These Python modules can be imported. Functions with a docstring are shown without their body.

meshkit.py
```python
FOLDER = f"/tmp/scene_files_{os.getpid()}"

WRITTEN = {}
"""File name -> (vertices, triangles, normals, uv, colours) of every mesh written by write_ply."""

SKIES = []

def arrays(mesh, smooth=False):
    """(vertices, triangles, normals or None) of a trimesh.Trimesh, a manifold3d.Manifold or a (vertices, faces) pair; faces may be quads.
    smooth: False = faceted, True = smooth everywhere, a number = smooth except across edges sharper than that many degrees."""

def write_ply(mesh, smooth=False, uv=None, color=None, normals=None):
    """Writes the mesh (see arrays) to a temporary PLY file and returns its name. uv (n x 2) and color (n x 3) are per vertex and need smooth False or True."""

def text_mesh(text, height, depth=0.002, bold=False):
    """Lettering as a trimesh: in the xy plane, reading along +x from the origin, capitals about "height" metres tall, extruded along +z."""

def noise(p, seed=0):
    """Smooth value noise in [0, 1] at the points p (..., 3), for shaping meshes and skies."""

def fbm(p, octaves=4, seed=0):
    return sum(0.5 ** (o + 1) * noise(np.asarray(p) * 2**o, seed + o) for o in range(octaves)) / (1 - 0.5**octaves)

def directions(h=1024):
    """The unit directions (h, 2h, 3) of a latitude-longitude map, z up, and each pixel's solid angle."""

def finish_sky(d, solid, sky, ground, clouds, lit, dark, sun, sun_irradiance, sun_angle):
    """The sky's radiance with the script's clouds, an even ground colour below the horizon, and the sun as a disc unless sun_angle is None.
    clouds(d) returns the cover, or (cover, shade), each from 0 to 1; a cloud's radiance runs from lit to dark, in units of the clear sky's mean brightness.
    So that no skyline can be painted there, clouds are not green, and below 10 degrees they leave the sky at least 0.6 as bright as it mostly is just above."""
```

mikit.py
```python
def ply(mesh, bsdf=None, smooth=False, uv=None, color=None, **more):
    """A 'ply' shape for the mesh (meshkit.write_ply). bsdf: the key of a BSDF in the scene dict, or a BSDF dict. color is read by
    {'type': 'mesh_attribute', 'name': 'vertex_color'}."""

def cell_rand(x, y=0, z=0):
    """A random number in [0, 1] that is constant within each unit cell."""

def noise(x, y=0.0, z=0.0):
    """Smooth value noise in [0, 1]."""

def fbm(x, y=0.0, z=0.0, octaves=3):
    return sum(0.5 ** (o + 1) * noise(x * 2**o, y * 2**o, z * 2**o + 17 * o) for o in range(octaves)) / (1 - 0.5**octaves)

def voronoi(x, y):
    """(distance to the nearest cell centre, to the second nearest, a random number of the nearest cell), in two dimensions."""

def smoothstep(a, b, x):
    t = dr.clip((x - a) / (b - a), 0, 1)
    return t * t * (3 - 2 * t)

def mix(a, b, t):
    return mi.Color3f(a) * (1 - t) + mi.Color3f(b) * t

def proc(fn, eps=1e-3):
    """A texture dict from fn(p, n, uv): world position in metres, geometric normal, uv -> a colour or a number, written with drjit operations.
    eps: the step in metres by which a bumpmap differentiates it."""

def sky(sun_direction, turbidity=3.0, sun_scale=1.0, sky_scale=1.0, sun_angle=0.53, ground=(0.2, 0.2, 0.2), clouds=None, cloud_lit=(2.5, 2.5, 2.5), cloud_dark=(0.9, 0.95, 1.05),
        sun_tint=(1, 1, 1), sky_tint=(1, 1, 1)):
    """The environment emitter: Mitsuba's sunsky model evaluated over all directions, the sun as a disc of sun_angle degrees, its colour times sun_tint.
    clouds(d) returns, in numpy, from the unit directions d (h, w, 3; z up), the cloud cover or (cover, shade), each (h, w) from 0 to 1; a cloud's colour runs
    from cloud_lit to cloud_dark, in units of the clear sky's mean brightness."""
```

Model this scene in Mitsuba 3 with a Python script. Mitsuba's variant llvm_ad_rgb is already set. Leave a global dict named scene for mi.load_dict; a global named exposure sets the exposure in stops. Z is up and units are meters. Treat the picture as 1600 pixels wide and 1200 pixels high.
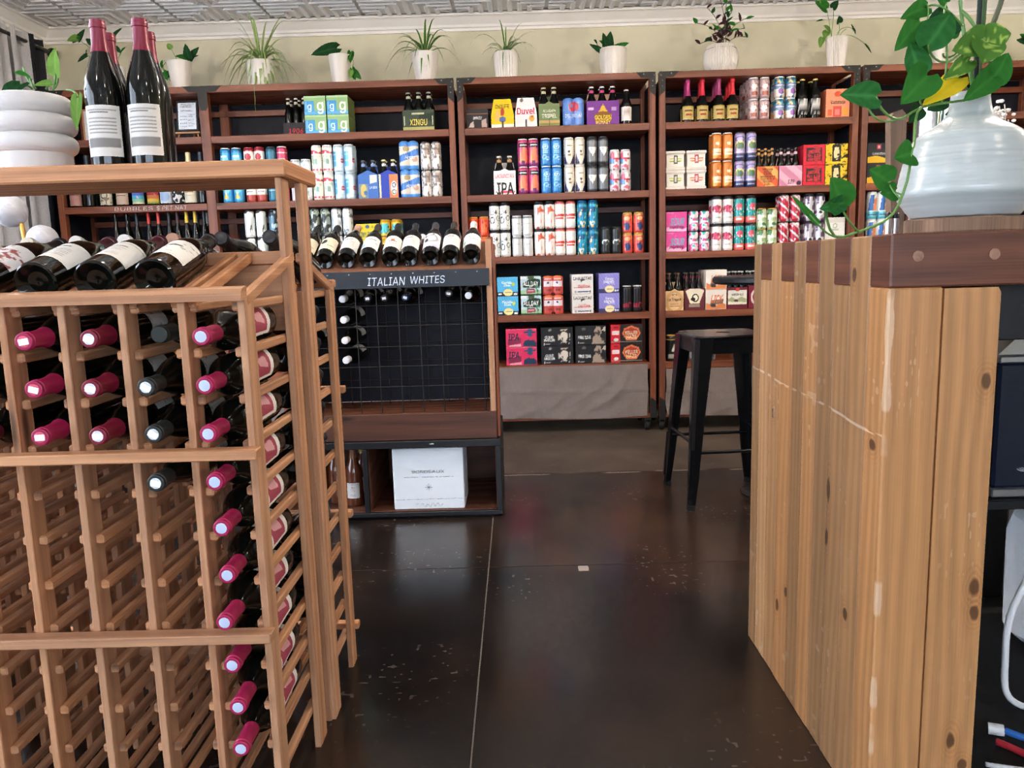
import math, random
import numpy as np, trimesh, mitsuba as mi, mikit, meshkit
import drjit as dr
import shapely
from shapely.geometry import Polygon
T = mi.ScalarTransform4f
rng = random.Random(7)
nrng = np.random.default_rng(7)

# ---------------------------------------------------------------- camera, daylight, lamps, exposure
scene, labels = {}, {}
exposure = 4.6
FOCAL, EYE = 1240.0, 1.06                      # focal length in pixels of a 1600-wide frame; eye height in metres


def camera_axes(yaw, pitch, roll):
    f = np.array([math.sin(yaw) * math.cos(pitch), math.cos(yaw) * math.cos(pitch), -math.sin(pitch)])
    r = np.array([math.cos(yaw), -math.sin(yaw), 0.0])
    d = np.cross(f, r)
    r = math.cos(roll) * r + math.sin(roll) * d
    return f, np.cross(f, r)


_f, _down = camera_axes(-0.0099, 0.1511, 0.0293)
scene['camera'] = {'type': 'perspective', 'fov_axis': 'x', 'fov': math.degrees(2 * math.atan(800 / FOCAL)), 'near_clip': 0.02, 'far_clip': 200.0,
                   'to_world': T().look_at(origin=[0, 0, EYE], target=(np.array([0, 0, EYE]) + _f).tolist(), up=(-_down).tolist())}
scene['sky'] = mikit.sky((0.5, -0.4, 0.75), turbidity=4.0, sun_scale=0.0, sky_scale=1.0, ground=(0.35, 0.34, 0.32),
                         clouds=lambda d: (np.ones(d.shape[:2]) * 0.9, np.clip(0.15 - 0.2 * d[..., 2], 0, 1)), cloud_lit=(2.9, 3.3, 3.95), cloud_dark=(2.2, 2.5, 3.0))
LAMP_TINT = (1.0, 0.85, 0.69)                  # colour of the hanging globe lamps; each has its own radiance
LAMP_SPOTS = [(-2.1, 2.7, 9.5, 'between the racks and the shelving'), (-0.7, 2.5, 5.0, 'over the white wine display'), (0.7, 2.7, 9.5, 'over the open floor'), (2.0, 2.7, 9.5, 'over the pedestal table'), (3.3, 2.7, 9.5, 'at the bar end'),
              (-1.2, 0.4, 2.2, 'over the front rack'), (0.2, 0.2, 2.2, 'above the entrance aisle'), (1.6, 0.4, 2.2, 'over the counter'), (-0.6, -1.8, 2.2, 'by the shop window'), (1.8, -1.8, 2.2, 'behind the till')]
CEIL, WALL_BACK, WALL_LEFT, WALL_RIGHT, WALL_FRONT = 2.60, 5.28, -2.95, 4.4, -3.2


# ---------------------------------------------------------------- helpers
def lin(c):
    if isinstance(c, str):
        c = [int(c[i:i + 2], 16) / 255 for i in (0, 2, 4)]
    c = np.asarray(c, float)
    return np.where(c <= 0.04045, c / 12.92, ((c + 0.055) / 1.055) ** 2.4)


def numbered(key):
    if key not in scene and key not in labels and key not in _used:
        _used.add(key)
        return key
    k = 1
    while f'{key}_{k:03d}' in _used:
        k += 1
    _used.add(f'{key}_{k:03d}')
    return f'{key}_{k:03d}'


_used = set()


def thing(name, label, category, group=None, kind=None):
    key = numbered(name)
    labels[key] = {'label': label, 'category': category}
    if group:
        labels[key]['group'] = group
    if kind:
        labels[key]['kind'] = kind
    return key


def add(parent, name, shape, label=None, kind=None):
    """One part of parent (or the thing's own mesh when name is None); shape is a ply dict."""
    key = parent if name is None else numbered(f'{parent}__{name}')
    scene[key] = shape
    if label or kind:
        labels.setdefault(key, {})
        if label:
            labels[key]['label'] = label
        if kind:
            labels[key]['kind'] = kind
    return key


def placed(shape, m):
    return {**shape, 'to_world': m}


def cat(*ms):
    vs, fs, o = [], [], 0
    for m in ms:
        v, f = (m.vertices, m.faces) if hasattr(m, 'vertices') else m
        vs.append(np.asarray(v, float)); fs.append(np.asarray(f, int) + o); o += len(v)
    return np.vstack(vs), np.vstack(fs)


def move(m, d):
    v, f = (m.vertices, m.faces) if hasattr(m, 'vertices') else m
    return np.asarray(v, float) + np.asarray(d, float), f


def turn(m, axis, deg, about=(0, 0, 0)):
    v, f = (m.vertices, m.faces) if hasattr(m, 'vertices') else m
    R = trimesh.transformations.rotation_matrix(math.radians(deg), axis)[:3, :3]
    return (np.asarray(v, float) - about) @ R.T + about, f


def box_mesh(x0, x1, y0, y1, z0, z1, b=0.002):
    """A box with chamfered edges: (vertices, triangles)."""
    lo, hi = np.array([x0, y0, z0], float), np.array([x1, y1, z1], float)
    b = min(b, 0.3 * float((hi - lo).min()))
    pts = []
    for sx in (0, 1):
        for sy in (0, 1):
            for sz in (0, 1):
                c = np.where([sx, sy, sz], hi, lo)
                inn = np.where([sx, sy, sz], -b, b)
                for k in range(3):
                    p = c + inn
                    p[k] = c[k]
                    pts.append(p)
    return np.array(pts), _BOXF


def _box_faces():
    pts = []
    for s in np.ndindex(2, 2, 2):
        c, inn = np.array(s, float), np.where(s, -.1, .1)
        for k in range(3):
            p = c + inn
            p[k] = c[k]
            pts.append(p)
    pts = np.array(pts)
    h = trimesh.convex.convex_hull(pts)
    idx = [int(np.argmin(np.linalg.norm(pts - v, axis=1))) for v in h.vertices]
    return np.array(idx)[h.faces]


_BOXF = _box_faces()


def hull(points):
    h = trimesh.convex.convex_hull(np.asarray(points, float))
    return np.array(h.vertices), np.array(h.faces)


def lathe(profile, n=32, a0=0.0, a1=2 * math.pi):
    """Revolves (r, z) points about z. Open profiles are fine."""
    p = np.asarray(profile, float)
    full = abs(a1 - a0 - 2 * math.pi) < 1e-6
    k = n if full else n + 1
    a = a0 + (a1 - a0) * np.arange(k) / n
    v = np.stack([p[:, 0][:, None] * np.cos(a), p[:, 0][:, None] * np.sin(a), np.repeat(p[:, 1][:, None], k, 1)], -1).reshape(-1, 3)
    f = []
    for i in range(len(p) - 1):
        for j in range(n):
            j2 = (j + 1) % k if full else j + 1
            q = (i * k + j, i * k + j2, (i + 1) * k + j2, (i + 1) * k + j)
            if p[i, 0] > 1e-9:
                f.append((q[0], q[1], q[2]) if p[i + 1, 0] > 1e-9 else (q[0], q[1], q[2]))
            if p[i + 1, 0] > 1e-9:
                f.append((q[0], q[2], q[3]))
    return v, np.array(f)


def tube(points, radius, sides=8, closed=False):
    p = np.asarray(points, float)
    r = np.broadcast_to(np.asarray(radius, float), (len(p),))
    t = np.gradient(p, axis=0)
    t /= np.linalg.norm(t, axis=1, keepdims=True) + 1e-12
    a = np.cross(t[0], [0.31, 0.2, 0.93]); a /= np.linalg.norm(a)
    ring = []
    for i in range(len(p)):
        a = a - t[i] * (a @ t[i]); a /= np.linalg.norm(a)
        b = np.cross(t[i], a)
        ang = np.arange(sides) * 2 * math.pi / sides
        ring.append(p[i] + r[i] * (np.cos(ang)[:, None] * a + np.sin(ang)[:, None] * b))
    v = np.vstack(ring)
    f = []
    for i in range(len(p) - 1):
        for j in range(sides):
            q = (i * sides + j, i * sides + (j + 1) % sides, (i + 1) * sides + (j + 1) % sides, (i + 1) * sides + j)
            f += [(q[0], q[1], q[2]), (q[0], q[2], q[3])]
    n = len(p) * sides
    v = np.vstack([v, p[0], p[-1]])
    for j in range(sides):
        f += [(n, (j + 1) % sides, j), (n + 1, n - sides + j, n - sides + (j + 1) % sides)]
    return v, np.array(f)


def spline(pts, n=24):
    p = np.asarray(pts, float)
    if len(p) < 3:
        return p[0] + (p[-1] - p[0]) * np.linspace(0, 1, n)[:, None]
    from scipy.interpolate import CubicSpline
    s = np.r_[0, np.cumsum(np.linalg.norm(np.diff(p, axis=0), axis=1))]
    return CubicSpline(s, p)(np.linspace(0, s[-1], n))


def ext(poly, y0, y1, b=0):
    """A polygon in the x-z plane, extruded from y0 to y1."""
    m = trimesh.creation.extrude_polygon(poly if isinstance(poly, Polygon) else Polygon(poly), y1 - y0, engine='earcut')
    v = np.array(m.vertices)
    return np.stack([v[:, 0], y1 - v[:, 2], v[:, 1]], 1), np.array(m.faces)


def solid(mesh, bsdf, smooth=False):
    return mikit.ply(mesh, bsdf, smooth=smooth)


def tinted(mesh, colour, bsdf='print_matte', smooth=False):
    """A mesh of one printed colour."""
    v, f = (mesh.vertices, mesh.faces) if hasattr(mesh, 'vertices') else mesh
    if smooth not in (False, True):
        m = trimesh.graph.smooth_shade(trimesh.Trimesh(v, f, process=False), angle=math.radians(smooth), facet_minarea=None)
        v, f, smooth = np.array(m.vertices), np.array(m.faces), True
    return mikit.ply((v, f), bsdf, smooth=smooth, color=np.tile(lin(colour), (len(v), 1)))


_tone = [0]


def wood(mesh, bsdf, axis, tone=None):
    """Wood: unshared triangles with uv = (metres along the grain, metres across it + 10 x a tone number)."""
    v, f = (mesh.vertices, mesh.faces) if hasattr(mesh, 'vertices') else mesh
    v, f = np.asarray(v, float), np.asarray(f, int)
    tri = v[f]
    n = np.abs(np.cross(tri[:, 1] - tri[:, 0], tri[:, 2] - tri[:, 0]))
    dom = n.argmax(1)
    other = [k for k in range(3) if k != axis]
    if tone is None:
        _tone[0] += 1
        tone = (_tone[0] * 7) % 97
    off = (tone * 0.731) % 3.1
    uv = np.empty((len(f), 3, 2))
    for i in range(3):
        p = tri[:, i]
        across = np.where(dom == other[0], p[:, other[1]], np.where(dom == other[1], p[:, other[0]], p[:, other[1]]))
        along = np.where(dom == axis, p[:, other[0]] * 0.4, p[:, axis])
        uv[:, i, 0] = along + off
        uv[:, i, 1] = across + 4.0 + 10.0 * tone
    return mikit.ply((tri.reshape(-1, 3), np.arange(len(f) * 3).reshape(-1, 3)), bsdf, smooth=False, uv=uv.reshape(-1, 2))


_texts = {}


def letters(text, height, width=None, bold=True, depth=0.0006):
    """Lettering standing upright, facing -y, its left end at x = 0 and its foot at z = 0; squeezed to width if given."""
    k = (text, bold)
    if k not in _texts:
        m = meshkit.text_mesh(text, 1.0, 1.0, bold)
        v, f = np.array(m.vertices), np.array(m.faces)
        keep = (v[f][:, :, 2] > 0.5).all(1)             # the printed face alone
        f = f[keep]
        used, inv = np.unique(f, return_inverse=True)
        _texts[k] = (v[used], inv.reshape(-1, 3))
    v, f = _texts[k]
    v = v * height
    w = v[:, 0].max()
    sx = 1.0 if width is None else width / w
    return np.stack([v[:, 0] * sx, np.full(len(v), -depth), v[:, 1]], 1), f


def put_text(parent, text, cx, y, z, height, width, colour, bold=True, name='lettering', skew=0.0):
    v, f = letters(text, height, width, bold)
    v = v.copy()
    v[:, 0] += skew * v[:, 2]
    v = v - [(v[:, 0].min() + v[:, 0].max()) / 2, 0, 0] + [cx, y, z]
    add(parent, name, tinted((v, f), colour))


# printed designs: each is a list of marks laid on a ground colour, in (u, v) from 0 to 1 across and up the face
def paint(design, u, v):
    ground, marks = design
    col = np.tile(lin(ground), (len(u), 1))
    for m in marks:
        k, c = m[0], lin(m[4] if m[0] == 'n' else m[-1])
        if k == 'b':
            on = (v >= m[1]) & (v <= m[2])
        elif k == 'r':
            on = (u >= m[1]) & (u <= m[2]) & (v >= m[3]) & (v <= m[4])
        elif k == 'e':
            on = ((u - m[1]) / m[3]) ** 2 + ((v - m[2]) / m[4]) ** 2 <= 1
        elif k == 'o':
            d = np.sqrt(((u - m[1]) / m[3]) ** 2 + ((v - m[2]) / m[4]) ** 2)
            on = (d <= 1) & (d >= 0.68)
        elif k == 's':
            a = math.radians(m[1])
            on = ((u * math.cos(a) + v * math.sin(a)) * m[2]) % 1.0 < m[3]
        elif k == 'n':
            p = np.stack([u * m[1], v * m[2], np.full(len(u), m[5] * 3.7)], -1)
            on = meshkit.fbm(p, 3, int(m[5])) > m[3]
        elif k == 'd':                                   # a band that climbs from the left edge to the right
            w = v - (m[1] + m[2] * u)
            on = np.abs(w) < m[3]
        elif k == 'p':
            on = shapely.contains_xy(Polygon(m[1]), u, v)
        col[on] = c
    return col


# ---------------------------------------------------------------- materials
def rgb(c):
    return {'type': 'rgb', 'value': [float(x) for x in lin(c)]}


def principled(base, rough, spec=0.5, metal=0.0, coat=0.0, **k):
    return {'type': 'twosided', 'b': {'type': 'principled', 'base_color': base if isinstance(base, dict) else rgb(base), 'roughness': rough if isinstance(rough, dict) else float(rough),
                                      'specular': spec, 'metallic': metal, 'clearcoat': coat, 'clearcoat_gloss': 0.9, **k}}


VC = {'type': 'mesh_attribute', 'name': 'vertex_color'}
scene['print_matte'] = principled(VC, 0.55, 0.3)
scene['print_gloss'] = principled(VC, 0.28, 0.5)
scene['can_print'] = principled(VC, 0.27, 0.5, 0.25)
scene['foil'] = principled(VC, 0.34, 0.5, 0.15)


def wood_tex(dark, light, knots=0.0, ring=130.0, vary=0.22, streak=0.5, contrast=1.0, marks=None):
    dark, light = [float(x) for x in lin(dark)], [float(x) for x in lin(light)]

    def fn(p, n, uv):
        tone = dr.floor(uv.y / 10.0)
        x, y = uv.x, uv.y - tone * 10.0
        warp = mikit.noise(x * 1.7 + tone * 3.1, y * 7.0, tone) + 0.35 * mikit.noise(x * 5.0, y * 21.0, tone + 5)
        g = 0.5 + 0.5 * dr.sin(y * ring + warp * 9.0)
        fine = mikit.noise(x * 9.0, y * 620.0, tone)
        broad = mikit.fbm(x * 2.2, y * 26.0, tone * 1.7)
        t = dr.clip(0.55 + contrast * (0.34 * g + 0.3 * fine + streak * broad - 0.55), 0, 1)
        c = mikit.mix(dark, light, t)
        if knots:
            kx, ky = x * 2.1, y * 11.0
            d1, d2, w = mikit.voronoi(kx + tone * 5.3, ky + tone * 2.7)
            k = mikit.smoothstep(0.16, 0.03, d1) * dr.select(w > 1.0 - knots, 1.0, 0.0)
            c = c * (1.0 - 0.75 * k)
        tint = mikit.cell_rand(tone, 3, 1)
        if marks:
            c = marks(p, c)
        return c * (1.0 - vary + 2.0 * vary * tint) * mikit.mix([0.97, 0.99, 1.04], [1.07, 0.96, 0.84], mikit.cell_rand(tone, 8, 2))
    return mikit.proc(fn)


scene['cedar'] = principled(wood_tex('7c4c32', 'c89a74', 0.06, 170.0, 0.10, 0.5, 0.75), 0.5, 0.35)
scene['shelf_wood'] = principled(wood_tex('4a2418', '8e5238', 0.12, 90.0, 0.12), 0.42, 0.4)
KNOTS_SIDE = [(1.487, 1.020, .012, .016), (1.385, .721, .016, .013), (1.580, .582, .012, .030), (1.940, .674, .012, .016), (1.582, .479, .010, .022), (1.875, .200, .013, .020), (1.817, .259, .010, .014), (1.475, .360, .012, .015)]
KNOTS_END = [(.797, .838, .0105, .017), (.798, .466, .0105, .021), (.801, .418, .010, .017), (.772, .171, .009, .019), (.796, .121, .010, .014)]


def counter_marks(p, c):
    # knots and old scratches of this very counter: on its long side (x near its face) and on its end
    end = dr.select(p.y < 1.35, 1.0, 0.0)
    for knots, axis, on in ((KNOTS_SIDE, p.y, 1.0 - end), (KNOTS_END, p.x, end)):
        for (a, z, ra, rz) in knots:
            d = dr.sqrt(dr.square((axis - a) / ra) + dr.square((p.z - z) / rz)) + 0.25 * (mikit.noise(p.z * 90, axis * 160, 3) - 0.5)
            k = mikit.smoothstep(1.05, 0.55, d) * on
            halo = mikit.smoothstep(3.2, 1.0, d) * on
            ringed = 0.5 + 0.5 * dr.sin(d * 11.0)
            c = mikit.mix(c, c * [0.80, 0.66, 0.52], 0.55 * halo * ringed)
            c = mikit.mix(c, [0.055, 0.026, 0.014], 0.88 * k)
    line = dr.abs(p.z - (0.745 + 0.030 * (p.y - 1.42)) - 0.006 * (mikit.noise(p.y * 9, 1, 1) - 0.5))
    scr = mikit.smoothstep(0.0042, 0.0012, line) * mikit.smoothstep(0.3, 0.6, mikit.noise(p.y * 38, p.z * 200, 2)) * (1.0 - end)
    c = mikit.mix(c, [0.62, 0.52, 0.40], 0.55 * scr)
    chip = dr.sqrt(dr.square(p.x - 0.626) + dr.square(p.y - 1.346)) + 0.010 * (mikit.fbm(p.z * 16, 2.0, 4.0, 4) - 0.80)
    c = mikit.mix(c, [0.50, 0.40, 0.30], 0.6 * mikit.smoothstep(0.0050, 0.0030, chip) * mikit.smoothstep(0.52, 0.62, mikit.fbm(p.z * 11, 5.0, 1.0, 3)))
    nick = mikit.smoothstep(0.80, 0.86, mikit.noise(p.x * 260 + p.y * 60, p.z * 55, 7)) * mikit.smoothstep(0.5, 0.75, mikit.noise(p.x * 9 + p.y * 9, p.z * 7, 9))
    return mikit.mix(c, [0.55, 0.44, 0.33], 0.28 * nick)


scene['counter_pine'] = principled(wood_tex('6f4e34', 'b48a5e', 0.0, 210.0, 0.26, 0.4, 0.6, counter_marks), 0.36, 0.4)
scene['pine'] = principled(wood_tex('6f4e34', 'b48a5e', 0.3, 190.0, 0.30, 0.4, 0.6), 0.36, 0.4)
scene['slab_wood'] = principled(wood_tex('3c2118', '6d4230', 0.0, 120.0, 0.12), 0.36, 0.4)
scene['dark_wood'] = principled(wood_tex('2c1a14', '5f3a2a', 0.25, 80.0, 0.10), 0.5, 0.35)
scene['bark_wood'] = principled(wood_tex('43342c', '927a68', 0.1, 60.0, 0.12), 0.8, 0.2)
scene['plug_wood'] = principled('8a6a58', 0.6, 0.3)
scene['black_paint'] = principled('14161a', 0.42, 0.4)
scene['navy_paint'] = principled('0b0f1a', 0.6, 0.3)
scene['slate_board'] = principled('2a3038', 0.55, 0.3)
scene['black_enamel'] = principled('07090d', 0.2, 0.45, 0.0, 0.3)
scene['iron'] = principled('2b2a29', 0.5, 0.5, 0.6)
scene['wire'] = principled('221f1d', 0.4, 0.5, 0.3)
scene['steel'] = principled('c3c6ca', 0.25, 0.5, 0.9)
scene['brass'] = principled('b98d45', 0.3, 0.5, 0.9)
scene['mirror_metal'] = principled('e2e4e8', 0.08, 0.5, 0.95)
scene['aluminium'] = principled('d8d9dc', 0.28, 0.5, 0.85)
scene['bottle_glass'] = principled('070907', 0.05, 0.42)
scene['amber_glass'] = principled('5a2a10', 0.08, 0.6, 0.0, 0.4)
scene['green_glass'] = principled('123020', 0.08, 0.6, 0.0, 0.4)
scene['white_paint'] = principled('e9e8e6', 0.5, 0.3)
scene['tin_ceiling'] = principled('d4d7dc', 0.38, 0.5)
scene['joint_filler'] = principled('77706a', 0.8, 0.2)
scene['ceramic'] = principled('dad5ce', 0.3, 0.5)
scene['grey_ceramic'] = principled('cfccca', 0.55, 0.3)
scene['soil'] = principled('2a1d15', 0.95, 0.1)
scene['navy_plastic'] = principled('131c2c', 0.3, 0.5)
scene['rubber'] = principled('151515', 0.7, 0.3)
scene['white_plastic'] = principled('e3e6e8', 0.4, 0.4)
scene['brown_board'] = principled('6e4a38', 0.6, 0.3)
scene['clear_glass'] = {'type': 'thindielectric', 'int_ior': 1.5}
scene['globe_glass'] = principled('a2a2a8', 0.25, 0.5)


def floor_tex(p, n, uv):
    m = mikit.fbm(p.x * 1.3 + 4, p.y * 1.3, 0.3, 4)
    q = mikit.fbm(p.x * 5.2, p.y * 4.4 + 9, 2.1, 4)
    spot = mikit.smoothstep(0.86, 0.92, mikit.noise(p.x * 75, p.y * 75, 5)) * mikit.smoothstep(0.5, 0.7, mikit.noise(p.x * 4, p.y * 4, 8))
    c = mikit.mix([0.005, 0.004, 0.0038], [0.028, 0.0155, 0.010], mikit.smoothstep(0.34, 0.74, 0.6 * m + 0.4 * q))
    back = mikit.smoothstep(3.90, 3.93, p.y + 0.03 * (mikit.noise(p.x * 9, 1, 1) - 0.5))
    c = mikit.mix(c, mikit.mix([0.055, 0.041, 0.031], [0.135, 0.10, 0.075], q), back)
    ridge = mikit.smoothstep(0.012, 0.004, dr.abs(p.y - 3.905 - 0.02 * (mikit.noise(p.x * 9, 1, 1) - 0.5))) * mikit.smoothstep(0.35, 0.6, mikit.noise(p.x * 11, 3, 3))
    c = mikit.mix(c, [0.30, 0.25, 0.20], 0.8 * ridge)
    return mikit.mix(c, [0.16, 0.13, 0.11], 0.4 * spot)


def floor_rough(p, n, uv):
    return 0.12 + 0.20 * mikit.fbm(p.x * 3.1, p.y * 3.1, 7.0, 3) + 0.2 * mikit.smoothstep(3.9, 3.93, p.y)


scene['concrete'] = principled(mikit.proc(floor_tex), mikit.proc(floor_rough), 0.5, 0.0, 0.25)


def wall_tex(p, n, uv):
    m = mikit.fbm(p.x * 2.3 + p.y, p.z * 3.1, 1.0, 4)
    q = mikit.smoothstep(0.45, 0.7, mikit.fbm(p.x * 6.0 + p.y * 6.0, p.z * 6.0, 4.0, 3))
    return mikit.mix(mikit.mix([0.60, 0.58, 0.43], [0.70, 0.675, 0.53], m), [0.48, 0.465, 0.34], 0.45 * q)


scene['plaster'] = principled(mikit.proc(wall_tex), 0.7, 0.25)


def cloth_tex(p, n, uv):
    weave = 0.5 + 0.25 * mikit.noise(p.x * 420, p.z * 60, 1) + 0.25 * mikit.noise(p.x * 60, p.z * 420, 2)
    m = mikit.fbm(p.x * 9, p.z * 9, 3.0, 3)
    return mikit.mix([0.135, 0.108, 0.098], [0.25, 0.205, 0.188], dr.clip(0.55 * weave + 0.5 * m - 0.05, 0, 1))


scene['burlap'] = principled(mikit.proc(cloth_tex), 0.9, 0.1)


def vase_tex(p, n, uv):
    b = mikit.noise(p.z * 260, mikit.noise(p.x * 12, p.y * 12, 2) * 1.5, 1)
    w = mikit.fbm(p.z * 60, 2.0 + p.x * 3, 5.0, 3)
    c = mikit.mix([0.30, 0.345, 0.34], [0.50, 0.54, 0.535], dr.clip(0.4 * b + 0.6 * w, 0, 1))
    low = mikit.smoothstep(0.035, 0.025, dr.abs(p.z - 1.128)) * mikit.smoothstep(0.5, 0.8, mikit.noise(p.z * 180, 3, 3))
    return mikit.mix(c, [0.42, 0.40, 0.44], 0.7 * low)


scene['vase_glaze'] = principled(mikit.proc(vase_tex), 0.22, 0.5, 0.0, 0.3)


def curtain_tex(p, n, uv):
    return mikit.mix([0.42, 0.42, 0.44], [0.52, 0.52, 0.54], mikit.noise(p.y * 300, p.z * 300, 1))


scene['curtain_cloth'] = principled(mikit.proc(curtain_tex), 0.85, 0.15)
scene['leaf'] = {'type': 'principledthin', 'base_color': VC, 'roughness': 0.32, 'spec_trans': 0.0, 'diff_trans': 0.5, 'eta': 1.45}
scene['lamp_light'] = {'type': 'twosided', 'b': {'type': 'diffuse', 'reflectance': rgb('ffffff')}}

# ---------------------------------------------------------------- the room
FL = thing('floor', 'dark brown stained concrete floor with saw-cut joints', 'floor', kind='structure')
add(FL, None, solid(box_mesh(WALL_LEFT - .1, WALL_RIGHT + .1, WALL_FRONT - .1, WALL_BACK + .1, -0.20, -0.005), 'joint_filler'))
JX, JY = -0.128, 2.675
for (x0, x1) in ((WALL_LEFT - .05, JX - .0022), (JX + .0022, WALL_RIGHT + .05)):
    for (y0, y1) in ((WALL_FRONT - .05, 0.2), (0.203, JY - .002), (JY + .002, WALL_BACK + .05)):
        add(FL, 'slab', solid(box_mesh(x0, x1, y0, y1, -0.1, 0.0, 0.0012), 'concrete'))
WB = thing('wall_back', 'pale yellow green mottled plaster wall above the shelving', 'wall', kind='structure')
add(WB, None, solid(box_mesh(WALL_LEFT - .1, WALL_RIGHT + .1, WALL_BACK, WALL_BACK + .12, -.1, CEIL + .1), 'plaster'))
WR = thing('wall_right', 'pale plaster wall behind the bar', 'wall', kind='structure')
add(WR, None, solid(box_mesh(WALL_RIGHT, WALL_RIGHT + .12, WALL_FRONT, WALL_BACK, -.1, CEIL + .1), 'plaster'))
# the wall with the curtained window: window opening y 1.2..4.55, z 0.95..2.35
WL = thing('wall_left', 'white wall with a curtained window', 'wall', kind='structure')
WIN_L = (-.90, 4.55, 0.55, 2.40)
add(WL, None, solid(cat(box_mesh(WALL_LEFT - .12, WALL_LEFT, WALL_FRONT, WIN_L[0], -.1, CEIL + .1), box_mesh(WALL_LEFT - .12, WALL_LEFT, WIN_L[1], WALL_BACK, -.1, CEIL + .1),
                        box_mesh(WALL_LEFT - .12, WALL_LEFT, WIN_L[0], WIN_L[1], -.1, WIN_L[2]), box_mesh(WALL_LEFT - .12, WALL_LEFT, WIN_L[0], WIN_L[1], WIN_L[3], CEIL + .1)), 'white_paint'))
W1 = thing('window_1', 'side window in the white wall', 'window', kind='structure')
fr = [box_mesh(WALL_LEFT - .09, WALL_LEFT - .03, WIN_L[0], WIN_L[1], z, z + .05) for z in (WIN_L[2], WIN_L[3] - .05)] + \
     [box_mesh(WALL_LEFT - .09, WALL_LEFT - .03, y, y + .05, WIN_L[2], WIN_L[3]) for y in (WIN_L[0], .5, 1.9, 3.2, WIN_L[1] - .05)]
add(W1, 'window_frame', solid(cat(*fr), 'white_paint'))
for (y0, y1) in ((WIN_L[0] + .05, .5), (.55, 1.9), (1.95, 3.2), (3.25, WIN_L[1] - .05)):
    add(W1, 'pane', solid((np.array([[WALL_LEFT - .06, y0, WIN_L[2] + .05], [WALL_LEFT - .06, y1, WIN_L[2] + .05], [WALL_LEFT - .06, y1, WIN_L[3] - .05], [WALL_LEFT - .06, y0, WIN_L[3] - .05]]), [[0, 1, 2, 3]]), 'clear_glass'))
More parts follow.
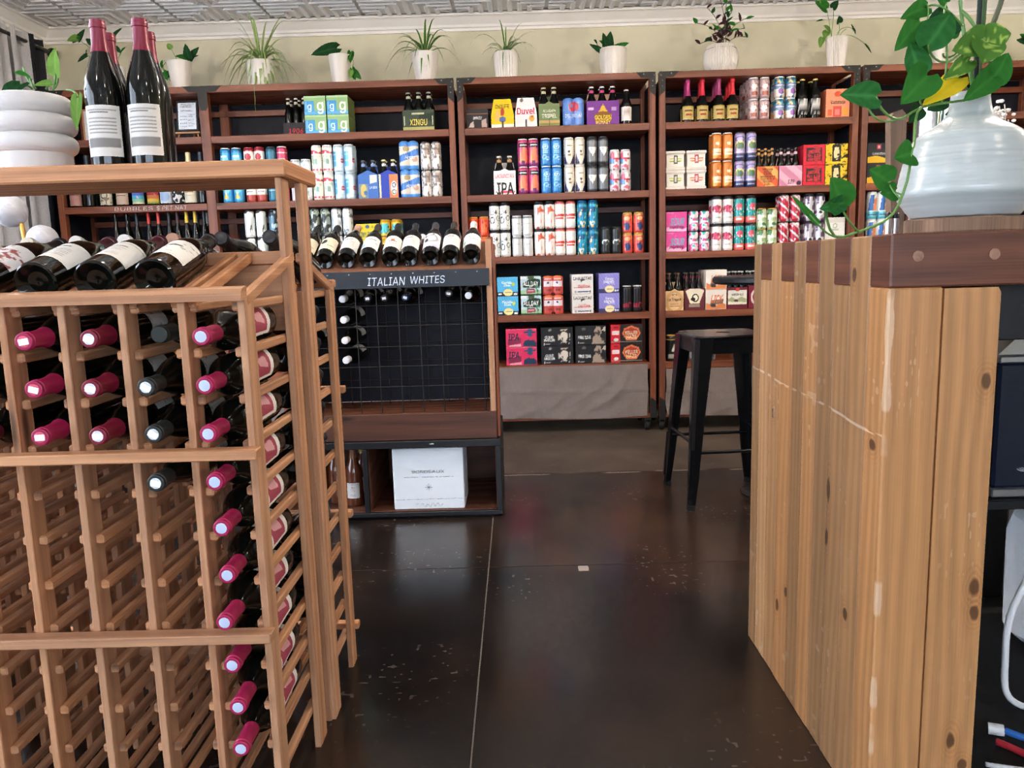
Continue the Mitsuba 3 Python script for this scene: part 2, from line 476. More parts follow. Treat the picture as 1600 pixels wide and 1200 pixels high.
# the glazed shop front behind the camera
WF = thing('wall_front', 'low wall and header of the glazed shop front', 'wall', kind='structure')
SHOP = (-1.9, 2.3, 0.95, 2.35)
add(WF, None, solid(cat(box_mesh(WALL_LEFT - .1, SHOP[0], WALL_FRONT - .12, WALL_FRONT, -.1, CEIL + .1), box_mesh(SHOP[1], WALL_RIGHT + .1, WALL_FRONT - .12, WALL_FRONT, -.1, CEIL + .1),
                        box_mesh(SHOP[0], SHOP[1], WALL_FRONT - .12, WALL_FRONT, -.1, SHOP[2]), box_mesh(SHOP[0], SHOP[1], WALL_FRONT - .12, WALL_FRONT, SHOP[3], CEIL + .1)), 'white_paint'))
W2 = thing('window_2', 'glazed shop front behind the camera', 'window', kind='structure')
add(W2, 'window_frame', solid(cat(*[box_mesh(x - .03, x + .03, WALL_FRONT - .09, WALL_FRONT - .03, SHOP[2], SHOP[3]) for x in (SHOP[0] + .03, -0.5, 0.9, SHOP[1] - .03)],
                                  *[box_mesh(SHOP[0], SHOP[1], WALL_FRONT - .09, WALL_FRONT - .03, z, z + .06) for z in (SHOP[2], SHOP[3] - .06)]), 'black_paint'))
# ceiling: pressed tin tiles of ribbed triangles near the back wall, flat tiles elsewhere
CE = thing('ceiling', 'white pressed tin ceiling of ribbed triangle tiles', 'ceiling', kind='structure')
add(CE, None, solid(box_mesh(WALL_LEFT - .1, WALL_RIGHT + .1, WALL_FRONT - .1, WALL_BACK + .1, CEIL + .012, CEIL + .12), 'tin_ceiling'))
TILE = 0.563


def ribbed_tile():
    parts, h = [], TILE / 2 - 0.012
    ribs = 9
    for side in range(4):
        for k in range(ribs):
            a = -h + (k + 0.5) * 2 * h / ribs
            w = h / ribs * 0.55
            reach = abs(a)                               # ribs run from the tile's edge to the diagonal
            if h - reach < 0.03:
                continue
            x0, x1, y0, y1 = a - w, a + w, reach, h
            poly = [(x0, 0), (x0 + w * .5, -0.011), (x1 - w * .5, -0.011), (x1, 0)]
            v = np.array([(px, yy, pz) for yy in (y0, y1) for (px, pz) in poly])
            f = [(0, 1, 5), (0, 5, 4), (1, 2, 6), (1, 6, 5), (2, 3, 7), (2, 7, 6), (0, 2, 1), (0, 3, 2), (4, 5, 6), (4, 6, 7), (0, 4, 7), (0, 7, 3)]
            parts.append(turn((v, np.array(f)), [0, 0, 1], 90 * side))
    parts.append(box_mesh(-h, h, -h, h, 0.0, 0.010, 0.003))
    for s in (-1, 1):
        for t in (0, 1):
            d = box_mesh(-h * 1.38, h * 1.38, -.006, .006, -.006, 0.0, .002)
            if s == 1:
                parts.append(turn(d, [0, 0, 1], 45 + 90 * t))
    return cat(*parts)


tile = solid(ribbed_tile(), 'tin_ceiling')
flat_tile = solid(box_mesh(-TILE / 2 + .012, TILE / 2 - .012, -TILE / 2 + .012, TILE / 2 - .012, -0.004, .01, .004), 'tin_ceiling')
for i in range(-6, 9):
    for j in range(15):
        x, y = -0.338 + (i + .5) * TILE, 5.19 - (j + .5) * TILE
        if WALL_LEFT < x + TILE / 2 and x - TILE / 2 < WALL_RIGHT:
            add(CE, 'tile', placed(tile if j < 4 else flat_tile, T().translate([x, y, CEIL])))
# crown moulding along the back and the side wall
prof = [(0, 0), (0, -.085), (-.012, -.085), (-.012, -.070), (-.022, -.066), (-.026, -.052), (-.058, -.020), (-.064, -.016), (-.078, -.014), (-.078, 0)]
prof = [(a * 1.12, b * 1.05) for a, b in prof]


def moulding(length):
    m = trimesh.creation.extrude_polygon(Polygon(prof), length, engine='earcut')
    v = np.array(m.vertices)
    return np.stack([v[:, 2], v[:, 0], v[:, 1]], 1), np.array(m.faces)


TB = thing('trim_1', 'white crown moulding along the top of the back wall', 'moulding', kind='structure')
add(TB, None, solid(move(moulding(WALL_RIGHT - WALL_LEFT), [WALL_LEFT, WALL_BACK, CEIL + .0]), 'white_paint'))
TL = thing('trim_2', 'white crown moulding along the top of the white side wall', 'moulding', kind='structure')
add(TL, None, solid(move(turn(moulding(WALL_BACK - WALL_FRONT), [0, 0, 1], 90), [WALL_LEFT, WALL_FRONT, CEIL]), 'white_paint'))
# white globe lamps hanging from the ceiling, over the shop floor and behind the camera
for x, y, power, where in LAMP_SPOTS:
    k = thing('pendant_lamp', f'warm white globe lamp hanging {where}', 'lamp', 'hanging globe lamps')
    add(k, 'canopy', placed(solid(lathe([(0, -.001), (.05, -.001), (.05, -.016), (.008, -.03), (0, -.03)], 24), 'black_paint', 30), T().translate([x, y, CEIL - .012])))
    add(k, 'cord', solid(tube([(x, y, CEIL - .042), (x, y, CEIL - .215)], .004, 8), 'black_paint'))
    globe = solid(trimesh.creation.icosphere(2, .07), 'lamp_light', True)
    globe['emitter'] = {'type': 'area', 'radiance': {'type': 'rgb', 'value': [power * c for c in LAMP_TINT]}}
    add(k, 'globe', placed(globe, T().translate([x, y, CEIL - .285])))

# ---------------------------------------------------------------- shelving along the back wall
SHELF = dict(A=1.853, B=1.467, C=1.099, D=.743, E=.432)
YF, YB = 4.85, 5.23                                # front and back of the shelving


def corner_plate(flip):
    s = -1 if flip else 1
    pts = [(0, 0), (.115 * s, 0), (.085 * s, -.030), (.036 * s, -.034), (.036 * s, -.105), (.004 * s, -.135), (0, -.135)]
    return ext(Polygon(pts), YF - .0035, YF - .0005)


BOLT = solid(trimesh.creation.icosphere(1, .004), 'steel')


def shelving(x0, x1, label, dividers=(), brackets=True, casters=True):
    k = thing('shelving_unit', label, 'shelving', 'shelving units along the back wall')
    pw, top = .037, 2.138
    for x in [x0, x1 - pw]:
        add(k, 'post', wood(box_mesh(x, x + pw, YF, YF + .045, .085, top, .002), 'shelf_wood', 2))
        add(k, 'post', wood(box_mesh(x, x + pw, YB - .045, YB, .085, top, .002), 'shelf_wood', 2))
    for x in dividers:
        add(k, 'post', wood(box_mesh(x - .028, x + .028, YF + .001, YF + .045, .085, top - .04, .002), 'shelf_wood', 2))
        add(k, 'post', wood(box_mesh(x - .028, x + .028, YB - .045, YB, .085, top - .04, .002), 'shelf_wood', 2))
    add(k, 'top_board', wood(box_mesh(x0 + pw, x1 - pw, YF, YB, top - .038, top, .002), 'shelf_wood', 0))
    for s in 'ABCDE':
        z = SHELF[s]
        a = [x0 + pw] + [e for d in dividers for e in (d - .028, d + .028)] + [x1 - pw]
        for i in range(0, len(a), 2):
            add(k, 'shelf', wood(box_mesh(a[i], a[i + 1], YF + .002, YB - .046, z - .041, z, .002), 'shelf_wood', 0))
    for z in (2.02, 1.36):
        add(k, 'rear_rail', wood(box_mesh(x0 + pw, x1 - pw, YB - .05, YB - .012, z, z + .035, .002), 'shelf_wood', 0))
    add(k, 'side_panel', solid(box_mesh(x0 + .003, x0 + .012, YF + .046, YB - .046, .2, top - .04), 'navy_paint'))
    add(k, 'side_panel', solid(box_mesh(x1 - .012, x1 - .003, YF + .046, YB - .046, .2, top - .04), 'navy_paint'))
    add(k, 'back_panel', solid(box_mesh(x0 + .002, x1 - .002, YB - .010, YB, .10, top - .04), 'navy_paint'))
    add(k, 'bottom_board', wood(box_mesh(x0 + pw, x1 - pw, YF + .002, YB - .046, .085, .115, .002), 'shelf_wood', 0))
    if brackets:
        for (x, fl) in ((x0, False), (x1, True)):
            add(k, 'bracket', solid(move(corner_plate(fl), [x, 0, top]), 'iron'))
            dots = [(.010, -.02), (.018, -.08), (.07, -.012), (.018, -.05)]
            for dx, dz in dots:
                add(k, 'bolt', placed(BOLT, T().translate([x + (-dx if fl else dx), YF - .004, top + dz])))
            add(k, 'foot_plate', solid(ext([(x - (0.036 if fl else 0), .085), (x + (0 if fl else .036), .085), (x + (0 if fl else .036), .19), (x - (0.036 if fl else 0), .215)], YF - .003, YF), 'iron'))
    if casters:
        for x in (x0 + .02, x1 - .05):
            for y in (YF + .03, YB - .05):
                c = add(k, 'caster', solid(cat(box_mesh(x - .022, x + .022, y - .025, y + .035, .068, .0848), box_mesh(x - .018, x - .013, y - .012, y + .03, .025, .07), box_mesh(x + .013, x + .018, y - .012, y + .03, .025, .07)), 'iron'))
                wv = lathe([(0, -.011), (.030, -.011), (.034, -.006), (.034, .006), (.030, .011), (0, .011)], 24)
                add(c, 'hub', solid(move(turn(lathe([(0, -.0125), (.017, -.0125), (.017, .0125), (0, .0125)], 20), [0, 1, 0], 90), [x, y + .012, .0345]), 'steel'))
                add(c, 'wheel', solid(move(turn(wv, [0, 1, 0], 90), [x, y + .012, .0345]), 'rubber', 30))
    return k


UNITS = [(-2.74, -.339), (-.321, .842), (.863, 2.033), (2.051, 3.22)]
S1 = shelving(*UNITS[0], 'widest dark wood shelving unit with wine bottles and cans, nearest the curtain', (-1.815,))
S2 = shelving(*UNITS[1], 'dark wood shelving unit with beer cans, above the long grey cloth and the caster')
S3 = shelving(*UNITS[2], 'dark wood shelving unit behind the black metal stool')
S4 = shelving(*UNITS[3], 'dark wood shelving unit behind the white vase')
add(S1, 'bracket', solid(ext([(-1.93, 2.138), (-1.70, 2.138), (-1.735, 2.106), (-1.787, 2.104), (-1.787, 2.03), (-1.80, 2.0), (-1.83, 2.0), (-1.843, 2.03), (-1.843, 2.104), (-1.895, 2.106)], YF - .0035, YF - .0005), 'iron'))


def chalk(text, cx, z, h, w, y=YF + .001):
    put_text(S1, text, cx, y, z, h, w, 'b3a59c', False, 'lettering', 0.1)


chalk('BUBBLES', -2.285, 1.437, .021, .235)
chalk('$ PET NAT', -2.055, 1.435, .024, .185)


def skirt(x0, x1, z0, z1, y, label, seed):
    nx, nz = 60, 26
    u, w = np.meshgrid(np.linspace(0, 1, nx), np.linspace(0, 1, nz), indexing='ij')
    x, z = x0 + u * (x1 - x0), z1 + w * (z0 - z1)
    p = np.stack([x * 5.0, z * 5.0, np.full_like(x, seed)], -1)
    d = (meshkit.fbm(p, 3, seed) - .5) * .05 * (.25 + .75 * w) + .004 * np.sin(6.28 * (u * 2.3 + .8 * w)) * w
    for c in (.2, .78):
        d -= .006 * np.exp(-((u - c) / .008) ** 2)
    d -= .006 * np.exp(-((w - .48) / .02) ** 2)
    for ux, wx, an, am in ((.45, .75, .9, .015), (.62, .6, .7, .016), (.85, .35, 1.1, .015), (.3, .9, .5, .012), (.55, .9, .8, .013), (.78, .62, .65, .014)):
        q_ = (u - ux) * math.sin(an) * 2.6 + (w - wx) * math.cos(an)
        l_ = (u - ux) * math.cos(an) * 2.6 - (w - wx) * math.sin(an)
        d -= am * np.exp(-(q_ / .05) ** 2 - (l_ / .38) ** 2)
    x = x + .006 * np.sin(9 * w + seed) * w
    z = z - .006 * np.sin(7 * u + seed) * w
    v = np.stack([x, y + d - .008 * w, z], -1).reshape(-1, 3)
    f = []
    for i in range(nx - 1):
        for j in range(nz - 1):
            a = i * nz + j
            f += [(a, a + 1, a + nz + 1), (a, a + nz + 1, a + nz)]
    n = len(v)
    back = v + [0, .0016, 0]
    f = np.array(f)
    k = thing('cloth_skirt', label, 'cloth', 'cloth skirts under the shelving')
    add(k, None, solid((np.vstack([v, back]), np.vstack([f, f[:, ::-1] + n])), 'burlap', True))


skirt(-.283, .790, .098, .424, YF - .004, 'grey linen skirt hanging below the black and pink cartons', 3)
skirt(.902, 1.99, .098, .390, YF - .004, 'grey linen skirt hanging behind the black stool', 5)
skirt(-1.78, -.38, .098, .390, YF - .004, 'grey linen skirt behind the cabinet with the white carton', 8)

# ---------------------------------------------------------------- printed designs
W, K = 'f1efec', '17161a'
DES = {  # cans: (ground colour, marks); then words for the label, lid: light or dark
 'mauve': (('b9a2a3', [('e', .5, .62, .2, .16, 'dcd0cb'), ('n', 5, 6, .55, '8d6f74', 1), ('b', 0, .12, 'a58a8e'), ('r', .3, .7, .14, .34, '8a4a3c')]), 'mauve grey can', 'light'),
 'lagoon': (('4f93a6', [('b', 0, .45, 'd8d3cf'), ('n', 5, 5, .56, 'e8a45a', 2), ('e', .5, .3, .18, .16, '7d4a9a'), ('n', 6, 4, .6, '2c5f7d', 5), ('b', .52, .72, '6f7fa8'), ('r', .15, .8, .6, .66, 'e8e4dc')]), 'lagoon blue can', 'light'),
 'azure': (('3f9bcb', [('b', .86, 1, '2a7fb5'), ('e', .5, .55, .3, .22, '74bfe0'), ('p', [(.3, .1), (.5, .42), (.7, .1)], 'd9b24a'), ('r', .3, .7, .7, .75, 'e8f2f5')]), 'bright blue can', 'light'),
 'red_white': (('eee6dd', [('b', 0, .25, 'a5453c'), ('e', .5, .68, .2, .14, 'a8323c'), ('r', .3, .7, .38, .42, '55504c'), ('r', .35, .65, .46, .49, '55504c'), ('b', .9, 1, '9a3440')]), 'white and brick red can', 'red'),
 'slate_pink': (('2b6c84', [('r', .15, .85, .5, .56, 'e9eef0'), ('r', .2, .8, .4, .44, '9cc4cf'), ('b', .88, 1, '1f5065')]), 'slate teal can', 'dark'),
 'raspberry': (('cf4565', [('b', .80, .84, 'f0d9d9'), ('r', .55, .8, .12, .32, 'f2ece8'), ('r', .3, .8, .55, .60, 'f2d5da')]), 'raspberry pink can', 'light'),
 'white_silver': (('dfe5e6', [('r', .3, .7, .2, .8, 'b9c6c6'), ('n', 5, 5, .6, '8aa09b', 4)]), 'short white silver can', 'light'),
 'red_band': (('e9e7dc', [('b', .72, .86, 'cf4353'), ('b', .03, .13, 'c94a58'), ('r', .2, .8, .25, .66, 'b9c6a8'), ('n', 7, 7, .55, 'e9e7dc', 3), ('r', .4, .6, .3, .5, '7f9a8b')]), 'cream can with red bands', 'light'),
 'pale_blue': (('cfe0ea', [('r', .05, .45, .2, .8, '58a9d8'), ('e', .8, .42, .16, .1, 'c03a55'), ('s', 90, 24, .25, 'bcd3e0')]), 'pale blue white can', 'light'),
 'silver': (('ddd9d4', [('r', .45, .8, .55, .95, '9c8a80'), ('n', 8, 9, .58, '6b625e', 6), ('r', .1, .9, .5, .52, '8a8480')]), 'silver can', 'dark'),
 'magenta': (('c2497c', [('p', [(.2, .1), (.35, .62), (.55, .78), (.85, .6), (.8, .12)], 'ef7d5a'), ('n', 5, 4, .6, 'dd5f6d', 2), ('r', .2, .85, .74, .90, K), ('r', .28, .78, .79, .85, 'e5dede'), ('b', 0, .08, '8c2f72'), ('e', .5, .12, .12, .08, '5a2a5a')]), 'magenta and orange can', 'light'),
 'royal': (('3c86cb', [('o', .5, .73, .2, .11, 'a9d2ee'), ('e', .5, .73, .06, .03, 'eaf6fc'), ('r', .34, .64, .54, .57, '9fcbea'), ('r', .34, .64, .47, .50, '9fcbea'), ('o', .42, .32, .15, .08, '9fcbea'), ('o', .66, .26, .12, .07, '9fcbea'), ('b', .93, 1, '2f6fb2')]), 'royal blue can with line drawing', 'light'),
 'cream': (('ddd6c8', [('p', [(.1, 0), (.16, .42), (.32, .2), (.42, 0)], '2a2350'), ('p', [(.55, 0), (.78, .3), (.95, .46), (.95, 0)], '2a2350'), ('r', .35, .7, .74, .76, '6b5a48'), ('r', .4, .65, .68, .70, '6b5a48'), ('e', .5, .5, .06, .05, '2b2420'), ('r', .42, .62, .34, .4, '8a6a4a')]), 'cream can with dark peaks', 'light'),
 'grey_triangle': (('6f7276', [('p', [(.18, .66), (.82, .66), (.5, .3)], 'e6e4df'), ('p', [(.32, .61), (.5, .61), (.5, .38)], 'a6a8aa'), ('b', .92, 1, '3c3d40'), ('b', 0, .07, '3c3d40')]), 'grey can with white triangle', 'dark'),
 'blue_white': (('e6e3e4', [('b', .3, .78, 'e6e3e4'), ('r', 0, .38, .3, .8, '5a8fc4'), ('n', 6, 6, .57, 'c25a72', 7), ('r', .3, .8, .55, .65, 'b5384f')]), 'short white can with blue and pink print', 'light'),
 'orange': (('c8742f', [('n', 2.5, 3, .52, 'e29a4e', 3), ('r', .35, .95, .38, .44, 'f2dcc0'), ('r', .35, .95, .29, .35, 'f2dcc0'), ('r', .35, .95, .20, .26, 'f2dcc0'), ('e', .6, .64, .12, .06, 'f6e4c4'), ('b', 0, .05, '9a5222')]), 'burnt orange can', 'light'),
 'lavender': (('a79cc6', [('o', .5, .80, .4, .10, '5b4f88'), ('e', .5, .56, .33, .165, 'd8cf8f'), ('e', .5, .53, .28, .13, '54705a'), ('n', 6, 6, .64, '6a8a4a', 9), ('b', .26, .29, 'd7d1ea'), ('b', 0, .22, '3d4268'), ('r', .25, .75, .08, .13, 'aab0cc')]), 'lavender can with round badge', 'dark'),
 'white_black': (('e6e9e6', [('n', 3, 3, .6, '4d4a48', 11), ('r', .7, .95, .3, .8, 'cfd6d2')]), 'white can with black sketch', 'dark'),
 'black_silver': (('1d242c', [('r', .1, .5, .2, .8, '5b7f93'), ('n', 5, 5, .6, 'a8bcc4', 3)]), 'black can with silver print', 'dark'),
 'white_short': (('e2e4e0', [('b', .6, .64, '5a5a58'), ('r', .3, .7, .2, .5, 'bdbfbc')]), 'short white can with grey line', 'dark'),
 'black_marble': (('2e322f', [('n', 3, 3, .5, '8a958c', 5), ('n', 6, 5, .62, 'd5dcd6', 8), ('b', .84, .92, '9aa88f')]), 'black marbled can', 'dark'),
 'white_scribble': (('e4e6e4', [('n', 7, 7, .6, '6f7a80', 9), ('r', .1, .5, .3, .7, 'c5d3da')]), 'white can with fine scribbles', 'dark'),
 'yellow_teal': (('e0b021', [('p', [(.15, .3), (.15, .82), (.85, .88), (.85, .36)], '4ab0b3'), ('n', 6, 6, .62, '2c5a5e', 2), ('b', .92, 1, 'c79a1c'), ('r', .2, .8, .1, .2, '6b4a12')]), 'yellow can with teal panel', 'gold'),
 'mint': (('c6dcd2', [('b', .6, .7, '8fc0b4'), ('n', 5, 5, .62, 'e3efe8', 4)]), 'short mint can', 'light'),
 'vermilion': (('cf3f24', [('r', .35, .65, .2, .8, 'e86f34'), ('n', 5, 5, .6, '9c2416', 2), ('b', .92, 1, 'd8662e')]), 'vermilion red can', 'gold'),
 'white_bird': (('e8e8e4', [('o', .32, .36, .18, .14, K), ('o', .72, .44, .15, .10, K), ('r', .2, .45, .58, .61, K), ('n', 7, 6, .66, '3a3a3a', 6), ('b', .94, 1, '2a2a2c')]), 'white can with black birds', 'dark'),
 'plain_white': (('dcdcdb', [('r', .3, .72, .62, .645, '9a9a9a'), ('r', .3, .68, .54, .56, 'ababab'), ('r', .3, .72, .46, .48, 'ababab'), ('r', .3, .6, .38, .4, 'ababab'), ('b', .93, 1, '8c8e90')]), 'plain white short can', 'light'),
 'watercolour': (('ebe6e0', [('n', 2.2, 2.2, .55, 'd8624a', 12), ('n', 2.6, 2.4, .62, 'eeb09a', 4), ('b', .95, 1, '2a2a2c')]), 'white can with red watercolour', 'dark'),
 'white_redword': (('efece6', [('r', .1, .9, .44, .53, 'd24336'), ('n', 9, 9, .6, 'efece6', 3), ('r', .25, .8, .33, .42, 'd24336'), ('b', .93, 1, 'c9776a')]), 'white can with red words', 'red'),
 'teal_art': (('1a7f9e', [('n', 3, 4, .55, '39b3c4', 2), ('n', 4, 4, .62, 'd96a6a', 6), ('r', .2, .7, .6, .8, '0f4f78'), ('n', 6, 6, .64, 'e8d9a0', 9), ('o', .5, .14, .14, .07, 'e9f2f2'), ('b', .92, 1, '145f86')]), 'teal can with busy artwork', 'blue'),
 'black_logo': (('26292a', [('o', .5, .45, .24, .11, 'd8d8d4'), ('r', .44, .56, .38, .52, 'd8d8d4'), ('n', 5, 5, .62, '3a3f3c', 3)]), 'charcoal can with round white emblem', 'dark'),
 'coral_gold': (('d9564e', [('n', 3, 3, .55, 'ec8a62', 4), ('p', [(.4, .1), (.3, .45), (.55, .55), (.72, .3), (.6, .08)], '2a3a6a'), ('e', .5, .75, .2, .1, 'f0b27a'), ('b', .93, 1, 'caa05a')]), 'coral can with gold lid', 'gold'),
 'candy': (('e9e3e6', [('n', 4, 4, .5, 'd24a86', 3), ('n', 4, 4, .6, '37a4a4', 8), ('n', 6, 6, .63, '3b2f4a', 2), ('r', .2, .8, .4, .52, 'f4f0f0')]), 'short multicoloured can', 'dark'),
 'berry': (('efecea', [('e', .42, .56, .34, .15, 'b83a58'), ('e', .66, .48, .24, .11, 'cf5b76'), ('n', 8, 8, .64, 'f3dfe0', 2), ('r', .3, .7, .2, .22, '8a8a88'), ('r', .34, .66, .14, .16, '8a8a88'), ('b', .94, 1, '3a3a3c')]), 'white can with crimson fruit', 'dark'),
 'teal_coral': (('2a9c98', [('s', 30, 7, .4, '1d7f80'), ('e', .5, .62, .2, .14, 'd95a6e'), ('n', 7, 7, .63, 'e8e2d8', 5), ('b', 0, .24, 'ee7a72'), ('r', .3, .7, .08, .14, 'f7e8e4'), ('b', .94, 1, '2a2a2c')]), 'teal and coral can', 'dark'),
 'pale_green': (('d3dcc0', [('n', 4, 4, .55, 'a9c08e', 3), ('n', 5, 5, .64, '4f7a52', 7), ('r', .2, .8, .58, .7, 'eef0e2')]), 'short pale green can', 'gold'),
 'red_silver': (('b8263c', [('n', 3, 3, .56, 'e6e2e4', 5), ('n', 5, 6, .6, '7d1428', 2), ('s', 60, 3, .25, 'd6d3d6')]), 'red and silver can', 'dark'),
 'plum_silver': (('c9c6ca', [('n', 3, 3, .5, '59405f', 5), ('e', .5, .3, .2, .12, 'efeff0'), ('e', .5, .3, .1, .06, K), ('b', .94, 1, '2a2a2c')]), 'silver and plum can', 'dark'),
 'blue_heron': (('e2e6e6', [('p', [(.2, .3), (.35, .95), (.6, .95), (.5, .3)], '2f5f9c'), ('p', [(.5, .3), (.6, .8), (.85, .85), (.8, .3)], 'e08a5a'), ('b', 0, .25, '66b6c8'), ('r', .2, .8, .1, .16, K)]), 'white can with blue heron print', 'light'),
 'coral_crane': (('d8503f', [('n', 3, 3, .55, 'f0c9bc', 4), ('s', 45, 4, .2, 'f2e2d8')]), 'coral can with pale strokes', 'dark'),
 'black_red': (('1d1b1e', [('r', .1, .9, .16, .36, 'b01e3c'), ('n', 12, 5, .5, '1d1b1e', 3)]), 'black can with red lettering', 'light'),
 'black_gold': (('17181a', [('p', [(.4, .36), (.6, .72), (.78, .36)], 'd8d4c8'), ('b', .86, .92, 'c79a54'), ('r', .2, .8, .08, .26, 'b8b2a4')]), 'black can with pale peak and gold rim', 'gold'),
 'pewter': (('55565a', [('n', 4, 4, .55, 'a9abae', 3)]), 'pewter can', 'light'),
 'steel_top': (('3a3c40', [('n', 4, 4, .55, '8a8c90', 5)]), 'dark steel can', 'light'),
}
LID = {'light': 'e4e6e8', 'dark': '2b2c30', 'red': 'a83a40', 'gold': 'd3a04a', 'blue': '1f6fa8'}
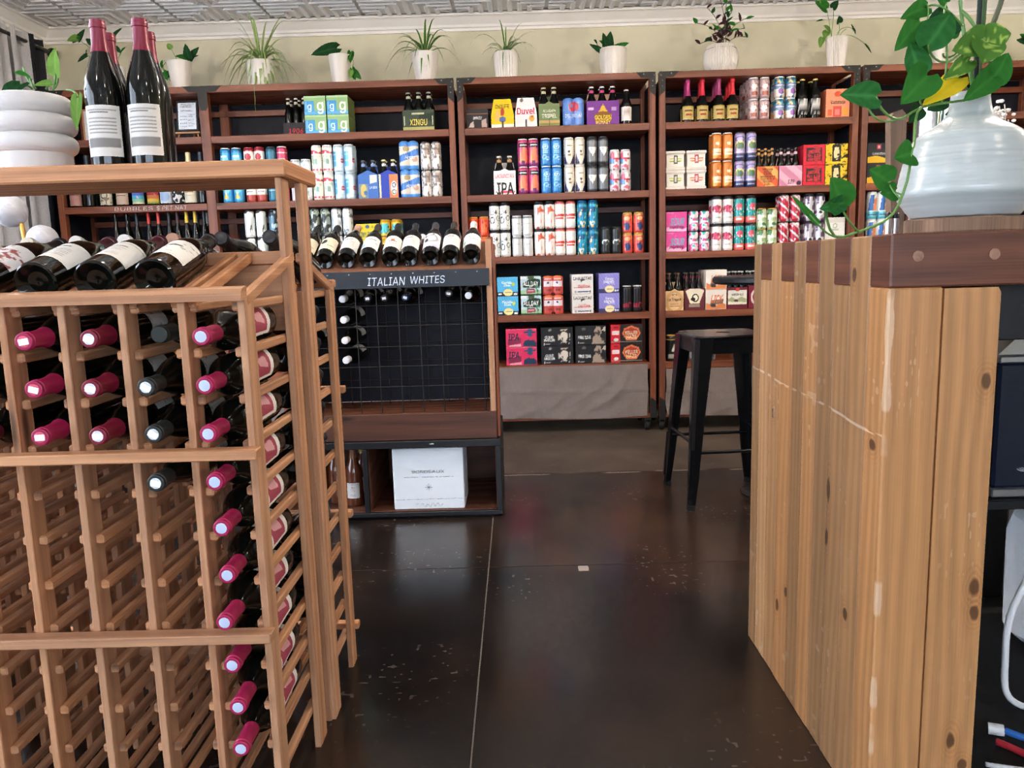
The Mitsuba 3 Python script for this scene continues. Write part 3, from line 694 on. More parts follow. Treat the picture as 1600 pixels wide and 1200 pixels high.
BOX = {  # cartons: (front, side colour, lettering, words); lettering: (text, cu, v, height, width, colour, skew) as shares of the face
 'red_number': (('2a2226', [('b', 0, .2, '4a4146')]), '1d181b', [('1906', .5, .38, .34, .62, 'c8343f', .12)], 'dark carrier with red numerals'),
 'green_g': (('9cc287', [('b', 0, .2, '5fb0df'), ('r', 0, .46, 0, .74, '4fa3d8'), ('r', .06, .1, .3, .7, '8cc8ec'), ('b', 0, .17, '66b8e6'), ('b', .9, 1, 'b5d69f')]), '6f7d4c', [('g', .75, .50, .56, .34, 'f0f3ea', 0), ('g', .25, .45, .36, .22, 'dceefa', 0)], 'green and blue carton'),
 'green_g2': (('9cc287', [('b', 0, .2, '5fb0df'), ('r', 0, .46, 0, .74, '4fa3d8'), ('r', .06, .1, .3, .7, '8cc8ec'), ('b', 0, .17, '66b8e6'), ('b', .9, 1, 'b5d69f')]), '6f7d4c', [('g', .75, .50, .56, .34, 'f0f3ea', 0), ('g', .25, .45, .36, .22, 'dceefa', 0)], 'green and blue carton'),
 'olive': (('3d4a38', [('n', 3, 3, .55, '2b3529', 3), ('b', 0, .16, 'b4ab6e'), ('r', .04, .06, .25, .7, 'd8d3b4'), ('r', .94, .96, .25, .7, 'd8d3b4'), ('r', .3, .7, .80, .84, 'cfcaa8')]), '26301f', [('XINGU', .5, .4, .28, .56, 'e6c85a', 0)], 'olive six-pack carrier'),
 'black_angel': (('2c2729', [('b', .72, .78, '7a5440'), ('p', [(.05, 0), (.18, .3), (.3, .38), (.34, .1), (.25, 0)], 'c9b5ac'), ('p', [(.7, 0), (.7, .42), (.9, .52), (.95, 0)], 'b59a90'), ('b', 0, .06, '3f3338')]), '231f21', [('UNHOLY', .5, .54, .14, .42, 'eee9e6', 0)], 'small black carton with pale figures'),
 'yellow_taper': (('f2c718', [('b', 0, .14, 'f2efe6'), ('e', .28, .42, .12, .2, 'e3b765'), ('e', .5, .3, .15, .1, '5a6aa0'), ('p', [(.42, .62), (.5, .72), (.6, .6), (.56, .42), (.42, .42)], 'c2482f'), ('r', .47, .53, 0, .24, '3a2e10')]), 'd8ac12', [('CHOUFFE', .5, .74, .13, .62, '3c3a16', 0)], 'yellow tapered beer carton'),
 'white_taper': (('ece8e8', [('e', .26, .92, .1, .07, '7c7468'), ('e', .76, .3, .12, .11, 'e4a948'), ('e', .78, .36, .04, .04, 'b06a2a'), ('r', .47, .53, 0, .26, '4a4244'), ('b', .45, .455, 'c0b8b8')]), 'd5d0d0', [('Duvel', .5, .55, .2, .84, 'c81f48', 0)], 'white tapered beer carton'),
 'sage': (('7c8a5e', [('b', 0, .16, '8a8a52'), ('b', .16, .28, 'c9a468'), ('n', 4, 5, .6, '98a070', 2), ('b', .28, .9, '76875a'), ('r', .495, .505, 0, .4, '4f5a3c')]), '626e48', [('TRIPEL', .5, .46, .17, .72, 'f2efe2', 0), ('ALLAGASH', .5, .68, .11, .6, 'e4e2cf', 0)], 'sage green four-pack carrier'),
 'blue_wrap': (('5584cf', [('e', .52, .68, .24, .18, 'c23a58'), ('n', 7, 7, .6, '6f9ae0', 3), ('b', .24, .26, '4470bb')]), '4470bb', [('DELIRIUM', .5, .36, .12, .8, 'cfdcf4', 0)], 'blue shrink-wrapped can pack'),
 'purple': (('7a3a92', [('p', [(.32, .45), (.5, .88), (.68, .45)], 'e0b63a'), ('r', .36, .64, .5, .56, '8a5a20'), ('p', [(.24, .12), (.24, .46), (.5, .58), (.76, .46), (.76, .12)], '8a5a20'), ('r', .05, .2, .62, .74, 'd8c2e2'), ('r', .76, .92, .6, .72, 'b497c6'), ('r', .25, .7, .04, .07, 'e8d8ea')]), '5d2a72', [('GOLDEN', .5, .31, .17, .52, 'f0cf4a', 0), ('MONKEY', .5, .12, .15, .46, 'f0cf4a', 0)], 'purple six-pack carrier'),
 'orange_card': (('ef9a76', [('r', .32, .66, .04, .40, 'd94f48'), ('r', .38, .6, .1, .3, 'f08a80'), ('r', .72, .95, .08, .34, 'e8a43c'), ('r', .08, .26, .08, .3, 'e2653f'), ('e', .5, .82, .16, .1, 'e8603f')]), 'b9684a', [('Vadorade', .5, .54, .12, .62, '5a2f30', 0)], 'orange cider carton'),
 'blue_lager': (('4a76c0', [('r', 0, .48, .02, .62, '7b93a8'), ('e', .26, .34, .16, .28, 'd8c070'), ('p', [(.58, .62), (.58, 1), (.95, 1), (.95, .7)], 'e6e4d8'), ('e', .36, .24, .1, .1, '5a7fb0')]), '33589a', [('LAGER', .74, .46, .1, .4, 'e8eef6', 0)], 'mid blue lager carrier'),
 'cobalt_orange': (('3a4fb8', [('r', 0, .12, 0, 1, 'd8d2b8'), ('r', .55, 1, 0, 1, 'd98a5c'), ('e', .78, .42, .17, .3, 'e6e2dc'), ('o', .78, .55, .1, .11, '4a5a8a'), ('o', .78, .26, .12, .1, '6a6a60')]), '2f409a', [], 'cobalt and orange lager carrier'),
 'blue_beige': (('e0d8cb', [('b', .8, 1, '4f8fd6'), ('b', 0, .14, '4f8fd6'), ('d', .36, .26, .12, '3f7fcf'), ('e', .36, .72, .16, .09, 'b09a6a'), ('e', .8, .34, .14, .1, 'c9a08a')]), '6f9fd6', [('Hinano', .55, .42, .12, .5, 'e9eef4', .2)], 'blue and beige wrapped can pack'),
 'white_ipa': (('f0e9e6', [('r', .28, .86, .07, .15, 'd8465c'), ('e', .12, .11, .05, .04, '9a9a96'), ('e', .93, .11, .04, .04, 'd8465c')]), 'd8d0cc', [('IPA', .52, .26, .46, .78, '2b2a2c', 0), ('LAGUNITAS', .5, .77, .16, .86, 'dd7a84', 0)], 'white four-pack carrier'),
 'white_lime': (('e6dfd3', [('r', .16, .86, .56, .62, 'b8c430'), ('r', .16, .86, .46, .52, 'b8c430'), ('r', .22, .8, .43, .46, '4a5a1c'), ('r', .42, .64, .34, .78, '4e5640'), ('r', .46, .60, .42, .70, 'cfcabb')]), 'cfc7ba', [], 'white and lime wrapped can pack'),
 'white_peach': (('e6ddd4', [('r', .16, .88, .56, .62, 'e8784a'), ('r', .16, .88, .46, .52, 'eda060'), ('r', .24, .82, .43, .46, 'b24a30'), ('r', .42, .64, .34, .78, 'b8324a'), ('r', .46, .60, .42, .70, 'e8c8c0')]), 'cfc5bc', [], 'white and peach wrapped can pack'),
 'peach_stripe': (('f0a85c', [('s', 45, 1.6, .5, 'd9603a')]), 'b8673a', [('WOLFFER', .5, .84, .085, .5, '2a201c', 0), ('PEACH', .5, .73, .085, .38, '2a201c', 0), ('CIDER', .5, .62, .085, .36, '2a201c', 0), ('UNDENIABLY', .5, .49, .085, .72, '2a201c', 0), ('PERFECTLY', .5, .37, .085, .66, '2a201c', 0), ('PEACHY', .5, .25, .085, .46, '2a201c', 0), ('RIPE', .5, .12, .085, .3, '2a201c', 0)], 'orange striped six-pack carrier'),
 'pink_stripe': (('eab4c6', [('s', 45, 1.7, .5, 'd58ba6'), ('e', .86, .14, .1, .11, '3a2a34')]), 'c98aa2', [('139', .52, .22, .2, .3, '6a3a50', .2)], 'pink striped six-pack carrier'),
 'red_crate': (('d8283c', [('r', .14, .86, .18, .84, '3f1d22'), ('o', .5, .5, .3, .26, '8e3038'), ('n', 8, 8, .64, 'b0353f', 3)]), 'a81f30', [('ORIGINAL', .5, .64, .14, .58, 'e24a50', 0), ('No 139', .5, .45, .13, .62, 'e24a50', 0), ('HARD CIDER', .5, .27, .11, .6, 'e24a50', 0)], 'red cider carton'),
 'yellow_crate': (('eec42e', [('r', .3, .68, .12, .92, '2d2820'), ('e', .49, .52, .13, .32, 'e9dba8'), ('n', 9, 9, .58, '2d2820', 2), ('r', .40, .58, .72, .82, 'e9dba8'), ('r', .08, .2, .44, .54, 'b28a1c'), ('r', .78, .9, .44, .54, 'b28a1c')]), 'c29c20', [], 'yellow carton with ornate black panel'),
 'black_yellow': (('26282c', [('p', [(0, 0), (0, .3), (.4, .38), (1, .16), (1, 0)], 'e6b52e'), ('r', .42, .58, .7, .92, 'b83a4a'), ('e', .5, .8, .05, .06, 'e8d8d8')]), '1b1c20', [('CANTEEN', .5, .46, .1, .56, 'c9c9c8', 0)], 'black carton with yellow wave'),
 'black_pink': (('26282c', [('p', [(0, 0), (0, .3), (.4, .38), (1, .16), (1, 0)], 'e0606c'), ('r', .42, .58, .7, .92, 'b83a4a')]), '1b1c20', [], 'black carton with pink wave'),
 'yellow_bomb': (('dcc52c', [('e', .5, .84, .09, .1, '4a6a8a'), ('n', 7, 5, .64, 'b8a01c', 2), ('b', .1, .14, '9a8a20')]), 'b8a220', [('TINY BOMB', .5, .42, .26, .86, '4f6a68', 0)], 'yellow carton with round blue emblem'),
 'pink_sour': (('d84a94', [('p', [(0, 0), (0, .2), (.2, .3), (.35, .12), (.6, .25), (.8, .1), (1, .22), (1, 0)], 'f2b8d6'), ('n', 5, 5, .62, 'e678b0', 4)]), 'b23a78', [('SOUR', .55, .5, .34, .66, '62b8c8', .15), ('monkey', .5, .24, .16, .7, '4a1a3a', 0)], 'hot pink carton'),
 'white_card': (('e6e4dc', [('b', .82, 1, 'd8d5ca'), ('r', .3, .7, .55, .62, 'b8bfae'), ('o', .5, .72, .12, .08, '98a88c')]), 'c9c6bc', [], 'plain white carton'),
 'florida': (('4fb0de', [('b', 0, .22, '1d232e'), ('s', 20, 9, .2, '6cc0e6'), ('b', 0, .22, '1d232e'), ('e', .52, .19, .23, .19, 'f0e2a0'), ('r', .36, .68, .17, .21, '6a6a48'), ('e', .78, .62, .08, .1, 'c8d86a'), ('r', .04, .22, .06, .14, 'd6d6d4'), ('r', .8, .96, .05, .15, 'd6d6d4'), ('b', .985, 1, '8fd2f0')]), '3a8ab4', [('Florida', .46, .70, .13, .5, 'f4f6f4', .1), ('Man', .48, .56, .12, .32, 'f4f6f4', .1)], 'sky blue carton'),
 'allday': (('b8cfd6', [('b', 0, .08, '2f4a36'), ('b', .08, .26, '9fc39a'), ('p', [(.1, .42), (.12, .66), (.3, .74), (.5, .92), (.95, .82), (.98, .6), (.9, .36)], '20382e'), ('r', .36, .66, .86, 1, '4a5a36'), ('r', 0, .3, .86, 1, 'e8ecec'), ('p', [(.3, .1), (.3, .34), (.68, .36), (.72, .12)], '9c4a58'), ('r', .34, .64, .2, .26, 'd8a8b0'), ('n', 6, 6, .7, '4f7a5a', 3)]), '3f5f4a', [('ALL DAY', .5, .6, .22, .72, 'f6f6f2', 0), ('IPA', .5, .47, .1, .16, 'f6f6f2', 0)], 'green session beer carton'),
 'red_wrap': (('c04a40', [('r', .04, .96, .42, .72, 'e6dce2'), ('e', .27, .62, .05, .06, '3a2a4a'), ('e', .71, .62, .05, .06, '3a2a4a'), ('b', .86, 1, 'd9683f'), ('r', .1, .45, .78, .86, 'e8b0a0'), ('r', .55, .9, .78, .86, 'e8b0a0'), ('r', .2, .42, .2, .3, '8a2f3a'), ('r', .62, .86, .2, .3, '8a2f3a'), ('e', .5, 0, .1, .12, '2a1416'), ('r', .49, .51, 0, 1, '8f3a34')]), 'a83c34', [], 'red and white wrapped can pack'),
 'white_dog': (('e2ddd8', [('e', .5, .66, .1, .09, '2a2626'), ('e', .53, .62, .06, .06, 'e8e2dc'), ('p', [(.28, .28), (.4, .5), (.66, .5), (.6, .3)], 'dcd2ca'), ('r', .1, .9, .30, .33, 'c85a56'), ('r', .36, .66, .20, .22, 'c89a98'), ('r', .26, .78, .06, .13, '3a4a7c'), ('e', .86, .1, .04, .05, '3a4a5a'), ('e', .16, .1, .05, .06, '9a9a98')]), 'b9b3ae', [('LAGUNITAS', .5, .78, .15, .86, '3b393a', 0), ('DayTime', .56, .38, .14, .56, 'c8454c', .15)], 'white carton with red script'),
 'lilac': (('8a84cc', [('b', 0, .2, '3a3860'), ('s', 30, 8, .2, '9a94d8'), ('b', 0, .2, '3a3860'), ('e', .52, .19, .23, .18, 'efe2b2'), ('r', .38, .66, .17, .2, '5a5038'), ('e', .8, .11, .04, .06, 'e8e4ee'), ('r', .86, .97, .06, .15, 'c8c4de')]), '5f5a9a', [('Fancy', .52, .72, .13, .4, 'f4f1fa', .05), ('papers', .5, .58, .14, .52, 'f4f1fa', .05), ('HAZY IPA', .6, .46, .08, .36, 'dcd8ee', 0)], 'lilac carton'),
 'tan_abbey': (('dcb583', [('b', 0, .2, 'e6c594'), ('b', .2, .215, '6a4a2c'), ('r', .36, .66, .78, 1, '3a2030'), ('o', .5, .42, .5, .6, 'caa06c'), ('r', .3, .72, .33, .35, '8a6a44')]), 'b8935f', [('Q', .51, .82, .14, .12, 'efe6dc', 0), ('La Trappe', .5, .56, .14, .74, '4a2c20', 0)], 'tan four-pack carrier'),
 'maroon_fan': (('57202a', [('s', 45, 9, .3, '6e2d36'), ('s', -45, 9, .3, '6e2d36'), ('p', [(.04, .9), (.3, 1), (.7, 1), (.98, .9), (.74, .3), (.28, .3)], 'e9e0c6'), ('o', .54, .56, .17, .2, '26221f'), ('e', .42, .5, .12, .08, '26221f'), ('r', .22, .76, .12, .28, '9a8a7a')]), '3f161e', [], 'maroon carrier with cream fan label'),
 'orange_lick': (('efe6da', [('p', [(0, 0), (0, .36), (.2, .26), (.5, .2), (.8, .34), (1, .22), (1, 0)], 'dd8a58'), ('p', [(.2, .2), (.26, .46), (.86, .54), (.84, .3)], '8a6a5c'), ('p', [(.22, .14), (.3, .3), (.5, .26), (.5, .12)], '3a3434')]), 'd9c9b8', [('LICK', .54, .54, .36, .56, 'dd7a48', .2)], 'white and orange carton'),
 'amber_river': (('6a2230', [('r', .03, .97, .2, .88, 'e9e5d8'), ('p', [(.03, .42), (.2, .56), (.45, .44), (.7, .56), (.97, .46), (.97, .3), (.03, .34)], 'a8ae84'), ('e', .44, .38, .1, .06, '4f2c3a'), ('r', .42, .6, .82, .98, 'c8403c')]), '4f1822', [('AMBER ALE', .5, .66, .1, .6, '4a3a34', 0)], 'maroon and cream amber ale carrier'),
 'maroon_plain': (('7a2034', [('o', .4, .5, .3, .35, 'd8c4c0')]), '5c1626', [], 'plain maroon carrier'),
 'pink_cowboy': (('d8325e', [('p', [(.55, 0), (.58, .3), (.72, .4), (.9, .36), (1, .22), (1, 0)], '22384f'), ('e', .78, .8, .2, .06, '2a4a6c'), ('p', [(.68, .78), (.72, .96), (.84, .96), (.88, .78)], '2a4a6c'), ('e', .78, .66, .09, .1, '33506a'), ('p', [(.05, .1), (.08, .42), (.5, .52), (.5, .2)], '8a2a4a'), ('p', [(.1, .0), (.1, .1), (.5, .18), (.5, 0)], 'e8a0b0'), ('n', 4, 4, .68, 'e85a78', 6), ('b', .985, 1, 'f08aa0')]), '9a2444', [('IPA', .25, .56, .36, .36, '2a2f4c', .08)], 'pink and blue carton with rider'),
 'black_crest': (('1c1c1f', [('e', .72, .5, .13, .26, 'd6cdc0'), ('p', [(.58, .06), (.66, .2), (.86, .06), (.9, .12), (.74, .3)], 'c9c0b2'), ('p', [(.6, .9), (.64, .74), (.8, .74), (.86, .9)], 'b8a58c'), ('r', .53, .58, .3, .62, 'c9c0b2'), ('r', .88, .92, .3, .64, 'c9c0b2'), ('n', 12, 9, .62, '1c1c1f', 3), ('e', .28, .86, .05, .06, '8a8682'), ('r', .08, .12, .04, .14, 'd8d8d8'), ('r', .14, .3, .05, .1, '9a9a9a')]), '121214', [('CLOUD', .26, .47, .13, .26, 'f2f2f0', 0), ('DWELLER', .26, .31, .13, .34, 'f2f2f0', 0)], 'black carton with pale winged crest'),
 'black_dive': (('1c1c1f', [('p', [(.54, 0), (.58, .4), (.66, .5), (.6, .7), (.7, .96), (.84, .9), (.86, .6), (.8, .4), (.94, .16), (.96, 0)], '9c8b7c'), ('n', 9, 8, .6, '3a3430', 4), ('p', [(.86, .72), (.96, .96), (1, .9), (.98, .7)], 'b8b0a8'), ('r', 0, .52, 0, 1, '1c1c1f'), ('e', .28, .84, .07, .08, '5a5856'), ('r', .08, .12, .06, .16, 'd8d8d8'), ('r', .14, .3, .07, .12, '9a9a9a')]), '121214', [('FREE DIVE', .3, .38, .16, .42, 'f2f2f0', 0)], 'black carton with diving figure'),
 'black_flame': (('1d1a19', [('r', 0, .3, 0, 1, 'c8242f'), ('r', .05, .25, .45, .68, 'e6d2d0'), ('e', .16, .2, .07, .1, 'e8dcd8'), ('e', .16, .85, .08, .06, '8a1a24'), ('p', [(.36, .5), (.42, .78), (.64, .94), (.88, .78), (.94, .5), (.8, .14), (.5, .14)], 'd9764a'), ('p', [(.4, .48), (.46, .72), (.64, .84), (.84, .72), (.9, .48), (.82, .34), (.48, .34)], 'a8342a'), ('d', .1, .0, .03, '7a746c')]), '8a1a24', [('KELLER', .65, .55, .18, .4, 'f0d8b0', 0), ('HAZE', .65, .33, .18, .34, 'f0d8b0', 0)], 'black and red carton with orange shield'),
}


# ---------------------------------------------------------------- cans
CAN_R = .0308
CAN_H = {'tall': .160, 'short': .121}


def can_shapes(design, size):
    h, r, n = CAN_H[size], CAN_R, 44
    body = [(r * .86, .0), (r * .90, .0012), (r, .010)] + [(r, .010 + (h - .026) * t) for t in np.linspace(0, 1, 27)[1:]] + [(r * .93, h - .009), (r * .86, h - .006)]
    v, f = lathe(body, n)
    a = np.arctan2(v[:, 0], -v[:, 1])                   # 0 towards the shop, + towards +x
    u = .5 + a / math.pi * 1.0
    col = paint(DES[design][0], np.mod(u + .5, 2) - .5, np.clip((v[:, 2] - .006) / (h - .016), 0, 1))
    r0 = r * .86
    lid = lathe([(r0, h - .0065), (r0 * 1.03, h - .003), (r0 * 1.03, h), (r0 * .93, h), (r0 * .88, h - .005), (0, h - .005)], 28)
    foot = lathe([(r * .85, .0002), (r * .87, .0035), (r * .94, .0062), (r * 1.0, .0105)], 28)
    lid = tinted(lid, LID[DES[design][2]], 'can_print', 30)
    return mikit.ply((v, f), 'can_print', smooth=True, color=col), lid


ORDINAL = ['front', 'second', 'third', 'fourth']
CANS = [  # design, shelf, bay, x of each column, cans per column, size, rows behind
    ('mauve', 'A', 4, [1.427, 1.492], 2, 'short', 3),
    ('lagoon', 'A', 4, [1.58, 1.647], 2, 'short', 1),
    ('azure', 'B', 2, [-1.727, -1.661], 2, 'tall', 0),
    ('red_white', 'B', 2, [-1.586, -1.522], 2, 'tall', 0),
    ('slate_pink', 'B', 2, [-1.452], 2, 'tall', 0),
    ('raspberry', 'B', 2, [-1.387], 2, 'tall', 0),
    ('white_silver', 'B', 2, [-1.311, -1.249], 2, 'short', 0),
    ('red_band', 'B', 2, [-1.18, -1.115], 2, 'tall', 0),
    ('pale_blue', 'B', 2, [-1.049, -0.985], 2, 'tall', 1),
    ('silver', 'B', 2, [-0.525, -0.463], 2, 'tall', 0),
    ('magenta', 'B', 3, [0.056, 0.119], 2, 'tall', 0),
    ('royal', 'B', 3, [0.193, 0.256], 2, 'tall', 0),
    ('cream', 'B', 3, [0.332, 0.396], 2, 'tall', 0),
    ('grey_triangle', 'B', 3, [0.47, 0.536], 2, 'tall', 0),
    ('blue_white', 'B', 3, [0.604, 0.669], 2, 'short', 0),
    ('orange', 'B', 4, [1.212, 1.278], 2, 'tall', 1),
    ('lavender', 'B', 4, [1.351, 1.418], 2, 'tall', 0),
    ('white_black', 'C', 2, [-1.611, -1.541], 2, 'tall', 0),
    ('black_silver', 'C', 2, [-1.463], 2, 'tall', 0),
    ('white_short', 'C', 2, [-1.279], 2, 'short', 0),
    ('black_marble', 'C', 2, [-1.214, -1.148], 2, 'tall', 0),
    ('white_scribble', 'C', 2, [-1.083, -1.015], 2, 'tall', 0),
    ('yellow_teal', 'C', 2, [-0.79, -0.722], 2, 'short', 1),
    ('mint', 'C', 2, [-0.635, -0.565], 1, 'short', 0),
    ('vermilion', 'C', 3, [-0.253, -0.192], 2, 'short', 0),
    ('white_bird', 'C', 3, [-0.126, -0.062], 2, 'tall', 0),
    ('plain_white', 'C', 3, [0.009, 0.074], 2, 'short', 0),
    ('watercolour', 'C', 3, [0.145, 0.207], 2, 'tall', 0),
    ('white_redword', 'C', 3, [0.27, 0.335], 2, 'tall', 0),
    ('teal_art', 'C', 3, [0.405, 0.47], 2, 'tall', 0),
    ('black_logo', 'C', 3, [0.546, 0.61], 1, 'tall', 0),
    ('coral_gold', 'C', 3, [0.678, 0.745], 2, 'short', 0),
    ('candy', 'C', 4, [1.077, 1.143], 2, 'short', 0),
    ('berry', 'C', 4, [1.217, 1.285], 2, 'tall', 1),
    ('teal_coral', 'C', 4, [1.353, 1.422], 2, 'tall', 0),
    ('pale_green', 'C', 4, [1.487, 1.551], 2, 'short', 0),
    ('red_silver', 'C', 4, [1.622, 1.689], 2, 'tall', 1),
    ('plum_silver', 'C', 4, [1.772, 1.836], 2, 'tall', 1),
    ('blue_heron', 'C', 5, [2.15, 2.211], 2, 'tall', 0),
    ('coral_crane', 'C', 5, [2.274], 2, 'tall', 0),
    ('black_red', 'D', 3, [0.674, 0.734], 1, 'tall', 0),
    ('black_gold', 'E', 4, [0.942], 1, 'tall', 0),
    ('pewter', 'E', 4, [1.012, 1.084], 1, 'tall', 0),
    ('steel_top', 'E', 4, [1.188, 1.397], 1, 'tall', 0)]
BOXES = [  # design, shelf, bay, x, width, height, layers, kind, depth, y of the front
    ('red_number', 'A', 2, -1.306, 0.15, 0.081, 1, 'six', 0.15, 4.95),
    ('green_g', 'A', 2, -1.167, 0.131, 0.109, 2, 'box', 0.2, 4.885),
    ('green_g2', 'A', 2, -1.034, 0.13, 0.109, 2, 'box', 0.2, 4.885),
    ('olive', 'A', 2, -0.557, 0.19, 0.121, 1, 'six', 0.17, 4.885),
    ('black_angel', 'A', 3, -0.207, 0.131, 0.115, 1, 'box', 0.13, 4.885),
    ('yellow_taper', 'A', 3, -0.058, 0.138, 0.166, 1, 'taper', 0.13, 4.885),
    ('white_taper', 'A', 3, 0.081, 0.133, 0.17, 1, 'taper', 0.13, 4.885),
    ('sage', 'A', 3, 0.219, 0.128, 0.133, 1, 'four', 0.13, 4.885),
    ('blue_wrap', 'A', 3, 0.362, 0.129, 0.162, 1, 'wrap', 0.13, 4.885),
    ('purple', 'A', 3, 0.537, 0.195, 0.14, 1, 'six', 0.17, 4.885),
    ('orange_card', 'A', 4, 1.92, 0.144, 0.165, 1, 'box', 0.25, 4.885),
    ('blue_lager', 'B', 2, -0.876, 0.125, 0.142, 1, 'gable', 0.13, 4.885),
    ('cobalt_orange', 'B', 2, -0.754, 0.119, 0.142, 1, 'gable', 0.13, 4.885),
    ('blue_beige', 'B', 2, -0.625, 0.119, 0.166, 2, 'wrap', 0.14, 4.885),
    ('white_ipa', 'B', 3, -0.056, 0.135, 0.142, 1, 'four', 0.13, 4.885),
    ('white_lime', 'B', 4, 0.966, 0.119, 0.113, 2, 'shrink', 0.13, 4.885),
    ('white_peach', 'B', 4, 1.091, 0.123, 0.113, 2, 'shrink', 0.13, 4.885),
    ('peach_stripe', 'B', 4, 1.515, 0.128, 0.121, 1, 'six', 0.17, 4.885),
    ('pink_stripe', 'B', 4, 1.653, 0.14, 0.121, 1, 'six', 0.17, 4.885),
    ('red_crate', 'B', 4, 1.79, 0.132, 0.119, 2, 'box', 0.24, 4.885),
    ('yellow_crate', 'B', 4, 1.924, 0.134, 0.12, 2, 'box', 0.24, 4.885),
    ('black_yellow', 'B', 5, 2.173, 0.139, 0.118, 2, 'box', 0.14, 4.885),
    ('black_pink', 'B', 5, 2.308, 0.125, 0.118, 2, 'box', 0.14, 4.885),
    ('yellow_bomb', 'C', 2, -0.895, 0.141, 0.111, 2, 'box', 0.13, 4.885),
    ('pink_sour', 'C', 4, 0.972, 0.129, 0.119, 2, 'box', 0.13, 4.885),
    ('white_card', 'C', 4, 1.927, 0.122, 0.178, 1, 'box', 0.14, 4.885),
    ('florida', 'D', 3, -0.058, 0.13, 0.117, 2, 'box', 0.13, 4.885),
    ('allday', 'D', 3, 0.084, 0.13, 0.118, 2, 'box', 0.13, 4.885),
    ('red_wrap', 'D', 3, 0.219, 0.129, 0.118, 2, 'wrap', 0.13, 4.885),
    ('white_dog', 'D', 3, 0.4, 0.134, 0.119, 2, 'box', 0.2, 4.885),
    ('lilac', 'D', 3, 0.562, 0.129, 0.12, 2, 'box', 0.22, 4.885),
    ('tan_abbey', 'D', 4, 0.961, 0.115, 0.121, 1, 'four', 0.13, 4.885),
    ('maroon_fan', 'D', 4, 1.084, 0.126, 0.133, 1, 'six', 0.17, 4.885),
    ('orange_lick', 'D', 4, 1.215, 0.131, 0.121, 2, 'box', 0.2, 4.885),
    ('amber_river', 'D', 4, 1.345, 0.127, 0.132, 1, 'six', 0.17, 4.885),
    ('maroon_plain', 'D', 4, 1.476, 0.129, 0.14, 1, 'six', 0.17, 4.885),
    ('pink_cowboy', 'E', 3, 0.017, 0.194, 0.113, 2, 'box', 0.26, 4.885),
    ('black_crest', 'E', 3, 0.237, 0.201, 0.115, 2, 'box', 0.26, 4.885),
    ('black_dive', 'E', 3, 0.445, 0.192, 0.117, 2, 'box', 0.26, 4.885),
    ('black_flame', 'E', 3, 0.667, 0.198, 0.118, 2, 'box', 0.26, 4.885)]
_cells = {}
for c in CANS:
    _cells.setdefault((c[2], c[1]), []).append((min(c[3]), DES[c[0]][1]))
for b in BOXES:
    _cells.setdefault((b[2], b[1]), []).append((b[3], BOX[b[0]][3]))
BAY_SIDE = {2: 'wine bottles', 3: 'post', 4: 'post', 5: 'post'}


def beside(bay, sh, x, own, side):
    """What stands next to x on that side of the same shelf."""
    best = None
    for xx, name in _cells.get((bay, sh), []):
        if name != own and (xx - x) * side > 0 and (best is None or abs(xx - x) < abs(best[0] - x)):
            best = (xx, name)
    return best[1] if best else ('shelving post')


def short(name):
    return name.replace('-pack carrier', ' pack').replace('shrink-wrapped ', '').replace(' with ', ' / ').split(' / ')[0]


for (design, sh, bay, xs, levels, size, back) in CANS:
    if len(xs) == 2 and xs[1] - xs[0] < .0626:
        mid = (xs[0] + xs[1]) / 2
        xs = [mid - .0314, mid + .0314]
    body, lid = can_shapes(design, size)
    words = DES[design][1]
    for i, x in enumerate(xs):
        side = -1 if i == 0 else 1
        near = short(beside(bay, sh, x, words, side))
        for lv in range(levels):
            for bk in range(back + 1):
                yaw = rng.uniform(-14, 14) if bk == 0 else rng.uniform(-60, 60)
                pos = 'single' if levels == 1 else ('upper', 'lower')[lv == 0]
                full_near = beside(bay, sh, x, words, side)
                lab = f'{pos} {words} beside the {full_near}' if bk == 0 else f'{pos} {words}, {ORDINAL[bk]} row, beside the {full_near}'
                if len(lab.split()) > 16:
                    lab = f'{pos} {words}' + (f', {ORDINAL[bk]} row,' if bk else '') + f' beside the {near}'
                k = thing('can', lab, 'can', f'cans: {words}')
                m = T().translate([x + (.0006 * bk), YF + .024 + CAN_R + bk * .064, SHELF[sh] + .0004 + lv * (CAN_H[size] + .0004)]).rotate([0, 0, 1], yaw)
                add(k, 'body', placed(body, m))
                add(k, 'lid', placed(lid, m))


# ---------------------------------------------------------------- cartons, carriers and wrapped packs
def face_grid(x0, x1, z0, z1, y, outline=None, n=40):
    """A printed front face, a fine grid in the plane y; outline(u, v) -> keep."""
    nu, nv = n, max(16, int(n * (z1 - z0) / (x1 - x0)))
    u, v = np.meshgrid(np.linspace(0, 1, nu + 1), np.linspace(0, 1, nv + 1), indexing='ij')
    P = np.stack([x0 + u * (x1 - x0), np.full_like(u, y), z0 + v * (z1 - z0)], -1).reshape(-1, 3)
    f = []
    for i in range(nu):
        for j in range(nv):
            a = i * (nv + 1) + j
            f += [(a, a + nv + 1, a + nv + 2), (a, a + nv + 2, a + 1)]
    return P, np.array(f), u.ravel(), v.ravel()


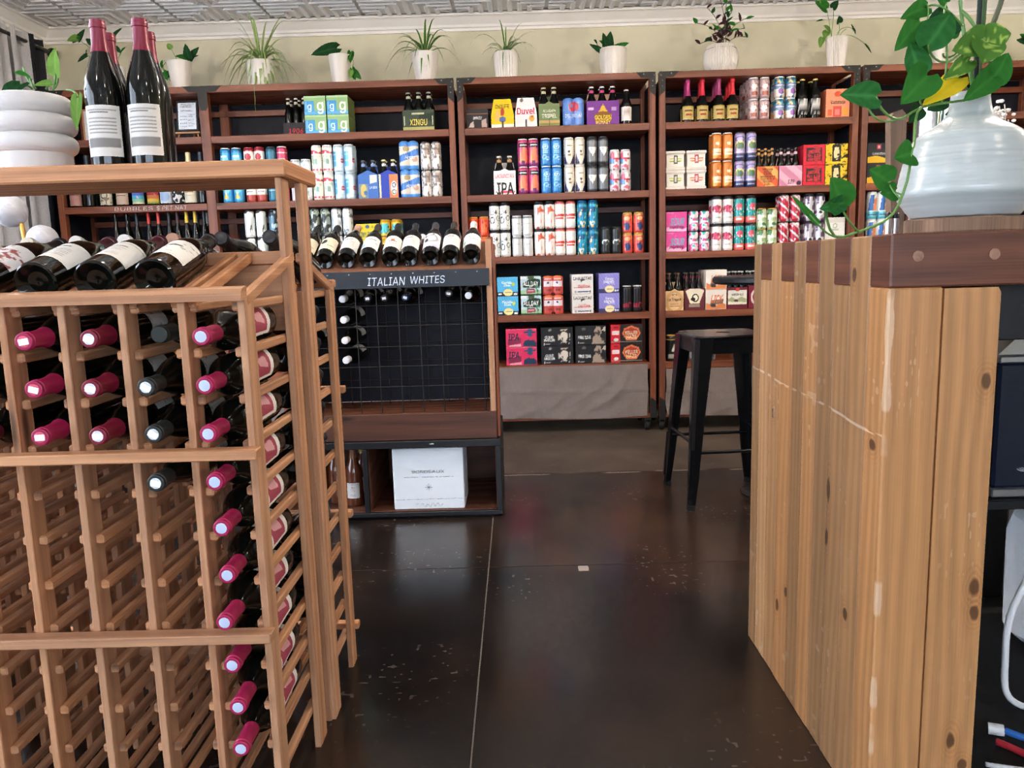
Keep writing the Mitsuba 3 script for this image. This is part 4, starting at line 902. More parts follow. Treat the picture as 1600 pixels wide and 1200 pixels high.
def beer_bottle_shapes(cap, neck_label=None, h=.228, glass='bottle_glass', label=None):
    r = .0303
    prof = [(0, .0), (r * .9, 0), (r, .006), (r, h * .56), (r * .93, h * .63), (r * .62, h * .74), (r * .47, h * .84), (r * .44, h * .95), (r * .46, h * .952), (r * .46, h * .985), (r * .38, h * .99), (0, h * .99)]
    parts = {'glass': solid(lathe(prof, 24), glass, 35)}
    parts['cap'] = tinted(lathe([(r * .47, h * .955), (r * .50, h * .962), (r * .49, h * .99), (r * .40, h), (0, h)], 20), cap, 'print_gloss', 35)
    if neck_label:
        parts['neck_label'] = tinted(lathe([(r * .475 * 1.02, h * .83), (r * .46, h * .90)], 20), neck_label, 'print_matte', True)
    if label:
        v, f = lathe([(r + .0004, h * .10), (r + .0004, h * .2), (r + .0004, h * .35), (r + .0004, h * .5)], 30)
        a = np.arctan2(v[:, 0], -v[:, 1])
        col = paint(label, .5 + a / math.pi, (v[:, 2] - h * .1) / (h * .4))
        parts['paper_label'] = mikit.ply((v, f), 'print_matte', smooth=True, color=col)
    return parts


def stand(parts, key, m):
    for n, s in parts.items():
        add(key, n, placed(s, m))


CARRIER_BOTTLES = {  # design: (columns, rows, cap colour, neck label)
    'red_number': (3, 2, 'd8d4cc', 'cfc6b4'), 'olive': (3, 2, '8a8a84', 'b8b49c'), 'sage': (2, 2, 'cfc6a8', 'c9c2a2'), 'purple': (3, 2, 'e0dce0', 'c0467a'),
    'blue_lager': (2, 2, '2f3a4a', '7f9fd0'), 'cobalt_orange': (2, 2, 'e0cf92', 'd6d6d2'), 'white_ipa': (2, 2, 'e9dccb', 'b88a5a'), 'peach_stripe': (3, 2, 'd8a060', 'e0a868'),
    'pink_stripe': (3, 2, '3a2c30', 'e6c6d0'), 'tan_abbey': (2, 2, '6a4a30', '4a2c20'), 'maroon_fan': (3, 2, '5a4a3c', '6a2a30'), 'amber_river': (3, 2, 'b8b8b4', '6a2230'), 'maroon_plain': (3, 2, 'b8b8b4', '6a2230')}

for (design, sh, bay, cx, w, h, levels, kind, depth, yf) in BOXES:
    (front, side, lets, words) = BOX[design]
    w -= .003
    near = short(beside(bay, sh, cx, words, -1))
    if near == 'shelving post' or near in words:
        near = short(beside(bay, sh, cx, words, 1))
    other = ', closer to the dark carrier' if design == 'green_g' else ', away from the dark carrier' if design == 'green_g2' else ''
    for lv in range(levels):
        z0 = SHELF[sh] + .0005 + lv * h
        z1 = z0 + h - .0012
        x0, x1 = cx - w / 2, cx + w / 2
        y0, y1 = yf, yf + depth
        pos = '' if levels == 1 else ('upper ', 'lower ')[lv == 0]
        k = thing({'wrap': 'can_pack', 'shrink': 'can_pack', 'box': 'beer_carton', 'taper': 'beer_carton'}.get(kind, 'bottle_carrier'), f'{pos}{words} next to the {near}{other}' if not other else f'{pos}{words}{other}',
                  {'wrap': 'can pack', 'shrink': 'can pack'}.get(kind, 'carton'), f'cartons: {words}' if levels > 1 else None)
        if kind in ('box', 'six', 'four', 'gable'):
            if kind == 'box':
                add(k, 'carton', tinted(box_mesh(x0, x1, y0 + .0006, y1, z0, z1, .0012), side))
            else:                                       # an open carrier: four walls and a bottom
                add(k, 'carton', tinted(cat(box_mesh(x0, x1, y0 + .0006, y0 + .0016, z0, z1, .0003), box_mesh(x0, x1, y1 - .001, y1, z0, z1, .0003), box_mesh(x0, x0 + .001, y0 + .0017, y1 - .0011, z0, z1, .0003),
                                            box_mesh(x1 - .001, x1, y0 + .0017, y1 - .0011, z0, z1, .0003), box_mesh(x0 + .0011, x1 - .0011, y0 + .0017, y1 - .0011, z0, z0 + .0008, .0002)), side))
            P, f, u, v = face_grid(x0 + .0006, x1 - .0006, z0 + .0006, z1 - .0004, y0)
            add(k, 'front_print', mikit.ply((P, f), 'print_matte', smooth=False, color=paint(front, u, v)))
        elif kind == 'taper':
            a = .13 * w
            zs = z0 + .45 * h
            out = [(x0, z0), (x1, z0), (x1, zs), (x1 - a, z1), (x0 + a, z1), (x0, zs)]
            add(k, 'carton', tinted(ext(out, y0 + .0006, y1), side))
            P, f, u, v = face_grid(x0, x1, z0 + .0005, z1 - .0003, y0)
            inset = a * np.clip((v - .45) / .55, 0, 1) / (w / 2)
            Q = P.copy()
            Q[:, 0] = cx + (P[:, 0] - cx) * (1 - inset)
            add(k, 'front_print', mikit.ply((Q, f), 'print_matte', smooth=False, color=paint(front, u, v)))
        elif kind == 'wrap':
            r, rows = w / 4, []
            n = 24
            # two cans wide under tight film: the front follows both bulges
            prof2 = []
            for c in (-1, 1):
                for t in np.linspace(math.pi, 2 * math.pi, n):
                    prof2.append((cx + c * r + r * math.cos(t) * .995, y0 + .8 * r + .8 * r * math.sin(t)))
            prof2 = np.array(prof2)
            prof2[:, 1] = np.minimum(prof2[:, 1], y0 + r * .55)
            nz = 34
            V, uu, vv = [], [], []
            for j in range(nz + 1):
                t = j / nz
                sh_ = 1 - .16 * max(0, (t - .88) / .12) ** 2 - .10 * max(0, (.1 - t) / .1) ** 2
                for (px, py) in prof2:
                    bump = -.006 * max(0, (t - .9) / .1) * (abs(abs(px - cx) - r) / r) ** 2
                    V.append((cx + (px - cx) * (.5 + .5 * sh_), y0 + (py - y0) + (1 - sh_) * .03, z0 + t * (z1 - z0) + bump))
                    uu.append((px - x0) / w); vv.append(t)
            m, f = len(prof2), []
            for j in range(nz):
                for i in range(m - 1):
                    q = j * m + i
                    f += [(q, q + 1, q + m + 1), (q, q + m + 1, q + m)]
            add(k, 'front_print', mikit.ply((np.array(V), np.array(f)), 'print_gloss', smooth=True, color=paint(front, np.array(uu), np.array(vv))))
            hb = hull([(cx + sx * (w / 2 - i_ - .001), y, z) for sx in (-1, 1) for (y, i_) in ((y0 + r * .57, 0), (y1, .008)) for (z, ) in ((z0,), (z1 - .012,))] + [(cx + sx * (w / 2 - .012), y, z1 - .004) for sx in (-1, 1) for y in (y0 + .03, y1 - .01)])
            add(k, 'wrap', tinted(hb, side, 'print_gloss'))
        elif kind == 'shrink':
            zc = [(z0, .96), (z0 + .012, 1.0), (z0 + .022, .90), ((z0 + z1) / 2, .89), (z1 - .022, .90), (z1 - .012, 1.0), (z1, .96)]
            P, f, u, v = face_grid(x0, x1, z0 + .0006, z1 - .0004, y0)
            flare = np.interp(P[:, 2], [a_ for a_, _ in zc], [b_ for _, b_ in zc])
            Q = P.copy()
            Q[:, 0] = cx + (P[:, 0] - cx) * flare
            Q[:, 1] = y0 + (1 - flare) * .09 + .004 * np.abs(np.sin(P[:, 0] * 170)) * 0
            add(k, 'front_print', mikit.ply((Q, f), 'print_gloss', smooth=True, color=paint(front, u, v)))
            pts = []
            rings = []
            for (z, s) in zc:
                rings.append([(cx - w / 2 * s, y0 + (1 - s) * .09 + .0006, z), (cx + w / 2 * s, y0 + (1 - s) * .09 + .0006, z), (cx + w / 2 * s, y1 - (1 - s) * .09, z), (cx - w / 2 * s, y1 - (1 - s) * .09, z)])
            V = np.array([p for r_ in rings for p in r_])
            f = [(0, 2, 1), (0, 3, 2), (24, 25, 26), (24, 26, 27)]
            for j in range(6):
                for i in range(4):
                    a_, b_ = j * 4 + i, j * 4 + (i + 1) % 4
                    f += [(a_, b_, b_ + 4), (a_, b_ + 4, a_ + 4)]
            add(k, 'wrap', tinted((V, np.array(f)), side, 'print_gloss'))
        for (txt, cu, cv, th, tw, colr, sk) in lets:
            put_text(k, txt, x0 + cu * w, y0 - .0005 - (.0 if kind != 'wrap' else .0), z0 + (cv - th / 2) * h, th * h, tw * w, colr, True, 'lettering', sk)
        if kind in ('six', 'four', 'gable'):
            cols, rows, cap, nl = CARRIER_BOTTLES[design]
            gx = [cx + (i - (cols - 1) / 2) * (w - .004) / cols for i in range(cols)]
            gable = [(cx - w * .36, z1 - .001), (cx + w * .36, z1 - .001), (cx + w * .06, z1 + (.052 if kind != 'four' else .026)), (cx - w * .06, z1 + (.052 if kind != 'four' else .026))]
            if kind == 'gable':
                gab = [(x0, z1 - .001), (x1, z1 - .001), (cx, z1 + .026)]
                add(k, 'front_gable', tinted(ext(gab, y0 + .0003, y0 + .002), '4a76c0' if design == 'blue_lager' else '3a4fb8'))
            elif kind == 'four':
                add(k, 'front_gable', tinted(ext([(cx - w * .2, z1 - .001), (cx + w * .2, z1 - .001), (cx, z1 + .014)], y0 + .0003, y0 + .002), front[0]))
            # the handle board stands between the two rows of bottles
            hy = (y0 + y1) / 2
            add(k, 'handle_board', tinted(ext([(x0 + .004, z1 - .002), (x1 - .004, z1 - .002), (x1 - .012, z1 + .052), (x0 + .012, z1 + .052)], hy - .0008, hy + .0008), {'purple': 'd8a890', 'tan_abbey': 'e2c79a', 'peach_stripe': 'e0a060', 'pink_stripe': 'd9b0c0'}.get(design, side)))
            parts = beer_bottle_shapes(cap, nl)
            sc = min(1.0, (w - .004) / cols / .062)
            for ri, yy in enumerate((hy - .0325, hy + .0325)):
                for ci, xx in enumerate(gx):
                    lab = f'{["front", "rear"][ri]}-row dark beer bottle in the {words}' + (f', {["first", "middle", "last"][ci] if cols == 3 else ["first", "last"][ci]} towards the {"counter"}' if 0 else '')
                    col_word = {3: ['on the curtain side', 'in the middle', 'on the counter side'], 2: ['on the curtain side', 'on the counter side']}[cols][ci]
                    bk = thing('beer_bottle', f'{["front", "rear"][ri]}-row beer bottle {col_word} of the {words}', 'bottle', f'bottles in the {words}')
                    stand(parts, bk, T().translate([xx, yy, z0 + .001]).scale([sc, sc, 1]))


# ---------------------------------------------------------------- wine and beer bottles
def wine_profile(kind, h=.298, r=.0375):
    if kind == 'lambic':
        return [(0, .014), (.02, .010), (.028, .004), (r * .9, 0), (r * .985, .004), (r, .010), (r, h * .36), (r * .97, h * .42), (r * .80, h * .50), (r * .58, h * .58), (r * .44, h * .66), (r * .37, h * .76), (r * .33, h * .92), (r * .40, h * .93), (r * .40, h * .97), (r * .36, h), (.009, h), (0, h)]
    if kind == 'burgundy':
        p = [(0, .014), (.018, .012), (.028, .004), (r * .9, 0), (r * .985, .004), (r, .010), (r, h * .46), (r * .985, h * .52), (r * .9, h * .60), (r * .70, h * .69), (r * .50, h * .77), (r * .40, h * .83), (.0142, h * .90), (.0138, h * .945), (.0155, h * .948), (.0155, h * .975), (.0142, h * .98), (.0142, h), (.009, h), (0, h)]
    elif kind == 'champagne':
        p = [(0, .02), (.02, .016), (.03, .004), (r * .95, 0), (r * 1.05, .005), (r * 1.08, .012), (r * 1.08, h * .42), (r * 1.0, h * .52), (r * .78, h * .64), (r * .54, h * .76), (.0165, h * .86), (.0150, h * .93), (.0165, h * .94), (.0165, h * .965), (.0155, h), (.009, h), (0, h)]
    else:
        p = [(0, .014), (.018, .012), (.028, .004), (r * .9, 0), (r * .985, .004), (r, .010), (r, h * .60), (r * .97, h * .635), (r * .82, h * .68), (r * .55, h * .72), (.0160, h * .76), (.0140, h * .80), (.0136, h * .945), (.0152, h * .948), (.0152, h * .975), (.014, h * .98), (.014, h), (.009, h), (0, h)]
    return p


def foil_profile(kind, h, share):
    base = [(r + .0005, z) for r, z in wine_profile(kind, h) if z > h * share and r > .0095]
    rs = np.interp(h * share, [z for _, z in wine_profile(kind, h)][4:], [r for r, _ in wine_profile(kind, h)][4:])
    return [(rs + .0004, h * share)] + base + [(.0135, h + .0007), (0, h + .0007)]


_bottle_cache = {}
LAB = {'white': (('ebe7de', [('b', .90, .92, 'a09c96'), ('r', .34, .66, .68, .74, '6a6460'), ('r', .30, .70, .56, .585, '9a958e'), ('r', .36, .64, .46, .48, '9a958e'), ('r', .3, .7, .22, .24, 'b0aaa2'), ('r', .3, .7, .16, .175, 'b0aaa2')])),
       'white_script': (('efece5', [('n', 10, 14, .64, 'a8a39c', 5), ('r', .3, .7, .62, .68, '5a5450')])),
       'back_text': (('e9e6e0', [('r', .12, .9, .90, .915, '9a9894'), ('r', .2, .7, .84, .87, '5e5c5a')] + [('r', .12, .88, .74 - .035 * i, .752 - .035 * i, '8f8d8a') for i in range(9)] + [('r', .08, .94, .12 + .022 * i, .131 + .022 * i, '8f8d8a') for i in range(11)])),
       'tree': (('e2dac0', [('e', .34, .66, .16, .16, '3a3a34'), ('r', .32, .36, .32, .6, '3a3a34'), ('r', .55, .85, .28, .33, '8a8470')])),
       'bluewash': (('e8e8e6', [('r', .12, .35, .1, .42, '7fa6d6'), ('r', .3, .8, .7, .76, '6a6a6a'), ('n', 8, 10, .66, 'b8c6d6', 4)])),
       'crest': (('ebe7de', [('e', .5, .62, .09, .1, 'c9825a'), ('r', .34, .7, .5, .54, '6a6460'), ('r', .3, .7, .32, .34, '9a958e')])),
       'arc': (('efecf0', [('o', .5, .62, .36, .28, 'b0aab8'), ('e', .24, .86, .07, .05, '2a2a2a'), ('e', .6, .93, .06, .04, '2a2a2a'), ('e', .3, .5, .09, .12, '3a3a3a'), ('b', 0, .18, 'c9c3dc')])),
       'lines': (('ece9e2', [('r', .3, .62, .8, .84, '55514c')] + [('r', .26, .74, .62 - .08 * i, .645 - .08 * i, 'a6a19a') for i in range(6)])),
       'teal_edge': (('ece8e4', [('r', .06, .2, .08, .4, '6fb0a0'), ('e', .36, .72, .05, .05, '8a7a6a'), ('r', .3, .75, .5, .54, '9a958e'), ('b', .0, .06, 'd8c0c0')])),
       'red_sketch': (('e6e2e0', [('n', 6, 6, .58, 'a85a5a', 5), ('r', .3, .7, .2, .3, 'b07070')])),
       'pinkpanel': (('efe9e6', [('r', .10, .90, .18, .90, 'a8485a'), ('p', [(.3, .3), (.42, .74), (.6, .8), (.66, .36)], 'd9a0a4'), ('r', .1, .9, .04, .14, 'efe9e6')])),
       'dusty_pink': (('b98a80', [('r', .2, .8, .6, .7, '8a5a52')])), 'cream_emblem': (('d8cfba', [('o', .5, .6, .22, .26, '7a705c'), ('n', 8, 8, .62, '8a806a', 3)])), 'beige': (('cdb4a2', [('r', .2, .8, .5, .54, '8a7464')])),
       'rainbow': (('5a6fc4', [('b', .3, .5, '4fb0c8'), ('b', .12, .3, '8fc8a0'), ('b', 0, .12, 'd8d0b0'), ('n', 5, 5, .64, 'c9a0d0', 4)])), 'sunset': (('a8323c', [('b', .3, .5, 'c9783c'), ('b', .1, .3, 'd9b84a'), ('b', 0, .1, '8a9a4a'), ('n', 4, 4, .64, 'd06a6a', 4)])),
       'sky_white': (('dfe6f0', [('e', .5, .4, .3, .3, 'a9c3e6')])), 'black_print': (('16171a', [('n', 8, 8, .55, 'd9d9d6', 3)])), 'gold_white': (('e9e2cc', [('r', .25, .75, .6, .68, 'a88a4a'), ('r', .3, .7, .4, .43, '9a958e')])),
       'ochre_label': (('d8c078', [('r', .25, .75, .60, .72, '8a5a2c'), ('r', .3, .7, .3, .42, 'b8502c'), ('b', .92, 1, 'b89a4a')]))}


def wine_shapes(kind='burgundy', foil='8a1c3c', share=.80, label=None, span=(.16, .44), reach=.42, h=.298, glass='bottle_glass', cap=None, sticker=False):
    """The parts of a wine bottle standing at the origin, its label towards -y."""
    key = (kind, foil, share, label, span, reach, h, glass, cap, sticker)
    if key in _bottle_cache:
        return _bottle_cache[key]
    parts = {'glass': solid(lathe(wine_profile(kind, h), 36), glass, 28)}
    if foil:
        parts['foil'] = tinted(lathe(foil_profile(kind, h, share), 28), foil, 'foil', 30)
    if cap:
        parts['foil_end'] = tinted(lathe([(.0098, h + .0009), (.0085, h + .0014), (0, h + .0014)], 20), cap, 'print_gloss', True)
    if sticker:
        parts['price_sticker'] = tinted(box_mesh(-.0085, .0085, -.005, .006, h + .0012, h + .0018, .0002), 'f2f2f0')
    if label:
        pr = wine_profile(kind, h)
        zs = np.linspace(h * span[0], h * span[1], 44)
        rs = np.interp(zs, [z for _, z in pr][4:], [r for r, _ in pr][4:]) + .0006
        a0, a1 = -math.pi / 2 - math.pi * reach, -math.pi / 2 + math.pi * reach
        v, f = lathe(np.stack([rs, zs], 1), 44, a0, a1)
        a = np.arctan2(v[:, 1], v[:, 0])
        a = np.where(a > math.pi / 2, a - 2 * math.pi, a)
        col = .8 * paint(LAB[label], (a - a0) / (a1 - a0), (v[:, 2] - zs[0]) / (zs[-1] - zs[0]))
        parts['paper_label'] = mikit.ply((v, f), 'print_matte', smooth=True, color=col)
    _bottle_cache[key] = parts
    return parts


def lie(base, direction, roll=0.0):
    """A matrix that lays a standing bottle down: its foot at base, its neck along direction, its label turned up, then rolled."""
    d = np.asarray(direction, float) / np.linalg.norm(direction)
    up = np.array([0, 0, 1.0])
    lab = up - d * (up @ d); lab /= np.linalg.norm(lab)      # where the label (-y of the bottle) points
    yb = -lab
    xb = np.cross(yb, d)
    m = np.eye(4)
    m[:3, 0], m[:3, 1], m[:3, 2], m[:3, 3] = xb, yb, d, base
    return T(m) @ T().rotate([0, 0, 1], roll)

# loose bottles on the shelves: (x, shelf, rows, parts, label)
LAM = [(1.042, 'b03a78', 'plum pink'), (1.128, 'c8283c', 'red'), (1.225, '9a3a6a', 'purple'), (1.306, 'd02a36', 'bright red')]
for i, (x, foil, nm) in enumerate(LAM):
    for row in range((2, 2, 3, 3)[i]):
        kx = x + .006 * row
        k = thing('lambic_bottle', f'{["front", "second-row", "third-row"][row]} dark lambic bottle with {nm} foil and ochre label', 'bottle', 'foil-topped lambic bottles')
        stand(wine_shapes('lambic', foil, .62, 'ochre_label', (.06, .38), .42, .245), k, T().translate([kx, YF + .06 + .085 * row, SHELF['A'] + .0005]).scale([.92, .92, 1]))
for i, x in enumerate((1.716, 1.792)):
    for row in range(2):
        k = thing('beer_bottle', f'{["front", "rear"][row]} black bottle with white script beside the {["blue cans", "orange carton"][i]}', 'bottle', 'black bottles with white script')
        stand(beer_bottle_shapes('c9b060', None, .228, 'bottle_glass', ('17171a', [('n', 9, 12, .58, 'e2e2de', 4), ('r', .2, .8, .48, .66, 'd8d8d4')])), k, T().translate([x - .003 * row, YF + .055 + .07 * row, SHELF['A'] + .0005]))
k = thing('beer_bottle', 'single dark bottle with a plain white label beside the purple carrier', 'bottle')
stand(beer_bottle_shapes('e4ddd4', None, .20, 'bottle_glass', ('efe8e2', [('r', .3, .7, .6, .64, 'b9a8a0'), ('r', .25, .75, .3, .34, 'c9bcb4')])), k, T().translate([.677, YF + .055, SHELF['A'] + .0005]))
BUB = [(-2.655, 'dusty_pink', '5a3a3a', 'dusty pink label'), (-2.572, None, '22303c', 'unlabelled dark glass'), (-2.470, 'cream_emblem', 'd8cfba', 'cream label with round emblem'), (-2.372, 'beige', 'c9b0a0', 'beige label'),
       (-2.276, 'rainbow', '3a4a8a', 'blue rainbow label'), (-2.185, 'sunset', '8a2a30', 'sunset label'), (-2.106, 'sky_white', 'c9d0d8', 'white and sky blue label'), (-2.031, 'black_print', '1d1d20', 'black label with white print'),
       (-1.956, 'gold_white', 'ddd0a0', 'ivory label and pale gold foil'), (-1.882, None, '2c3640', 'dark foil and no label')]
for x, lab, foil, nm in BUB:
    k = thing('sparkling_bottle', f'sparkling wine bottle with {nm} on the chalk-lettered shelf', 'bottle', 'sparkling wines on the chalk-lettered shelf')
    stand(wine_shapes('champagne', foil, .72, lab, (.03, .36), .45, .305), k, T().translate([x, YF + .06, SHELF['B'] + .0005]).scale([.89, .89, 1]))
for i, x in enumerate((-2.52, -2.42)):
    k = thing('sparkling_bottle', f'dark green bottle in the second row behind the {["cream", "beige"][i]} label bottle', 'bottle', 'sparkling wines on the chalk-lettered shelf')
    stand(wine_shapes('champagne', '1c3a30', .72, None, h=.305, glass='green_glass'), k, T().translate([x, YF + .15, SHELF['B'] + .0005]))
STILL = [(-2.44, None, 'bare-necked dark wine bottle nearest the curtain on the third shelf'), (-2.37, None, 'second bare-necked dark wine bottle from the curtain on the third shelf'), (-2.305, '1b2b33', 'teal black capped wine bottle beside the red caps'),
         (-2.232, 'b8302c', 'red capped wine bottle beside the bare-necked bottles'), (-2.172, 'c03a34', 'red capped wine bottle beside the black cap'), (-2.108, '1c2026', 'black capped wine bottle between red and maroon caps'),
         (-2.056, '3a1c22', 'maroon capped wine bottle behind the rack'), (-2.000, 'd8b83a', 'yellow capped wine bottle beside the maroon cap'), (-1.948, 'd2b440', 'second yellow capped wine bottle beside the charcoal cap'),
         (-1.893, '20242c', 'charcoal capped wine bottle beside the shelf divider')]
for x, foil, nm in STILL:
    k = thing('still_bottle', nm, 'bottle', 'still wines on the third shelf')
    stand(wine_shapes('burgundy', foil, .80, None, h=.325), k, T().translate([x, YF + .065 + (.012 if foil is None else 0), SHELF['C'] + .0005]).scale([.66, .66, 1]))
for i, (x, foil, nm) in enumerate([(-2.40, '20262c', 'black'), (-2.27, '2a3438', 'grey'), (-2.14, '1c2026', 'ink'), (-2.03, '6a7478', 'silver grey'), (-1.97, '1a2430', 'navy'), (-1.91, '8a9498', 'pale grey'), (-1.863, 'd8c060', 'golden')]):
    k = thing('still_bottle', f'second-row wine bottle with {nm} capsule on the third shelf', 'bottle', 'still wines on the third shelf')
    stand(wine_shapes('bordeaux', foil, .80, None, h=.322), k, T().translate([x, YF + .16, SHELF['C'] + .0005]).scale([.62, .62, 1]))

# ---------------------------------------------------------------- the wine rack in front, back to back with a second one
RF, RB = 1.36, 1.69                                # front and back of the near rack
LEVEL = [1.000, .9195, .8365, .7535, .6695, .5860, .4995, .4160, .3345, .2535, .1740, .0900]
PITCH, X_END = .1038, -.4735


def rack(key, y_front, y_back, n, towards):
    """Ladders of posts and rails; towards = -1 opens to the shop, +1 to the shelves."""
    variants = {}
    yr0, yr1 = min(y_front, y_back) + .016, max(y_front, y_back) - .016
    for s in range(4):
        variants['fp', s] = wood(box_mesh(-.0068, .0068, -.024, .024, 0, 1.013, .0015), 'cedar', 2)
        variants['rl', s] = wood(box_mesh(-.0078, .0078, yr0, yr1, -.0085, .0085, .003), 'cedar', 1)
    for i in range(n):
        x = X_END - i * PITCH
        lad = numbered(f'{key}__ladder')
        add(lad, 'post', placed(variants['fp', rng.randrange(4)], T().translate([x, y_front - towards * .0245, 0])))
        add(lad, 'post', placed(variants['fp', rng.randrange(4)], T().translate([x, y_back + towards * .0245, .065]) if False else T().translate([x, y_back + towards * .0245, 0])))
        for z in LEVEL:
            for s in ((-1, 1) if i else (-1,)):
                add(lad, 'rail', placed(variants['rl', rng.randrange(4)], T().translate([x + s * .0147, 0, z])))
        # the slanting pair on top that carries the display bottles
        for s in ((-1, 1) if i else (-1,)):
            dy, dz = y_back - y_front, .083
            L = math.hypot(dy, dz)
            b = box_mesh(-.0078, .0078, -L / 2 + .012, L / 2 - .004, -.011, .011, .003)
            b = turn(b, [1, 0, 0], math.degrees(math.atan2(dz, abs(dy))) * (1 if dy > 0 else -1))
            add(lad, 'slant_rail', wood(move(b, [x + s * .0147 if i else x, (y_front + y_back) / 2, 1.0475]), 'cedar', 1))


x_left = X_END - 12.3 * PITCH
RA = thing('wine_rack', 'cedar wine rack facing the camera with pink-foiled bottles, under the narrow high shelf', 'wine rack', 'back to back cedar wine racks')
rack(RA, RF, RB, 13, -1)
add(RA, 'top_rail', wood(hull([(x, y, z) for x in (x_left, -.4645) for (y, z) in ((1.338, 1.011), (1.338, 1.024), (1.346, 1.031), (1.368, 1.035), (1.368, 1.011))]), 'cedar', 0))
for z in (.7375, .4005):
    add(RA, 'front_rail', wood(box_mesh(x_left, -.4565, 1.327, 1.360, z, z + .018, .002), 'cedar', 0))
add(RA, 'rear_crossbar', wood(box_mesh(x_left, -.482, RB - .001, RB + .014, 1.072, 1.100, .002), 'cedar', 0))
add(RA, 'rear_panel', wood(box_mesh(x_left, -.482, RB + .0005, RB + .008, .932, 1.071, .001), 'cedar', 0))
add(RA, 'rear_crossbar', wood(box_mesh(x_left, -.482, RB + .0005, RB + .014, .20, .24, .002), 'cedar', 0))
add(RA, 'screw', solid(move(turn(lathe([(0, 0), (.0055, 0), (.0055, .0015), (.002, .0022), (0, .0012)], 16), [1, 0, 0], 90), [-.5635, RB - .001, 1.087]), 'steel'))
add(RA, 'shelf_upright', wood(box_mesh(-.4805, -.467, 1.632, 1.684, 0, 1.244, .0015), 'cedar', 2))
add(RA, 'shelf_upright', wood(box_mesh(-1.735, -1.721, 1.632, 1.684, 0, 1.244, .0015), 'cedar', 2))
add(RA, 'high_shelf', wood(box_mesh(x_left - .06, -.4535, 1.622, 1.866, 1.2445, 1.2785, .004), 'cedar', 0))
RBK = thing('wine_rack', 'second cedar wine rack standing back to back, opening towards the shelves', 'wine rack', 'back to back cedar wine racks')
rack(RBK, 2.036, 1.735, 13, 1)
add(RBK, 'top_rail', wood(box_mesh(x_left, -.4645, 2.016, 2.05, 1.011, 1.032, .003), 'cedar', 0))
for z in (.7375, .4005, .085):
    add(RBK, 'front_rail', wood(box_mesh(x_left, -.458, 2.0365, 2.062, z, z + .018, .002), 'cedar', 0))
add(RBK, 'shelf_upright', wood(box_mesh(-.4715, -.458, 1.742, 1.80, 0, 1.244, .0015), 'cedar', 2))

# bottles lying in the near rack, necks out
PINK, WINE, BLACKC = 'a2234f', '7a1c34', '2a302e'
end = [(1, .942), (2, .861), (3, .779), (4, .700), (5, .622), (6, .545), (7, .451), (8, .380), (9, .309), (10, .225)]
ORD = ['first', 'second', 'third', 'fourth', 'fifth', 'sixth', 'seventh', 'eighth', 'ninth', 'tenth']
end_px = [-.511, -.517, -.519, -.511, -.504, -.500, -.517, -.505, -.498, -.499]


def lay_rack_bottle(label, x, z, parts, roll, tip=1.318, wob=0.0, droop=0.0):
    k = thing('wine_bottle', label, 'bottle', 'bottles lying in the front wine rack')
    base = np.array([X_END - PITCH * (round((X_END - x) / PITCH - .5) + .5), tip + .296, z + .006 + droop])
    d = np.array([x, tip, z]) - base
    stand(parts, k, lie(base, d, roll))


for (lv, zn), xx in zip(end, end_px):
    parts = wine_shapes('bordeaux', PINK, .79, 'pinkpanel', (.16, .52), .30, .296, cap='b9c6dc')
    z = LEVEL[lv] + .0085 + .0262
    lay_rack_bottle(f'pink-foiled bottle in the end column of the front rack, {ORD[lv - 1]} from the top', -.5254 + (xx + .508) * .5, z, parts, -62 + rng.uniform(-12, 12), 1.316 + rng.uniform(-.006, .006))
for col, spec in ((2, [(1, None), (2, BLACKC), (3, BLACKC), (4, BLACKC)]), (3, [(1, WINE), (2, WINE), (3, WINE)]), (4, [(1, PINK), (2, PINK), (3, PINK)])):
    cn = {2: 'next-to-end', 3: 'third', 4: 'fourth'}[col]
    for lv, foil in spec:
        x = X_END - PITCH * (col - .5)
        z = LEVEL[lv] + .0085 + .0262
        if foil is None:
            parts = wine_shapes('burgundy', BLACKC, .82, 'white_script', (.18, .44), .42, .296)
            lay_rack_bottle(f'white-labelled bottle pushed deep into the top slot of the {cn} column', x, z, parts, -25, 1.384)
        else:
            parts = wine_shapes('burgundy', foil, .78 if foil != BLACKC else .84, 'white_script' if col < 4 else None, (.18, .44), .40, .296, cap='d0586a' if foil == PINK else 'c9cdd2', sticker=True)
            nm = {PINK: 'pink-foiled', WINE: 'wine red foiled', BLACKC: 'black capped'}[foil]
            lay_rack_bottle(f'{nm} bottle in the {cn} column from the end, {ORD[lv - 1]} slot down', x + (.012 if col == 4 else .01 if col == 3 else 0.0), z, parts, rng.uniform(-40, 10), 1.320 + rng.uniform(-.008, .008))
for lv in (1, 2, 3):
    parts = wine_shapes('bordeaux', '5a1a2c', .8, None, h=.296)
    lay_rack_bottle(f'dark bottle at the outer edge of the front rack, {ORD[lv - 1]} slot down', X_END - PITCH * 4.5, LEVEL[lv] + .0347, parts, 0, 1.33)
# display bottles lying up the slant of the near rack, feet towards the camera
SHOW = [(1, 'white_script', '23211f', 'black capped'), (2, 'white', '4f1c28', 'dark red foiled'), (3, 'lines', '4a2028', 'maroon foiled'), (4, 'red_sketch', '1d2024', 'grey capped')]
for col, lab, foil, nm in SHOW:
    x = X_END - PITCH * (col + .5)
    k = thing('wine_bottle', f'{nm} display bottle on the sloping rack top, {["", "first", "second", "third", "fourth"][col]} from the shelf post', 'bottle', 'display bottles on the sloping rack top')
    k_parts = wine_shapes('burgundy', foil, .80, lab, (.15, .46), .40, .30)
    stand(k_parts, k, lie([x, 1.384, 1.0490], [-.02, 1, .262], 8 + rng.uniform(-8, 8)))
